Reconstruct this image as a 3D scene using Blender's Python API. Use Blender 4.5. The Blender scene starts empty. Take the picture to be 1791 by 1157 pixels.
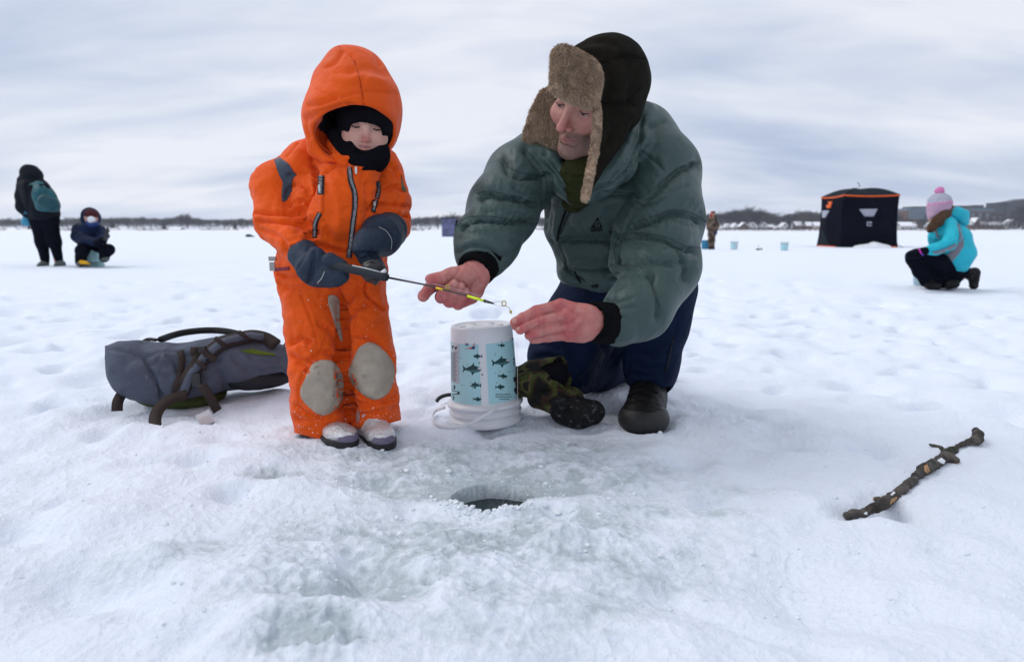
import bpy, bmesh, math, random
import numpy as np
from mathutils import Vector, Matrix
from mathutils.bvhtree import BVHTree
from mathutils.geometry import delaunay_2d_cdt

random.seed(7)
RNG = np.random.default_rng(7)
SC = bpy.context.scene
COL = SC.collection

# ------------------------------------------------------------------ camera
FPX, CX, CY, CAMH = 1194.0, 895.5, 578.5, 0.50      # focal length in photo pixels, photo centre, lens height
TH = math.atan((578.5 - 404.0) / FPX)                 # downward pitch that puts the horizon at row 404
CAM = np.array([0.0, 0.0, CAMH])
FWD = np.array([0.0, math.cos(TH), -math.sin(TH)])
UPV = np.array([0.0, math.sin(TH), math.cos(TH)])
cam_data = bpy.data.cameras.new('camera')
cam_data.sensor_width = 36.0
cam_data.lens = 24.0
cam_data.clip_start = 0.05
cam_data.clip_end = 6000.0
cam_data.dof.use_dof = True
cam_data.dof.focus_distance = 1.58
cam_data.dof.aperture_fstop = 4.5
camera = bpy.data.objects.new('camera', cam_data)
COL.objects.link(camera)
camera.location = (0, 0, CAMH)
camera.rotation_euler = (math.pi / 2 - TH, 0, 0)
SC.camera = camera

# ------------------------------------------------------------------ sky, sun, exposure
SUN_EL, SUN_ROT = math.radians(48), math.radians(-78)
world = bpy.data.worlds.new('World')
SC.world = world
world.use_nodes = True
def build_world():
    nt = world.node_tree
    N, L = nt.nodes, nt.links
    N.clear()
    out = N.new('ShaderNodeOutputWorld')
    bg = N.new('ShaderNodeBackground'); bg.inputs['Strength'].default_value = 0.1
    L.new(bg.outputs[0], out.inputs[0])
    sky = N.new('ShaderNodeTexSky'); sky.sky_type = 'NISHITA'; sky.sun_disc = False
    sky.sun_elevation = SUN_EL; sky.sun_rotation = SUN_ROT
    tc = N.new('ShaderNodeTexCoord')
    sep = N.new('ShaderNodeSeparateXYZ'); L.new(tc.outputs['Generated'], sep.inputs[0])
    def m(op, a, b=None):
        n = N.new('ShaderNodeMath'); n.operation = op
        for i, v in enumerate((a, b)):
            if v is None: continue
            if isinstance(v, (int, float)): n.inputs[i].default_value = v
            else: L.new(v, n.inputs[i])
        return n.outputs[0]
    z = m('MAXIMUM', sep.outputs[2], 0.0)
    zz = m('ADD', z, 0.24)                               # a cloud deck seen in perspective
    u = m('DIVIDE', sep.outputs[0], zz); v = m('DIVIDE', sep.outputs[1], zz)
    comb = N.new('ShaderNodeCombineXYZ'); L.new(u, comb.inputs[0]); L.new(v, comb.inputs[1])
    def noise(scale, sx, sy, detail, rough, off, dist=0.0):
        mp = N.new('ShaderNodeMapping'); mp.inputs['Scale'].default_value = (sx, sy, 1); mp.inputs['Location'].default_value = off
        mp.inputs['Rotation'].default_value = (0, 0, math.radians(7))
        L.new(comb.outputs[0], mp.inputs[0])
        n = N.new('ShaderNodeTexNoise'); n.inputs['Scale'].default_value = scale; n.inputs['Detail'].default_value = detail
        n.inputs['Roughness'].default_value = rough; n.inputs['Distortion'].default_value = dist
        L.new(mp.outputs[0], n.inputs['Vector'])
        return n.outputs[0]
    a = noise(1.15, 0.5, 1.0, 4, 0.5, (5.3, 2.2, 0), 0.5)
    b = noise(3.0, 0.42, 1.0, 5, 0.55, (1.7, 8.1, 0), 0.4)
    s = m('ADD', m('MULTIPLY', a, 0.62), m('MULTIPLY', b, 0.38))
    s = m('ADD', s, m('MULTIPLY', z, 0.05))
    cr = N.new('ShaderNodeValToRGB'); L.new(s, cr.inputs[0])
    e = cr.color_ramp.elements
    e[0].position = 0.35; e[0].color = (4.8, 5.65, 7.5, 1)
    e[1].position = 0.59; e[1].color = (8.9, 9.2, 10.0, 1)
    k = e.new(0.46); k.color = (6.7, 7.35, 8.8, 1)
    mix = N.new('ShaderNodeMix'); mix.data_type = 'RGBA'; mix.inputs[0].default_value = 0.93
    L.new(sky.outputs[0], mix.inputs[6]); L.new(cr.outputs[0], mix.inputs[7])
    L.new(mix.outputs[2], bg.inputs[0])
build_world()
sun_data = bpy.data.lights.new('sun', 'SUN'); sun_data.energy = 1.4; sun_data.angle = math.radians(38)
sun_data.color = (1.0, 0.97, 0.93)
sun = bpy.data.objects.new('sun', sun_data); COL.objects.link(sun)
def aim_sun():
    # light comes from behind the camera, off to the west
    d = Vector((math.sin(SUN_ROT) * math.cos(SUN_EL), math.cos(SUN_ROT) * math.cos(SUN_EL), math.sin(SUN_EL)))
    sun.rotation_euler = d.to_track_quat('Z', 'Y').to_euler()
    sun.location = (0, 0, 30)
aim_sun()
vs = SC.view_settings
vs.view_transform = 'Standard'; vs.look = 'None'; vs.gamma = 1.0; vs.use_curve_mapping = False
vs.exposure = -0.06
SC.cycles.max_bounces = 6
SC.cycles.volume_bounces = 1
SC.cycles.use_denoising = True

# ------------------------------------------------------------------ geometry of the picture
def P(x, y, Y):
    """the place, Y metres ahead of the lens, that the photo shows at pixel (x, y)"""
    d = FWD + np.array([1.0, 0, 0]) * ((x - CX) / FPX) - UPV * ((y - CY) / FPX)
    return CAM + d * (Y / d[1])
def G(x, y, z=0.0):
    """the place on the ground plane at pixel (x, y)"""
    d = FWD + np.array([1.0, 0, 0]) * ((x - CX) / FPX) - UPV * ((y - CY) / FPX)
    return CAM + d * ((z - CAMH) / d[2])
def mpp(p):
    return float((np.asarray(p) - CAM) @ FWD) / FPX
def proj(v):
    q = v - CAM
    zc = q @ FWD
    return np.stack([CX + FPX * q[:, 0] / zc, CY - FPX * (q @ UPV) / zc], 1), zc
def ray(x, y):
    d = FWD + np.array([1.0, 0, 0]) * ((x - CX) / FPX) - UPV * ((y - CY) / FPX)
    return d / np.linalg.norm(d)
def Z(ox, oy, s):
    """converter from a crop's pixels to photo pixels"""
    return lambda *pts: [(ox + a / s, oy + b / s) for a, b in pts]

# ------------------------------------------------------------------ noise
_perm = RNG.permutation(256)
_perm = np.concatenate([_perm, _perm, _perm]).astype(np.int64)
_g3 = RNG.normal(size=(256, 3)); _g3 /= np.linalg.norm(_g3, axis=1)[:, None]
_g3 = _g3.astype(np.float32)
_ang = RNG.uniform(0, 2 * math.pi, 256)
_g2 = np.stack([np.cos(_ang), np.sin(_ang)], 1).astype(np.float32)
def perlin2(x, y):
    xi = np.floor(x).astype(np.int64); yi = np.floor(y).astype(np.int64)
    xf = (x - xi).astype(np.float32); yf = (y - yi).astype(np.float32)
    xi &= 255; yi &= 255
    u = xf * xf * xf * (xf * (xf * 6 - 15) + 10); v = yf * yf * yf * (yf * (yf * 6 - 15) + 10)
    def g(ix, iy, dx, dy):
        h = _g2[_perm[_perm[ix] + iy]]
        return h[..., 0] * dx + h[..., 1] * dy
    a = g(xi, yi, xf, yf); b = g(xi + 1, yi, xf - 1, yf)
    c = g(xi, yi + 1, xf, yf - 1); d = g(xi + 1, yi + 1, xf - 1, yf - 1)
    return (a + u * (b - a)) + v * ((c + u * (d - c)) - (a + u * (b - a)))
def perlin3(p):
    f = np.floor(p); i = f.astype(np.int64) & 255; q = (p - f).astype(np.float32)
    w = q * q * q * (q * (q * 6 - 15) + 10)
    r = 0.0
    for dx in (0, 1):
        for dy in (0, 1):
            for dz in (0, 1):
                h = _g3[_perm[_perm[_perm[i[:, 0] + dx] + i[:, 1] + dy] + i[:, 2] + dz]]
                dot = h[:, 0] * (q[:, 0] - dx) + h[:, 1] * (q[:, 1] - dy) + h[:, 2] * (q[:, 2] - dz)
                r = r + dot * (w[:, 0] if dx else 1 - w[:, 0]) * (w[:, 1] if dy else 1 - w[:, 1]) * (w[:, 2] if dz else 1 - w[:, 2])
    return r
def fbm3(p, f, octs=3, gain=0.5):
    r = 0; a = 1.0
    for _ in range(octs):
        r = r + a * perlin3(p * f + 11.3 * _); f *= 2.03; a *= gain
    return r

# ------------------------------------------------------------------ signed distance modelling
f32 = np.float32
def cone(a, b, ra, rb):
    a = np.asarray(a, f32); b = np.asarray(b, f32); ab = b - a; L2 = float(ab @ ab) + 1e-12
    def f(p):
        q = p - a
        t = np.clip((q @ ab) / L2, 0, 1)
        d = q - t[:, None] * ab
        return np.sqrt((d * d).sum(1)) - (ra + (rb - ra) * t)
    f.box = (np.minimum(a - ra, b - rb), np.maximum(a + ra, b + rb))
    return f
def ell(c, r, R=None):
    c = np.asarray(c, f32); r = np.asarray(r, f32); Rm = None if R is None else np.asarray(R, f32)
    def f(p):
        q = p - c
        if Rm is not None: q = q @ Rm          # columns of R are the local axes
        k0 = np.sqrt(((q / r) ** 2).sum(1)); k1 = np.sqrt(((q / (r * r)) ** 2).sum(1)) + 1e-9
        return k0 * (k0 - 1.0) / k1
    m_ = float(r.max()); f.box = (c - m_, c + m_)
    return f
def box(c, h, R=None, rr=0.0):
    c = np.asarray(c, f32); h = np.asarray(h, f32) - rr; Rm = None if R is None else np.asarray(R, f32)
    def f(p):
        q = p - c
        if Rm is not None: q = q @ Rm
        q = np.abs(q) - h
        return np.sqrt((np.maximum(q, 0) ** 2).sum(1)) + np.minimum(q.max(1), 0) - rr
    m_ = float(np.linalg.norm(h)) + rr; f.box = (c - m_, c + m_)
    return f
def slab(poly, org, ux, vx, th, rr, bend=0.0, bendv=0.0):
    """rounded plate: a 2D outline in the plane (org, ux, vx), half thickness th, edge rounding rr"""
    poly = np.asarray(poly, f32); org = np.asarray(org, f32); ux = np.asarray(ux, f32); vx = np.asarray(vx, f32); nx = np.cross(ux, vx)
    def f(p):
        q = p - org
        u = q @ ux; v = q @ vx; w = q @ nx + bend * u * u + bendv * v * v
        d = np.full(len(p), 1e9, f32); s = np.ones(len(p), f32)
        n = len(poly)
        for i in range(n):
            a = poly[i]; b = poly[i - 1]; e = b - a
            wx = u - a[0]; wy = v - a[1]
            t = np.clip((wx * e[0] + wy * e[1]) / (e @ e + 1e-12), 0, 1)
            bx = wx - e[0] * t; by = wy - e[1] * t
            d = np.minimum(d, bx * bx + by * by)
            c1 = v >= a[1]; c2 = v < b[1]; c3 = e[0] * wy > e[1] * wx
            fl = (c1 & c2 & c3) | (~c1 & ~c2 & ~c3)
            s = np.where(fl, -s, s)
        d2 = s * np.sqrt(d)
        a_ = np.maximum(d2 + rr, 0); b_ = np.maximum(np.abs(w) - th + rr, 0)
        return np.sqrt(a_ * a_ + b_ * b_) + np.minimum(np.maximum(d2 + rr, np.abs(w) - th + rr), 0) - rr
    pts = org + poly[:, :1] * ux + poly[:, 1:] * vx
    ext = abs(bend) * float((poly[:, 0] ** 2).max()) + abs(bendv) * float((poly[:, 1] ** 2).max())
    f.box = (pts.min(0) - th - rr - ext, pts.max(0) + th + rr + ext)
    return f
def _join_box(fs):
    return (np.min([f.box[0] for f in fs], 0), np.max([f.box[1] for f in fs], 0))
def smin(a, b, k):
    h = np.maximum(k - np.abs(a - b), 0) / k
    return np.minimum(a, b) - h * h * k * 0.25
def U(k, *fs):
    def f(p):
        d = fs[0](p)
        for g in fs[1:]:
            d = smin(d, g(p), k) if k > 0 else np.minimum(d, g(p))
        return d
    f.box = _join_box(fs)
    return f
def SUB(k, a, b):
    def f(p):
        x = a(p); y = -b(p)
        h = np.maximum(k - np.abs(x - y), 0) / max(k, 1e-9)
        return np.maximum(x, y) + h * h * k * 0.25
    f.box = a.box
    return f
def INT(a, b):
    def f(p): return np.maximum(a(p), b(p))
    f.box = a.box
    return f
def plane(pt, n):
    pt = np.asarray(pt, f32); n = np.asarray(n, f32) / np.linalg.norm(n)
    def f(p): return (p - pt) @ n
    f.box = (pt - 9, pt + 9)
    return f
def WARP(a, amp, freq, stretch=(1, 1, 1), octs=2):
    st = np.asarray(stretch, f32)
    def f(p): return a(p) - amp * fbm3(p * st, freq, octs)
    f.box = (a.box[0] - amp, a.box[1] + amp)
    return f
def chain(pts, k=0.0):
    """pts: (x, y, Y, radius in photo pixels)"""
    c = [(P(x, y, Y), r * mpp(P(x, y, Y))) for x, y, Y, r in pts]
    fs = [cone(c[i][0], c[i + 1][0], c[i][1], c[i + 1][1]) for i in range(len(c) - 1)]
    return U(k, *fs) if len(fs) > 1 else fs[0]
def ball(x, y, Y, rx, ry, rd, R=None):
    """ellipsoid: rx, ry in photo pixels, rd in metres along the view"""
    c = P(x, y, Y); s = mpp(c)
    return ell(c, (rx * s, rd, ry * s), R)

def polygonize(f, vox, lo=None, hi=None, newton=2):
    """naive surface nets over the zero set of f, evaluated only near the surface"""
    lo = np.asarray(f.box[0] if lo is None else lo, float) - 3 * vox
    hi = np.asarray(f.box[1] if hi is None else hi, float) + 3 * vox
    B = 6
    nb = np.ceil((hi - lo) / (vox * B)).astype(int)
    n = nb * B
    ax = [lo[i] + vox * np.arange(n[i]) for i in range(3)]
    cx = [lo[i] + vox * (B * np.arange(nb[i]) + (B - 1) / 2) for i in range(3)]
    c = np.stack(np.meshgrid(*cx, indexing='ij'), -1).reshape(-1, 3).astype(f32)
    dc = f(c).reshape(nb)
    D = np.repeat(np.repeat(np.repeat(dc, B, 0), B, 1), B, 2).astype(f32)
    M = np.abs(D) < vox * B * 1.35
    idx = np.nonzero(M)
    pts = np.stack([ax[i][idx[i]] for i in range(3)], 1).astype(f32)
    vals = np.empty(len(pts), f32)
    for s in range(0, len(pts), 400000):
        vals[s:s + 400000] = f(pts[s:s + 400000])
    D[idx] = vals
    S = D < 0
    cnt = np.zeros(tuple(np.array(S.shape) - 1), np.int8)
    for a in (0, 1):
        for b in (0, 1):
            for d in (0, 1):
                cnt += S[a:S.shape[0] - 1 + a, b:S.shape[1] - 1 + b, d:S.shape[2] - 1 + d]
    act = (cnt > 0) & (cnt < 8)
    ci = np.stack(np.nonzero(act), 1)
    vid = np.full(act.shape, -1, np.int64); vid[act] = np.arange(len(ci))
    acc = np.zeros((len(ci), 3)); num = np.zeros(len(ci))
    corners = [(a, b, d) for a in (0, 1) for b in (0, 1) for d in (0, 1)]
    cv = {k: D[ci[:, 0] + k[0], ci[:, 1] + k[1], ci[:, 2] + k[2]] for k in corners}
    for k in corners:
        for axis in range(3):
            if k[axis] == 0:
                k2 = list(k); k2[axis] = 1; k2 = tuple(k2)
                x, y = cv[k], cv[k2]
                cr = (x < 0) != (y < 0)
                t = np.where(cr, x / np.where(cr, x - y, 1), 0)
                pt = np.array(k, float)[None, :].repeat(len(ci), 0); pt[:, axis] += t
                acc += np.where(cr[:, None], pt, 0); num += cr
    V = lo + vox * (ci + acc / num[:, None])
    faces = []
    for axis in range(3):
        o1, o2 = [(1, 2), (2, 0), (0, 1)][axis]
        sl = [slice(1, -1)] * 3; sl[axis] = slice(0, -1)
        sl2 = [slice(1, -1)] * 3; sl2[axis] = slice(1, None)
        a, b = S[tuple(sl)], S[tuple(sl2)]
        e = np.stack(np.nonzero(a != b), 1)
        off = np.ones(3, int); off[axis] = 0
        e = e + off
        ins = S[e[:, 0], e[:, 1], e[:, 2]]
        def v(d1, d2):
            q = e.copy(); q[:, o1] -= d1; q[:, o2] -= d2
            return vid[q[:, 0], q[:, 1], q[:, 2]]
        q = np.stack([v(1, 1), v(0, 1), v(0, 0), v(1, 0)], 1)
        q[~ins] = q[~ins][:, ::-1]
        faces.append(q)
    Fq = np.concatenate(faces)
    Fq = Fq[(Fq >= 0).all(1)]
    for _ in range(newton):
        e = vox * 0.5
        d0 = f(V.astype(f32))
        g = np.stack([f((V + np.eye(3)[i] * e).astype(f32)) - f((V - np.eye(3)[i] * e).astype(f32)) for i in range(3)], 1) / (2 * e)
        gn = (g * g).sum(1) + 1e-6
        V = V - np.clip(d0 / gn, -vox * 0.6, vox * 0.6)[:, None] * g * (gn > 0.05)[:, None]
    return V, Fq

def drop_crumbs(V, Fq, keep=400):
    """throw away loose scraps: connected pieces with fewer than keep points"""
    lab = np.arange(len(V)); e = np.concatenate([Fq[:, [i, (i + 1) % 4]] for i in range(4)])
    while True:
        m = np.minimum(lab[e[:, 0]], lab[e[:, 1]]); new = lab.copy()
        np.minimum.at(new, e[:, 0], m); np.minimum.at(new, e[:, 1], m); new = new[new]
        if (new == lab).all(): break
        lab = new
    cnt = np.bincount(lab, minlength=len(V)); ok = cnt[lab] >= keep
    re_ = np.cumsum(ok) - 1
    return V[ok], re_[Fq[ok[Fq].all(1)]]
def vnormals(V, Fq):
    n = np.cross(V[Fq[:, 2]] - V[Fq[:, 0]], V[Fq[:, 3 if Fq.shape[1] > 3 else 1]] - V[Fq[:, 1 if Fq.shape[1] > 3 else 0]])
    if Fq.shape[1] == 3: n = np.cross(V[Fq[:, 1]] - V[Fq[:, 0]], V[Fq[:, 2]] - V[Fq[:, 0]])
    N_ = np.zeros_like(V)
    for i in range(Fq.shape[1]):
        for j in range(3):
            N_[:, j] += np.bincount(Fq[:, i], weights=n[:, j], minlength=len(V))
    return N_ / (np.linalg.norm(N_, axis=1)[:, None] + 1e-12)

def smooth_mesh(V, Fq, it=1, lam=0.5):
    e = np.concatenate([Fq[:, [i, (i + 1) % Fq.shape[1]]] for i in range(Fq.shape[1])])
    for _ in range(it):
        acc = np.zeros_like(V); cnt = np.bincount(e[:, 0], minlength=len(V)) + np.bincount(e[:, 1], minlength=len(V))
        for j in range(3):
            acc[:, j] = np.bincount(e[:, 0], weights=V[e[:, 1], j], minlength=len(V)) + np.bincount(e[:, 1], weights=V[e[:, 0], j], minlength=len(V))
        V = V + lam * (acc / np.maximum(cnt, 1)[:, None] - V)
    return V

def seg_dist(q, pl):
    d = np.full(len(q), 1e9)
    for (x0, y0), (x1, y1) in zip(pl[:-1], pl[1:]):
        ex, ey = x1 - x0, y1 - y0
        t = np.clip(((q[:, 0] - x0) * ex + (q[:, 1] - y0) * ey) / (ex * ex + ey * ey + 1e-9), 0, 1)
        d = np.minimum(d, (q[:, 0] - x0 - t * ex) ** 2 + (q[:, 1] - y0 - t * ey) ** 2)
    return np.sqrt(d)
def spline(pl, n=5):
    """Catmull-Rom through a polyline (2D or 3D)"""
    p = [np.asarray(a, float) for a in pl]
    if len(p) < 3: return [tuple(a) for a in p]
    p = [2 * p[0] - p[1]] + p + [2 * p[-1] - p[-2]]
    out = []
    for i in range(1, len(p) - 2):
        for t in np.arange(n) / n:
            a, b, c, d = p[i - 1:i + 3]
            out.append(tuple(0.5 * (2 * b + (c - a) * t + (2 * a - 5 * b + 4 * c - d) * t * t + (3 * b - a - 3 * c + d) * t ** 3)))
    out.append(tuple(p[-2]))
    return out
def sew(V, Fq, strokes, ws=1.0, ds=1.0, edge=.05, pillow=False):
    """press sewn seams and folds into the side of a garment that faces the viewer. stroke: (polyline in photo px, width px, depth mm, puff width px, puff mm)"""
    N_ = vnormals(V, Fq)
    view = CAM - V; view /= np.linalg.norm(view, axis=1)[:, None]
    w = np.clip(((N_ * view).sum(1) + edge) / 0.35, 0, 1)
    q, zc = proj(V)
    disp = np.zeros(len(V)); puff = np.zeros(len(V))
    for st in strokes:
        pl, wd, dp = st[0], st[1] * ws, st[2] * ds
        pw, pm = (st[3], st[4] * ds) if len(st) > 3 else (0, 0)
        if len(pl) > 2: pl = spline(pl, 4)
        a = np.array(pl); R_ = max(wd * 3, pw * 2.6)
        near = (q[:, 0] > a[:, 0].min() - R_) & (q[:, 0] < a[:, 0].max() + R_) & (q[:, 1] > a[:, 1].min() - R_) & (q[:, 1] < a[:, 1].max() + R_) & (w > 0)
        i = np.nonzero(near)[0]
        if not len(i): continue
        d = seg_dist(q[i], pl)
        if pillow and pw:
            puff[i] = np.maximum(puff[i], pm * np.exp(-d / (pw * .42)) + dp * .25 * np.exp(-(d / wd) ** 2)); continue
        if dp >= 0: disp[i] = np.maximum(disp[i], dp * np.exp(-(d / wd) ** 2))
        else: puff[i] = np.minimum(puff[i], dp * np.exp(-(d / wd) ** 2))
        if pw: puff[i] = np.maximum(puff[i], pm * np.exp(-(d / pw) ** 2))
    return V - N_ * ((disp + puff) * w * 0.001)[:, None]

# ------------------------------------------------------------------ objects
def link(o, parent=None):
    COL.objects.link(o)
    if parent is not None:
        o.parent = parent
        o.matrix_parent_inverse = Matrix.Translation(-Vector(parent_world(parent)))
    return o
def parent_world(o):
    v = Vector((0, 0, 0))
    v = Vector(o.location)
    if o.parent is not None: v = v + Vector(parent_world(o.parent)) + o.matrix_parent_inverse.translation
    return v
def mesh_from(name, V, Fs, smooth=True, cols=None):
    me = bpy.data.meshes.new(name)
    V = np.asarray(V, np.float32)
    if isinstance(Fs, np.ndarray):
        k = Fs.shape[1]; loops = Fs.reshape(-1).astype(np.int32); starts = np.arange(0, len(loops), k, dtype=np.int32)
        tot = np.full(len(Fs), k, np.int32)
    else:
        loops = np.array([i for f_ in Fs for i in f_], np.int32); tot = np.array([len(f_) for f_ in Fs], np.int32)
        starts = np.concatenate([[0], np.cumsum(tot)[:-1]]).astype(np.int32)
    me.vertices.add(len(V)); me.vertices.foreach_set('co', V.reshape(-1))
    me.loops.add(len(loops)); me.loops.foreach_set('vertex_index', loops)
    me.polygons.add(len(tot)); me.polygons.foreach_set('loop_start', starts); me.polygons.foreach_set('loop_total', tot)
    me.polygons.foreach_set('use_smooth', np.full(len(tot), smooth, bool))
    me.update(calc_edges=True)
    if cols is not None:
        at = me.attributes.new('Col', 'FLOAT_COLOR', 'POINT')
        c = np.ones((len(V), 4), np.float32); c[:, :3] = cols
        at.data.foreach_set('color', c.reshape(-1))
    return me
def obj(name, V, Fs, mat=None, parent=None, smooth=True, cols=None, label=None):
    if len(V) == 0 or len(Fs) == 0:
        print('NOTHING DRAPED', name); V = [(0, 0, -9), (.001, 0, -9), (0, .001, -9)]; Fs = [(0, 1, 2)]; cols = None
    me = mesh_from(name, V, Fs, smooth, cols)
    if mat is not None: me.materials.append(mat)
    o = bpy.data.objects.new(name, me)
    link(o, parent)
    if label: o['label'] = label
    return o
def thing(name, label, cat, loc, group=None):
    o = bpy.data.objects.new(name, None); COL.objects.link(o)
    o.empty_display_size = 0.05
    o.location = [float(v) for v in loc]; o['label'] = label; o['category'] = cat
    if group: o['group'] = group
    return o
def tag(o, label=None, cat=None, group=None, kind=None):
    if label: o['label'] = label
    if cat: o['category'] = cat
    if group: o['group'] = group
    if kind: o['kind'] = kind
    return o

class MB:
    """collects plain geometry for one mesh"""
    def __init__(s): s.v = []; s.f = []
    def add(s, V, Fs):
        b = len(s.v); s.v += [tuple(map(float, a)) for a in V]; s.f += [tuple(int(b + i) for i in q) for q in Fs]
        return s
    def box(s, c, h, R=None):
        c = np.asarray(c, float); pts = []
        for x in (-1, 1):
            for y in (-1, 1):
                for z in (-1, 1):
                    q = np.array([x * h[0], y * h[1], z * h[2]])
                    if R is not None: q = R @ q
                    pts.append(c + q)
        return s.add(pts, [(0, 1, 3, 2), (4, 6, 7, 5), (0, 4, 5, 1), (2, 3, 7, 6), (0, 2, 6, 4), (1, 5, 7, 3)])
    def tube(s, pts, rads, n=8, cap=True):
        pts = [np.asarray(p, float) for p in pts]
        if np.isscalar(rads): rads = [rads] * len(pts)
        up = None; rings = []
        for i, p in enumerate(pts):
            t = pts[min(i + 1, len(pts) - 1)] - pts[max(i - 1, 0)]; t = t / (np.linalg.norm(t) + 1e-12)
            if up is None:
                up = np.cross(t, [0.3, 0.2, 1.0])
                if np.linalg.norm(up) < 1e-3: up = np.cross(t, [1, 0, 0])
            up = up - t * (up @ t); up /= np.linalg.norm(up) + 1e-12
            w = np.cross(t, up)
            rings.append([p + rads[i] * (math.cos(a) * up + math.sin(a) * w) for a in np.arange(n) * 2 * math.pi / n])
        V = [v for r in rings for v in r]; Fs = []
        for i in range(len(rings) - 1):
            for j in range(n):
                Fs.append((i * n + j, i * n + (j + 1) % n, (i + 1) * n + (j + 1) % n, (i + 1) * n + j))
        if cap: Fs += [tuple(range(n))[::-1], tuple((len(rings) - 1) * n + j for j in range(n))]
        return s.add(V, Fs)
    def ribbon(s, pts, wdir, w, th):
        """flat strap: pts along its middle, wdir its width direction(s)"""
        pts = [np.asarray(p, float) for p in pts]
        if np.ndim(wdir) == 1: wdir = [wdir] * len(pts)
        if np.isscalar(w): w = [w] * len(pts)
        V = []
        for i, p in enumerate(pts):
            t = pts[min(i + 1, len(pts) - 1)] - pts[max(i - 1, 0)]; t /= np.linalg.norm(t) + 1e-12
            d = np.asarray(wdir[i], float); d = d - t * (d @ t); d /= np.linalg.norm(d) + 1e-12
            n = np.cross(t, d)
            V += [p - d * w[i] / 2 - n * th / 2, p + d * w[i] / 2 - n * th / 2, p + d * w[i] / 2 + n * th / 2, p - d * w[i] / 2 + n * th / 2]
        Fs = []
        for i in range(len(pts) - 1):
            for j in range(4):
                Fs.append((i * 4 + j, i * 4 + (j + 1) % 4, i * 4 + 4 + (j + 1) % 4, i * 4 + 4 + j))
        k = (len(pts) - 1) * 4
        Fs += [(3, 2, 1, 0), (k, k + 1, k + 2, k + 3)]
        return s.add(V, Fs)
    def lathe(s, prof, c, n=48, R=None):
        c = np.asarray(c, float); V = []
        for r, z in prof:
            for a in np.arange(n) * 2 * math.pi / n:
                q = np.array([r * math.cos(a), r * math.sin(a), z])
                if R is not None: q = R @ q
                V.append(c + q)
        Fs = []
        for i in range(len(prof) - 1):
            for j in range(n):
                Fs.append((i * n + j, i * n + (j + 1) % n, (i + 1) * n + (j + 1) % n, (i + 1) * n + j))
        return s.add(V, Fs)
    def prism(s, poly, o, ux, vx, th):
        o = np.asarray(o, float); ux = np.asarray(ux, float); vx = np.asarray(vx, float); nx = np.cross(ux, vx)
        n = len(poly)
        V = [o + a * ux + b * vx - nx * th / 2 for a, b in poly] + [o + a * ux + b * vx + nx * th / 2 for a, b in poly]
        Fs = [tuple(range(n))[::-1], tuple(range(n, 2 * n))] + [(i, (i + 1) % n, n + (i + 1) % n, n + i) for i in range(n)]
        return s.add(V, Fs)
    def build(s, name, mat, parent=None, smooth=False, label=None):
        return obj(name, s.v, s.f, mat, parent, smooth, None, label)

def sdf_obj(name, f, vox, mat, parent=None, strokes=None, smooth=0, cols=None, lo=None, hi=None, label=None, post=None):
    V, Fq = polygonize(f, vox, lo, hi)
    if smooth: V = smooth_mesh(V, Fq, smooth)
    if strokes: V = sew(V, Fq, strokes)
    if post: V = post(V, Fq)
    c = cols(V) if cols else None
    o = obj(name, V, Fq, mat, parent, True, c, label)
    return o
def bvh_of(*objs):
    V = []; Fs = []
    for o in objs:
        me = o.data; n = len(me.vertices); b = len(V)
        co = np.empty(n * 3, np.float32); me.vertices.foreach_get('co', co)
        off = np.array(o.matrix_basis.translation)
        V += (co.reshape(-1, 3)).tolist()
        Fs += [[b + i for i in p.vertices] for p in me.polygons]
    return BVHTree.FromPolygons(V, Fs)
def cast(bvh, x, y, eye=CAM):
    loc, nor, i, d = bvh.ray_cast(Vector(eye), Vector(ray(x, y)))
    return (np.array(loc), np.array(nor)) if loc is not None else (None, None)
def cloth_patch(name, bvh, poly, mat, parent, lift=0.0015, step=4.0, label=None, close=True):
    """a piece of cloth sewn on a garment: an outline (photo px) draped on the surface below it and given thickness"""
    if len(poly) > 4 and close: 
        pl = spline(list(poly) + [poly[0]], 3)[:-1]
    else: pl = list(poly)
    dens = []
    for i in range(len(pl)):
        a, b = np.array(pl[i]), np.array(pl[(i + 1) % len(pl)])
        k = max(1, int(np.linalg.norm(b - a) / step))
        dens += [tuple(a + (b - a) * t / k) for t in range(k)]
    xs = [p[0] for p in dens]; ys = [p[1] for p in dens]
    inner = []
    def inside(x, y):
        c = False; n = len(dens)
        for i in range(n):
            x0, y0 = dens[i]; x1, y1 = dens[i - 1]
            if (y0 > y) != (y1 > y) and x < (x1 - x0) * (y - y0) / (y1 - y0) + x0: c = not c
        return c
    d = np.array(dens)
    for x in np.arange(min(xs) + step / 2, max(xs), step):
        for y in np.arange(min(ys) + step / 2, max(ys), step):
            if inside(x, y) and ((d[:, 0] - x) ** 2 + (d[:, 1] - y) ** 2).min() > (step * 0.5) ** 2: inner.append((x, y))
    n = len(dens)
    r = delaunay_2d_cdt([Vector(p) for p in dens + inner], [(i, (i + 1) % n) for i in range(n)], [list(range(n))], 1, 1e-4)
    return drape(name, bvh, [tuple(v) for v in r[0]], [tuple(f_) for f_ in r[2]], mat, parent, lift, label)
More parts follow.
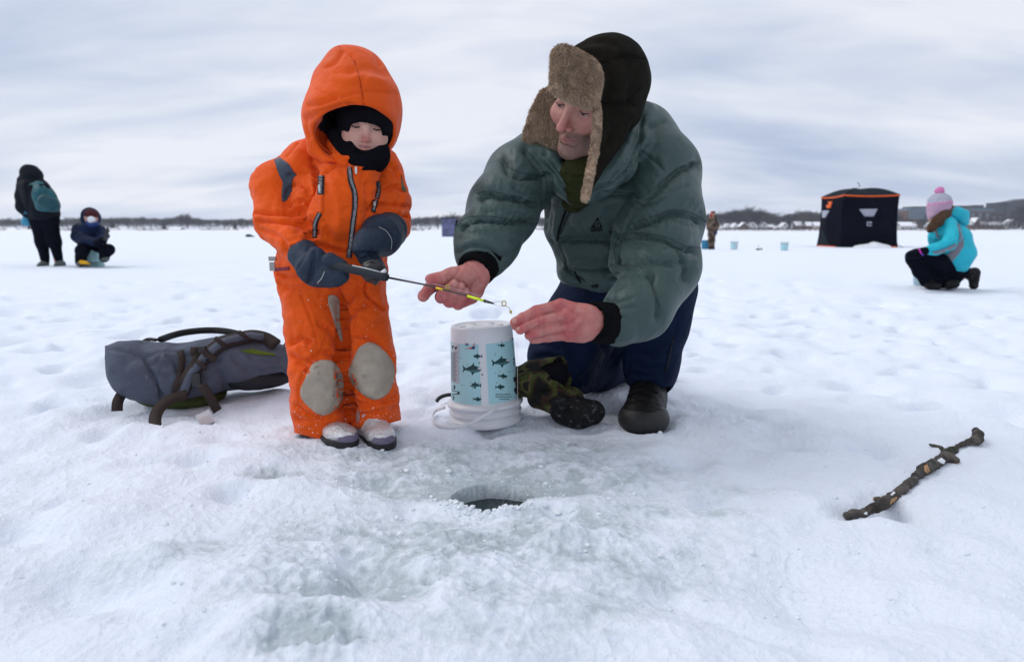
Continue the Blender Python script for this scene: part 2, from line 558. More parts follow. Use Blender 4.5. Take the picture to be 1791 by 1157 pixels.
def drape(name, bvh, v2, f2, mat, parent, lift=0.0015, label=None, smooth=True):
    V = []; ok = []
    for x, y in v2:
        l, nn = cast(bvh, x, y)
        ok.append(l is not None)
        V.append((np.zeros(3), np.zeros(3)) if l is None else (l, nn))
    eye = lambda p: (CAM - p) / np.linalg.norm(CAM - p)
    n = len(V)
    Vo = [l + (0.6 * nn + 0.4 * eye(l)) * lift if k else l for (l, nn), k in zip(V, ok)] + [l - nn * lift * 0.5 if k else l for (l, nn), k in zip(V, ok)]
    keep = [f_ for f_ in f2 if all(ok[i] for i in f_) and max(np.linalg.norm(V[f_[i]][0] - V[f_[i - 1]][0]) for i in range(len(f_))) < 0.05 * max(1.0, np.linalg.norm(V[f_[0]][0] - CAM) / 1.6)]
    cnt = {}
    for f_ in keep:
        for i in range(len(f_)):
            e = (f_[i - 1], f_[i]); cnt[frozenset(e)] = None if frozenset(e) in cnt else e
    Fs = [f_ for f_ in keep] + [tuple(n + i for i in f_[::-1]) for f_ in keep] + [(e[1], e[0], n + e[0], n + e[1]) for e in cnt.values() if e]
    # front faces must look at the viewer
    if keep:
        a, b, c = (Vo[i] for i in keep[0][:3])
        if np.cross(b - a, c - a) @ eye(a) < 0: Fs = [f_[::-1] for f_ in Fs]
    used = sorted({i for f_ in Fs for i in f_}); re = {u: i for i, u in enumerate(used)}
    return obj(name, [Vo[u] for u in used], [tuple(re[i] for i in f_) for f_ in Fs], mat, parent, smooth, None, label)
def stroke_tube(name, bvh, pl, rad, mat, parent, lift=0.0, n=6, sub=4, label=None):
    pts = []
    for x, y in (spline(pl, sub) if len(pl) > 2 else pl):
        l, nn = cast(bvh, x, y)
        if l is not None: pts.append(l + nn * lift)
    return MB().tube(pts, rad, n).build(name, mat, parent, True, label)
def band_poly(pl, w):
    """outline of a band of width w px along a polyline"""
    p = np.array(spline(pl, 4)); t = np.gradient(p, axis=0); t /= np.linalg.norm(t, axis=1)[:, None]
    nn = np.stack([-t[:, 1], t[:, 0]], 1) * w / 2
    return [tuple(a) for a in p + nn] + [tuple(a) for a in (p - nn)[::-1]]
def text_mesh(txt, size=1.0, bold=0.0):
    """letters as 2D triangles: (verts, faces)"""
    cu = bpy.data.curves.new('lettering', 'FONT'); cu.body = txt; cu.size = size; cu.align_x = 'CENTER'; cu.align_y = 'CENTER'; cu.offset = bold
    cu.resolution_u = 3
    o = bpy.data.objects.new('lettering', cu); COL.objects.link(o)
    dg = bpy.context.evaluated_depsgraph_get()
    me = o.evaluated_get(dg).to_mesh()
    v = [(a.co.x, a.co.y) for a in me.vertices]; f_ = [tuple(p.vertices) for p in me.polygons]
    o.evaluated_get(dg).to_mesh_clear()
    bpy.data.objects.remove(o); bpy.data.curves.remove(cu)
    return v, f_

# ------------------------------------------------------------------ materials
def mat(name, col, rough=0.7, spec=0.3, bump=None, var=None, attr=False, metal=0.0, sheen=0.0, trans=0.0, alpha=1.0, sss=0.0, coords='Object', extra=None, dust=None):
    """bump: [(scale, strength, kind)], var: (scale, amount) light/dark variation of the colour, dust: (colour, scale, lo, hi) specks"""
    m = bpy.data.materials.new(name); m.use_nodes = True
    nt = m.node_tree; N, L = nt.nodes, nt.links
    b = N['Principled BSDF']
    b.inputs['Base Color'].default_value = (*col, 1); b.inputs['Roughness'].default_value = rough
    b.inputs['Specular IOR Level'].default_value = spec; b.inputs['Metallic'].default_value = metal
    b.inputs['Sheen Weight'].default_value = sheen; b.inputs['Transmission Weight'].default_value = trans
    b.inputs['Alpha'].default_value = alpha
    if sss:
        b.inputs['Subsurface Weight'].default_value = sss; b.inputs['Subsurface Radius'].default_value = (1.0, 0.35, 0.2); b.inputs['Subsurface Scale'].default_value = 0.006
    tc = N.new('ShaderNodeTexCoord')
    src = None
    if attr:
        a = N.new('ShaderNodeAttribute'); a.attribute_name = 'Col'; src = a.outputs['Color']
    if var:
        n = N.new('ShaderNodeTexNoise'); n.inputs['Scale'].default_value = var[0]; n.inputs['Detail'].default_value = 4
        L.new(tc.outputs[coords], n.inputs['Vector'])
        mr = N.new('ShaderNodeMapRange'); mr.inputs[1].default_value = 0.3; mr.inputs[2].default_value = 0.7
        mr.inputs[3].default_value = 1 - var[1]; mr.inputs[4].default_value = 1 + var[1]
        L.new(n.outputs[0], mr.inputs[0])
        mx = N.new('ShaderNodeMix'); mx.data_type = 'RGBA'; mx.blend_type = 'MULTIPLY'; mx.inputs[0].default_value = 1
        if src is None: mx.inputs[6].default_value = (*col, 1)
        else: L.new(src, mx.inputs[6])
        L.new(mr.outputs[0], mx.inputs[7]); src = mx.outputs[2]
    if dust:
        n = N.new('ShaderNodeTexNoise'); n.inputs['Scale'].default_value = dust[1]; n.inputs['Detail'].default_value = 6; n.inputs['Roughness'].default_value = 0.65
        L.new(tc.outputs[coords], n.inputs['Vector'])
        mr = N.new('ShaderNodeMapRange'); mr.inputs[1].default_value = dust[2]; mr.inputs[2].default_value = dust[3]; L.new(n.outputs[0], mr.inputs[0])
        mx = N.new('ShaderNodeMix'); mx.data_type = 'RGBA'
        if src is None: mx.inputs[6].default_value = (*col, 1)
        else: L.new(src, mx.inputs[6])
        mx.inputs[7].default_value = (*dust[0], 1); L.new(mr.outputs[0], mx.inputs[0]); src = mx.outputs[2]
    if src is not None: L.new(src, b.inputs['Base Color'])
    prev = None
    for sc_, st, kind in (bump or []):
        if kind == 'noise':
            n = N.new('ShaderNodeTexNoise'); n.inputs['Scale'].default_value = sc_; n.inputs['Detail'].default_value = 5; n.inputs['Roughness'].default_value = 0.6; o_ = n.outputs[0]
        elif kind == 'voronoi':
            n = N.new('ShaderNodeTexVoronoi'); n.inputs['Scale'].default_value = sc_; o_ = n.outputs[0]
        else:
            n = N.new('ShaderNodeTexWave'); n.inputs['Scale'].default_value = sc_; n.inputs['Distortion'].default_value = 1.5; n.bands_direction = kind; o_ = n.outputs[1]
        L.new(tc.outputs[coords], n.inputs['Vector'])
        bp = N.new('ShaderNodeBump'); bp.inputs['Strength'].default_value = 1.0; bp.inputs['Distance'].default_value = st
        L.new(o_, bp.inputs['Height'])
        if prev is not None: L.new(prev, bp.inputs['Normal'])
        prev = bp.outputs[0]
    if prev is not None: L.new(prev, b.inputs['Normal'])
    if extra: extra(m, N, L, b, tc)
    return m

# ================================================================== snow-covered lake ice
HOLE = np.array([-0.033, 1.262]); HOLE_R = 0.080; WATER_Z = -0.047
def sstep(a, b, x):
    t = np.clip((x - a) / (b - a), 0, 1); return t * t * (3 - 2 * t)
# (photo x, y, radius across, radius along [m], height [m])
LUMPS = [(250, 985, .075, .055, .028), (470, 1100, .13, .09, .022), (560, 850, .10, .06, .018), (700, 880, .12, .08, .015),
         (1000, 930, .13, .08, .018), (790, 945, .05, .03, .016), (940, 1000, .16, .08, .014), (700, 1090, .10, .06, .018),
         (200, 905, .12, .09, .016), (420, 800, .2, .1, .016), (1040, 830, .14, .07, .014), (1190, 800, .2, .1, .012),
         (230, 760, .10, .06, .025), (480, 700, .22, .12, .03), (1250, 1090, .25, .1, .012), (1640, 880, .3, .15, .012),
         (640, 790, .12, .05, -.008), (500, 830, .09, .035, -.010), (590, 1045, .12, .05, -.006), (560, 1130, .07, .04, -.010),
         (250, 1075, .05, .03, -.02), (1500, 1080, .12, .05, -.012), (1370, 970, .10, .04, -.008), (1340, 700, .22, .08, -.02),
         (1450, 700, .12, .05, .02), (1180, 860, .12, .03, -.008), (1000, 880, .10, .05, .012), (905, 899, .035, .012, .020),
         (935, 888, .028, .015, .020), (850, 903, .03, .012, .010), (880, 901, .02, .010, .016), (795, 885, .04, .02, .016), (740, 910, .05, .02, .010), (60, 860, .1, .05, -.012),
         (990, 950, .05, .03, .012), (820, 985, .06, .03, .010), (1120, 1040, .08, .03, -.008), (960, 1090, .1, .05, .01), (1500, 560, .4, .12, -.02), (1560, 470, .5, .2, .03)]
ICE = [(865, 830, .33, .16, .92), (700, 790, .22, .09, .7), (500, 830, .10, .035, .75), (600, 1045, .13, .055, .92), (560, 1130, .08, .06, .9), (640, 960, .2, .09, .42),
       (840, 1000, .25, .1, .3), (980, 780, .2, .07, .6), (1160, 890, .16, .04, .45), (1060, 960, .2, .08, .35), (250, 990, .09, .04, .4), (1120, 1050, .08, .04, .3), (600, 750, .18, .05, .35), (860, 745, .12, .05, .6), (860, 1110, .2, .06, .3),
       (1000, 1010, .1, .05, .4), (840, 950, .36, .17, .68), (630, 1020, .18, .11, .68), (930, 1060, .2, .08, .4), (740, 1050, .12, .05, .3), (400, 960, .12, .05, .25), (680, 880, .1, .04, .35), (1250, 850, .12, .03, .3)]
def ground(x, y, spacing=None):
    """height of the snow and how much bare ice / slush shows there"""
    x = np.asarray(x, float); y = np.asarray(y, float)
    r = np.sqrt(x * x + y * y)
    if spacing is None: spacing = np.full_like(r, 0.002)
    def oc(f, amp, ox, ay=1.0):
        w = sstep(2.2, 5.0, 1.0 / (f * spacing + 1e-9))
        return amp * w * perlin2(x * f + ox, y * f * ay + ox * 1.7) if np.any(w > 0) else 0.0
    lump = np.zeros_like(r); ice = np.zeros_like(r)
    for px, py, a, b, h in LUMPS:
        g = G(px, py); lump += h * np.exp(-((x - g[0]) / a) ** 2 - ((y - g[1]) / b) ** 2)
    for px, py, a, b, h in ICE:
        g = G(px, py); ice = np.maximum(ice, h * np.exp(-(((x - g[0]) / a) ** 2 + ((y - g[1]) / b) ** 2) ** 1.5))
    n1 = perlin2(x * 9 + 3, y * 9 + 8); n2 = perlin2(x * 27 + 1, y * 27 + 4); n3 = perlin2(x * 70, y * 70)
    near = r < 6
    icen = np.clip(ice * 1.55 * (0.62 + 0.9 * n1 + 0.75 * n2 + 0.45 * n3), 0, 1) * near
    calm = 1 - .82 * np.exp(-((x / 1.3) ** 4 + ((y - 1.6) / .62) ** 4))      # trodden flat where the people are
    z = calm * (oc(0.35, .05, 0) + oc(0.9, .045, 20) + oc(2.3, .036, 40)) + oc(5.5, .021, 60) * (.4 + .6 * calm) + oc(12, .0105, 80)
    # trampled pits and ridges
    p1 = perlin2(x * 3.2 + 7, y * 3.8 + 2); p2 = perlin2(x * 6.5 + 17, y * 8 + 5)
    w1 = sstep(2.0, 5.0, 1.0 / (3.5 * spacing)); w2 = sstep(2.0, 5.0, 1.0 / (7 * spacing))
    z = z - .30 * w1 * np.maximum(0, p1 - .08) ** 2 * calm * (1 + .6 * sstep(2.0, 3.0, r)) - .20 * w2 * np.maximum(0, p2 - .1) ** 2 * (1 + .8 * sstep(2.0, 3.0, r)) + .02 * w2 * np.maximum(0, -p2 - .3)
    c = sstep(.75, 1.1, r)
    rough = 0.30 + 0.22 * sstep(.05, .5, ice) 
    warp = perlin2(x * 14 + 5, y * 14) * .02
    z = z + rough * (oc(24, .0075, 5) + oc(48, .0045, 15) + oc(95, .0026, 25) + oc(180, .0012, 35))
    rid = 1 - np.abs(perlin2(x * 34 + 9 + warp * 30, y * 34 + 2)) * 2.4
    z = z + rough * .0060 * np.clip(rid, 0, 1) ** 2 * sstep(2.2, 5, 1 / (34 * spacing)) - .003
    z = z * np.where(near, 1 - .4 * icen, 1) + lump
    z = z - .006 * icen
    # flatten a little where people, bucket and pack rest
    d = np.sqrt(((x - HOLE[0]) / 1.0) ** 2 + ((y - HOLE[1]) / 1.0) ** 2)
    bowl = sstep(.20, .075, np.sqrt(((x - HOLE[0]) / 1.25) ** 2 + ((y - HOLE[1] - .02) / .95) ** 2))
    back = sstep(-.07, .02, y - HOLE[1])
    z = z * (1 - .75 * bowl) - .016 * bowl * back + .006 * bowl * (1 - back)
    icen = np.maximum(icen, bowl * back * .95 * near)
    jag = .006 * perlin2(x * 34 + 3, y * 34) + .0012 * perlin2(x * 90, y * 90)
    wall = sstep(HOLE_R + .010, HOLE_R - .004, d + jag)
    z = z * (1 - wall) + wall * (-.14)
    wet = wall * 1.0
    far = sstep(120, 400, r)
    return z * (1 - far), icen, wet
def gz(p):
    z, _, _ = ground(np.array([p[0]]), np.array([p[1]])); return float(z[0])

def snow_extra(m, N, L, b, tc):
    a = N.new('ShaderNodeAttribute'); a.attribute_name = 'Col'
    sep = N.new('ShaderNodeSeparateColor'); L.new(a.outputs['Color'], sep.inputs[0])
    n = N.new('ShaderNodeTexNoise'); n.inputs['Scale'].default_value = 55; n.inputs['Detail'].default_value = 7; n.inputs['Roughness'].default_value = .7
    L.new(tc.outputs['Object'], n.inputs['Vector'])
    mr = N.new('ShaderNodeMapRange'); mr.inputs[1].default_value = .36; mr.inputs[2].default_value = .64; mr.inputs[3].default_value = -.38; mr.inputs[4].default_value = .38
    L.new(n.outputs[0], mr.inputs[0])
    ad = N.new('ShaderNodeMath'); ad.operation = 'MULTIPLY_ADD'; L.new(mr.outputs[0], ad.inputs[0])
    sq = N.new('ShaderNodeMath'); sq.operation = 'POWER'; L.new(sep.outputs[0], sq.inputs[0]); sq.inputs[1].default_value = .5
    L.new(sq.outputs[0], ad.inputs[1]); L.new(sep.outputs[0], ad.inputs[2]); ad.use_clamp = True
    mix = N.new('ShaderNodeMix'); mix.data_type = 'RGBA'; L.new(ad.outputs[0], mix.inputs[0])
    mix.inputs[6].default_value = (.80, .855, .95, 1); mix.inputs[7].default_value = (.46, .53, .57, 1)
    mix2 = N.new('ShaderNodeMix'); mix2.data_type = 'RGBA'; L.new(sep.outputs[1], mix2.inputs[0]); L.new(mix.outputs[2], mix2.inputs[6])
    mix2.inputs[7].default_value = (.13, .14, .125, 1)
    L.new(mix2.outputs[2], b.inputs['Base Color'])
    rr = N.new('ShaderNodeMapRange'); rr.inputs[3].default_value = .7; rr.inputs[4].default_value = .28; L.new(ad.outputs[0], rr.inputs[0]); L.new(rr.outputs[0], b.inputs['Roughness'])
M_SNOW = mat('snow', (.83, .86, .9), .65, .35, bump=[(90, .004, 'noise'), (330, .0022, 'noise')], extra=snow_extra)
M_SNOWCAP = mat('loose_snow', (.85, .87, .91), .7, .3, bump=[(160, .003, 'noise')])

def build_ground():
    rows = [.02, .15, .3, .45, .58, .66]
    ys = np.arange(1185, 404.9, -1.55)
    ang = TH + np.arctan((ys - CY) / FPX)
    rr = CAMH / np.tan(ang)
    rr = rr[rr < 700]
    rows = np.concatenate([rows, rr[rr > .70], [820, 1000]])
    a0 = np.radians(43)
    angs = np.concatenate([np.radians(np.linspace(-180, -76, 36, endpoint=False)), np.radians(np.linspace(-76, -43, 60, endpoint=False)), np.linspace(-a0, a0, 1420, endpoint=False), np.radians(np.linspace(43, 76, 60, endpoint=False)), np.radians(np.linspace(76, 180, 36, endpoint=False))])
    A, R_ = np.meshgrid(angs, rows)
    dr = np.gradient(rows); da = np.gradient(angs)
    sp = np.maximum(np.minimum(dr[:, None], 1e9) * .55, R_ * da[None, :])
    X = (R_ * np.sin(A)).ravel(); Y = (R_ * np.cos(A)).ravel()
    z, ice, wet = ground(X, Y, sp.ravel())
    nr, na = len(rows), len(angs)
    i = np.arange(nr - 1)[:, None] * na; j = np.arange(na)[None, :]; j2 = (j + 1) % na
    Fq = np.stack([i + j, i + j2, i + na + j2, i + na + j], -1).reshape(-1, 4)[:, ::-1]
    V = np.stack([X, Y, z], 1)
    # close the middle
    V = np.concatenate([V, [[0, 0, z[:na].mean()]]])
    c = np.zeros((len(V), 3)); c[:-1, 0] = ice; c[:-1, 1] = wet
    n = vnormals(V, Fq)
    if n[len(n) // 2, 2] < 0: Fq = Fq[:, ::-1]
    o = obj('snow_field', V, Fq, M_SNOW, None, True, c)
    o['kind'] = 'structure'
    return o
snow_field = build_ground()

M_WATER = mat('dark_water', (.012, .022, .026), .04, .5, bump=[(40, .0006, 'noise')])
w_ = MB(); w_.lathe([(.0001, 0), (HOLE_R + .03, 0)], (HOLE[0], HOLE[1], WATER_Z), 40)
water = w_.build('water', M_WATER); water['kind'] = 'structure'

# loose bits of ice thrown up by the auger
M_ICE = mat('ice_bits', (.74, .79, .83), .3, .5, bump=[(120, .002, 'noise')])
def build_crumbs():
    V = []; Fs = []
    t = (1 + 5 ** .5) / 2
    ico = np.array([(-1, t, 0), (1, t, 0), (-1, -t, 0), (1, -t, 0), (0, -1, t), (0, 1, t), (0, -1, -t), (0, 1, -t), (t, 0, -1), (t, 0, 1), (-t, 0, -1), (-t, 0, 1)]) / 1.9
    fi = [(0, 11, 5), (0, 5, 1), (0, 1, 7), (0, 7, 10), (0, 10, 11), (1, 5, 9), (5, 11, 4), (11, 10, 2), (10, 7, 6), (7, 1, 8), (3, 9, 4), (3, 4, 2), (3, 2, 6), (3, 6, 8), (3, 8, 9), (4, 9, 5), (2, 4, 11), (6, 2, 10), (8, 6, 7), (9, 8, 1)]
    n = 1300
    th = RNG.uniform(0, 2 * math.pi, n); rad = .075 + np.abs(RNG.normal(0, .26, n))
    xs = HOLE[0] + rad * np.cos(th) * 1.35; ys = HOLE[1] + rad * np.sin(th) * .95
    # a row of clods along the near lip of the hole
    k = 420; xs[:k] = HOLE[0] + RNG.normal(0, .06, k); ys[:k] = HOLE[1] - HOLE_R - .012 + RNG.normal(0, .014, k) + .25 * (xs[:k] - HOLE[0]) ** 2 / .06
    k2 = 800; xs[k:k2] = RNG.uniform(-.9, .9, k2 - k); ys[k:k2] = RNG.uniform(.8, 1.8, k2 - k)
    ok = np.sqrt((xs - HOLE[0]) ** 2 + (ys - HOLE[1]) ** 2) > HOLE_R + .006
    xs, ys = xs[ok], ys[ok]
    z, ice, _ = ground(xs, ys)
    for x, y, zz in zip(xs, ys, z):
        s = min(.0011 * math.exp(abs(RNG.normal(0, .7))), .007)
        q = ico * s * RNG.uniform(.65, 1.35, (12, 1)) * np.array([1, RNG.uniform(.6, 1), RNG.uniform(.5, .9)])
        a = RNG.uniform(0, 6.28); ca, sa = math.cos(a), math.sin(a)
        q = q @ np.array([[ca, -sa, 0], [sa, ca, 0], [0, 0, 1]])
        b = len(V) * 12
        V.append(q + np.array([x, y, zz + s * .25])); Fs += [(b + i, b + j, b + l) for i, j, l in fi]
    V = np.concatenate(V)
    o = obj('ice_crumbs', V, np.array(Fs), M_ICE, None, False)
    o['kind'] = 'stuff'; o['label'] = 'loose crumbs of ice scattered round the drilled fishing hole'
    return o
build_crumbs()

# ================================================================== people: shared pieces
def basis(yaw, pitch, roll):
    """columns: across the face (towards picture right), out of the face, up"""
    a, b, c = (math.radians(v) for v in (yaw, pitch, roll))
    fd = np.array([math.sin(a) * math.cos(b), -math.cos(a) * math.cos(b), -math.sin(b)])
    r = np.array([math.cos(a), math.sin(a), 0.0]); up = np.cross(fd, r)
    r2 = r * math.cos(c) - up * math.sin(c); up2 = up * math.cos(c) + r * math.sin(c)
    return np.stack([r2, fd, up2], 1)
def head_sdf(c, R, s=1.0, kid=False, neck=None):
    c = np.asarray(c, f32); Rm = np.asarray(R, f32)
    e = ell; k = cone
    M = lambda g: (lambda q: np.minimum(g(q), g(q * np.array([-1, 1, 1], f32))))
    cran = e((0, -.018, .036), (.075, .095, .074))
    face = e((0, .022, -.030), (.0575 if not kid else .066, .066, .083 if not kid else .074))
    jaw = k((.048, -.005, -.060), (.012, .061, -.104), .023, .018) if not kid else k((.046, .0, -.055), (.016, .055, -.088), .03, .022)
    chin = e((0, .073, -.107), (.017, .013, .014)) if not kid else e((0, .064, -.090), (.018, .014, .014))
    brow = k((.012, .083 if not kid else .080, .021), (.044, .064, .021), .0135 if not kid else .008, .011)
    cheek = e((.040, .056, -.030), (.024, .024, .022)) if not kid else e((.038, .056, -.040), (.028, .026, .026))
    nb = k((0, .083, .008), (0, .109, -.034), .0064, .0092) if not kid else k((0, .080, -.004), (0, .094, -.032), .007, .0095)
    tip = e((0, .110, -.038), (.0100, .0105, .0088)) if not kid else e((0, .095, -.034), (.0105, .010, .009))
    wing = e((.012, .094, -.042), (.0075, .010, .0075)) if not kid else e((.0105, .086, -.037), (.007, .009, .0065))
    nost = e((.0055, .099, -.0475), (.0035, .005, .003)) if not kid else e((.005, .090, -.043), (.003, .004, .0025))
    sock = e((.0325, .090, .001), (.019, .017, .0125)) if kid else e((.0325, .091, .000), (.020, .020, .0135))
    lid = e((.0315, .0655, -.001), (.0155, .0150, .0140))
    lz = -.070 if not kid else -.058; ly = .080 if not kid else .074
    ul = k((0, ly + (.009 if kid else .0075), lz + .004), (.020, ly - .004, lz - .008), .0050, .003)
    ll = k((0, ly + (.0075 if kid else .006), lz - .007), (.016, ly - .003, lz - .011), .0052, .0032)
    slit = k((0, ly + .016, lz - .0012), (.021, ly + .001, lz - .0098), .0018 if not kid else .0012, .0009)
    philt = k((0, ly + .014, lz + .012), (0, ly + .014, lz + .020), .002, .002)
    ear = e((.066, -.03, -.012), (.007, .014, .024))
    jowl = k((.030, .052, -.062), (.034, .05, -.085), .014, .014)
    nl = k((.020, .090, -.046), (.032, .074, -.070), .0022, .0018)
    holl = e((.056, .052, -.074), (.016, .022, .022))
    def g(q):
        d = smin(cran(q), face(q), .03)
        d = smin(d, M(jaw)(q), .028); d = smin(d, chin(q), .018)
        d = smin(d, M(cheek)(q), .022); d = smin(d, M(brow)(q), .014)
        x = -M(sock)(q); h = np.maximum(.012 - np.abs(d - x), 0) / .012; d = np.maximum(d, x) + h * h * .003
        d = smin(d, M(lid)(q), .004)
        d = smin(d, nb(q), .012); d = smin(d, tip(q), .006); d = smin(d, M(wing)(q), .005)
        x = -M(nost)(q); h = np.maximum(.002 - np.abs(d - x), 0) / .002; d = np.maximum(d, x) + h * h * .0005
        d = smin(d, M(ul)(q), .006); d = smin(d, M(ll)(q), .006)
        x = -M(slit)(q); h = np.maximum(.0015 - np.abs(d - x), 0) / .0015; d = np.maximum(d, x) + h * h * .0004
        if not kid:
            x = -M(nl)(q); h = np.maximum(.008 - np.abs(d - x), 0) / .008; d = np.maximum(d, x) + h * h * .002
            x = -M(holl)(q); h = np.maximum(.02 - np.abs(d - x), 0) / .02; d = np.maximum(d, x) + h * h * .005
        return d
    def f(p):
        d = s * g((p - c) @ Rm / s)
        return d if neck is None else smin(d, neck(p), .03)
    f.box = (c - .16 * s, c + .16 * s) if neck is None else _join_box([neck, ell(c, (.15 * s,) * 3)])
    return f
def face_cols(c, R, s, kid):
    def cols(V):
        q = (V - c) @ R / s; n = len(V)
        base = np.array([.45, .25, .20]) if not kid else np.array([.61, .36, .285])
        C = np.tile(base, (n, 1))
        def blend(w, col):
            nonlocal C
            C = C * (1 - w[:, None]) + np.array(col) * w[:, None]
        ax = np.abs(q[:, 0])
        ga = lambda x, y, z, r: np.exp(-(((ax - x) ** 2 + (q[:, 1] - y) ** 2 + (q[:, 2] - z) ** 2) / r ** 2))
        nz = -.036 if not kid else -.033
        blend(ga(0, .104, nz, .022) * .75, (.46, .125, .11))
        blend(ga(.042, .062, -.032, .026) * (.85 if not kid else .5), (.46, .15, .13))
        if not kid: blend(ga(0, .09, -.008, .014) * .35, (.47, .17, .145))
        lz = -.0715 if not kid else -.060; ly = .083
        lip = np.exp(-((ax / .018) ** 4)) * np.exp(-(((q[:, 2] - lz) / (.0062 if not kid else .0072)) ** 4)) * (q[:, 1] > .06)
        blend(lip * .85, (.40, .13, .125) if not kid else (.50, .17, .16))
        slit = np.exp(-((ax / .021) ** 4)) * np.exp(-(((q[:, 2] - lz) / .0016) ** 2)) * (q[:, 1] > .06)
        blend(slit * .8, (.12, .04, .04))
        if not kid:
            nn = fbm3(q, 260, 2) * .5 + .5
            st = np.clip(sstep(-.045, -.062, q[:, 2]) * sstep(-.02, .02, q[:, 1]) * (1 - lip) * 1.2, 0, 1) * (.30 + .45 * nn)
            blend(np.clip(st * 1.6, 0, .82), (.17, .11, .085))
            bl = fbm3(q, 70, 3) * .5 + .5
            blend(np.clip((bl - .5) * 1.1, 0, .35), (.42, .16, .135))
            brow = np.exp(-(((q[:, 2] - .0235 + (ax - .028) ** 2 * 4) / .0045) ** 2)) * sstep(.008, .014, ax) * sstep(.052, .042, ax) * (q[:, 1] > .05)
            blend(brow * (.7 + .3 * nn), (.12, .065, .035))
        else:
            brow = np.exp(-(((q[:, 2] - .019) / .003) ** 2)) * sstep(.01, .016, ax) * sstep(.046, .038, ax) * (q[:, 1] > .05)
            blend(brow * .7, (.20, .115, .07))
        eye = np.exp(-(((ax - .0315) / .014) ** 4)) * np.exp(-(((q[:, 2] + .0005) / .009) ** 4)) * (q[:, 1] > .055)
        blend(eye * (.6 if not kid else .75), (.30, .13, .115) if not kid else (.27, .13, .11))
        return C
    return cols
M_SKIN = mat('skin', (.55, .34, .27), .52, .32, attr=True, bump=[(160, .0010, 'noise'), (520, .0009, 'noise')], var=(60, .10), sss=.05)
M_EYE = mat('eye', (.2, .2, .2), .15, .5, attr=True)
M_LASH = mat('lashes', (.05, .03, .022), .7)
def eyeball_cols(u):
    return np.where(np.abs(u)[:, None] < 17, np.array([[.035, .035, .035]]), np.array([[.34, .28, .265]]))
def lashes(parent, c, R, s, rad=.0010, up=-15, wide=19):
    for sg in (-1, 1):
        V = []; Fs = []; us = []; aa = np.linspace(-44, 44, 15)
        for i, a in enumerate(aa):
            t = math.radians(a); op = wide * math.sqrt(max(0, 1 - (a / 45) ** 2))
            for ph in (up + 4 * (a / 52) ** 2, up + 4 * (a / 52) ** 2 - op):
                ph = math.radians(ph)
                q = np.array([sg * .0315 + .0159 * math.sin(t) * math.cos(ph), .0655 + .0154 * math.cos(t) * math.cos(ph), -.001 + .0144 * math.sin(ph)])
                V.append(c + R @ (q * s)); us.append(a)
        for i in range(len(aa) - 1): Fs.append((2 * i, 2 * i + 2, 2 * i + 3, 2 * i + 1))
        obj('eye', V, Fs, M_EYE, parent, True, eyeball_cols(np.array(us)))
    for sg in (-1, 1):
        pts = []
        for a in np.linspace(-52, 52, 11):
            t = math.radians(a); ph = math.radians(up - 1 + 6 * (abs(a) / 52) ** 2)
            q = np.array([sg * .0315 + .0158 * math.sin(t) * math.cos(ph), .0655 + .0153 * math.cos(t) * math.cos(ph), -.001 + .0143 * math.sin(ph)])
            pts.append(c + R @ (q * s))
        MB().tube(pts, [rad * .4] + [rad * .75] * 9 + [rad * .4], 6).build('eyelash', M_LASH, parent, True)

# ================================================================== the child in orange
M_ORANGE = mat('orange_nylon', (.74, .088, .004), .7, .15, bump=[(16, .010, 'noise'), (900, .0004, 'noise')], var=(9, .10), dust=((.55, .36, .28), 38, .66, .80), sheen=.1)
M_ORANGE_IN = mat('hood_lining_orange', (.42, .035, .006), .8, .2, bump=[(60, .003, 'noise')])
M_BLACKKNIT = mat('black_fleece', (.007, .007, .010), .95, .03, bump=[(500, .0015, 'noise')])
M_NAVY = mat('navy_mitten_nylon', (.020, .033, .056), .6, .2, bump=[(45, .006, 'noise'), (900, .0004, 'noise')], var=(30, .2), dust=((.5, .55, .6), 120, .70, .8))
M_BLACKPLASTIC = mat('black_plastic', (.012, .012, .014), .38, .5)
M_GREYPATCH = mat('grey_scuffed_patch', (.37, .315, .25), .55, .25, var=(35, .15), dust=((.10, .09, .085), 30, .62, .70), bump=[(60, .002, 'noise')])
M_ZIPTAPE = mat('zip_tape', (.018, .018, .022), .8)
M_ZIPTEETH = mat('zip_teeth', (.36, .36, .38), .4, .5, metal=.5)
M_STEEL = mat('steel', (.55, .55, .56), .3, .5, metal=.9)
M_SLATE = mat('slate_patch', (.045, .065, .09), .6, .3, bump=[(300, .0005, 'noise')])
M_SILVER = mat('silver_boot', (.74, .74, .76), .32, .5, metal=.65, bump=[(70, .008, 'noise'), (210, .004, 'noise')])
M_PURPLE = mat('purple_toe', (.14, .12, .185), .6, .3, bump=[(120, .002, 'noise')])
M_RUBBER = mat('black_rubber', (.012, .012, .013), .5, .4, bump=[(80, .002, 'noise')])
M_THREAD = mat('pale_thread', (.45, .45, .45), .8)
M_SEAM = mat('seam_shadow_thread', (.30, .035, .004), .9)

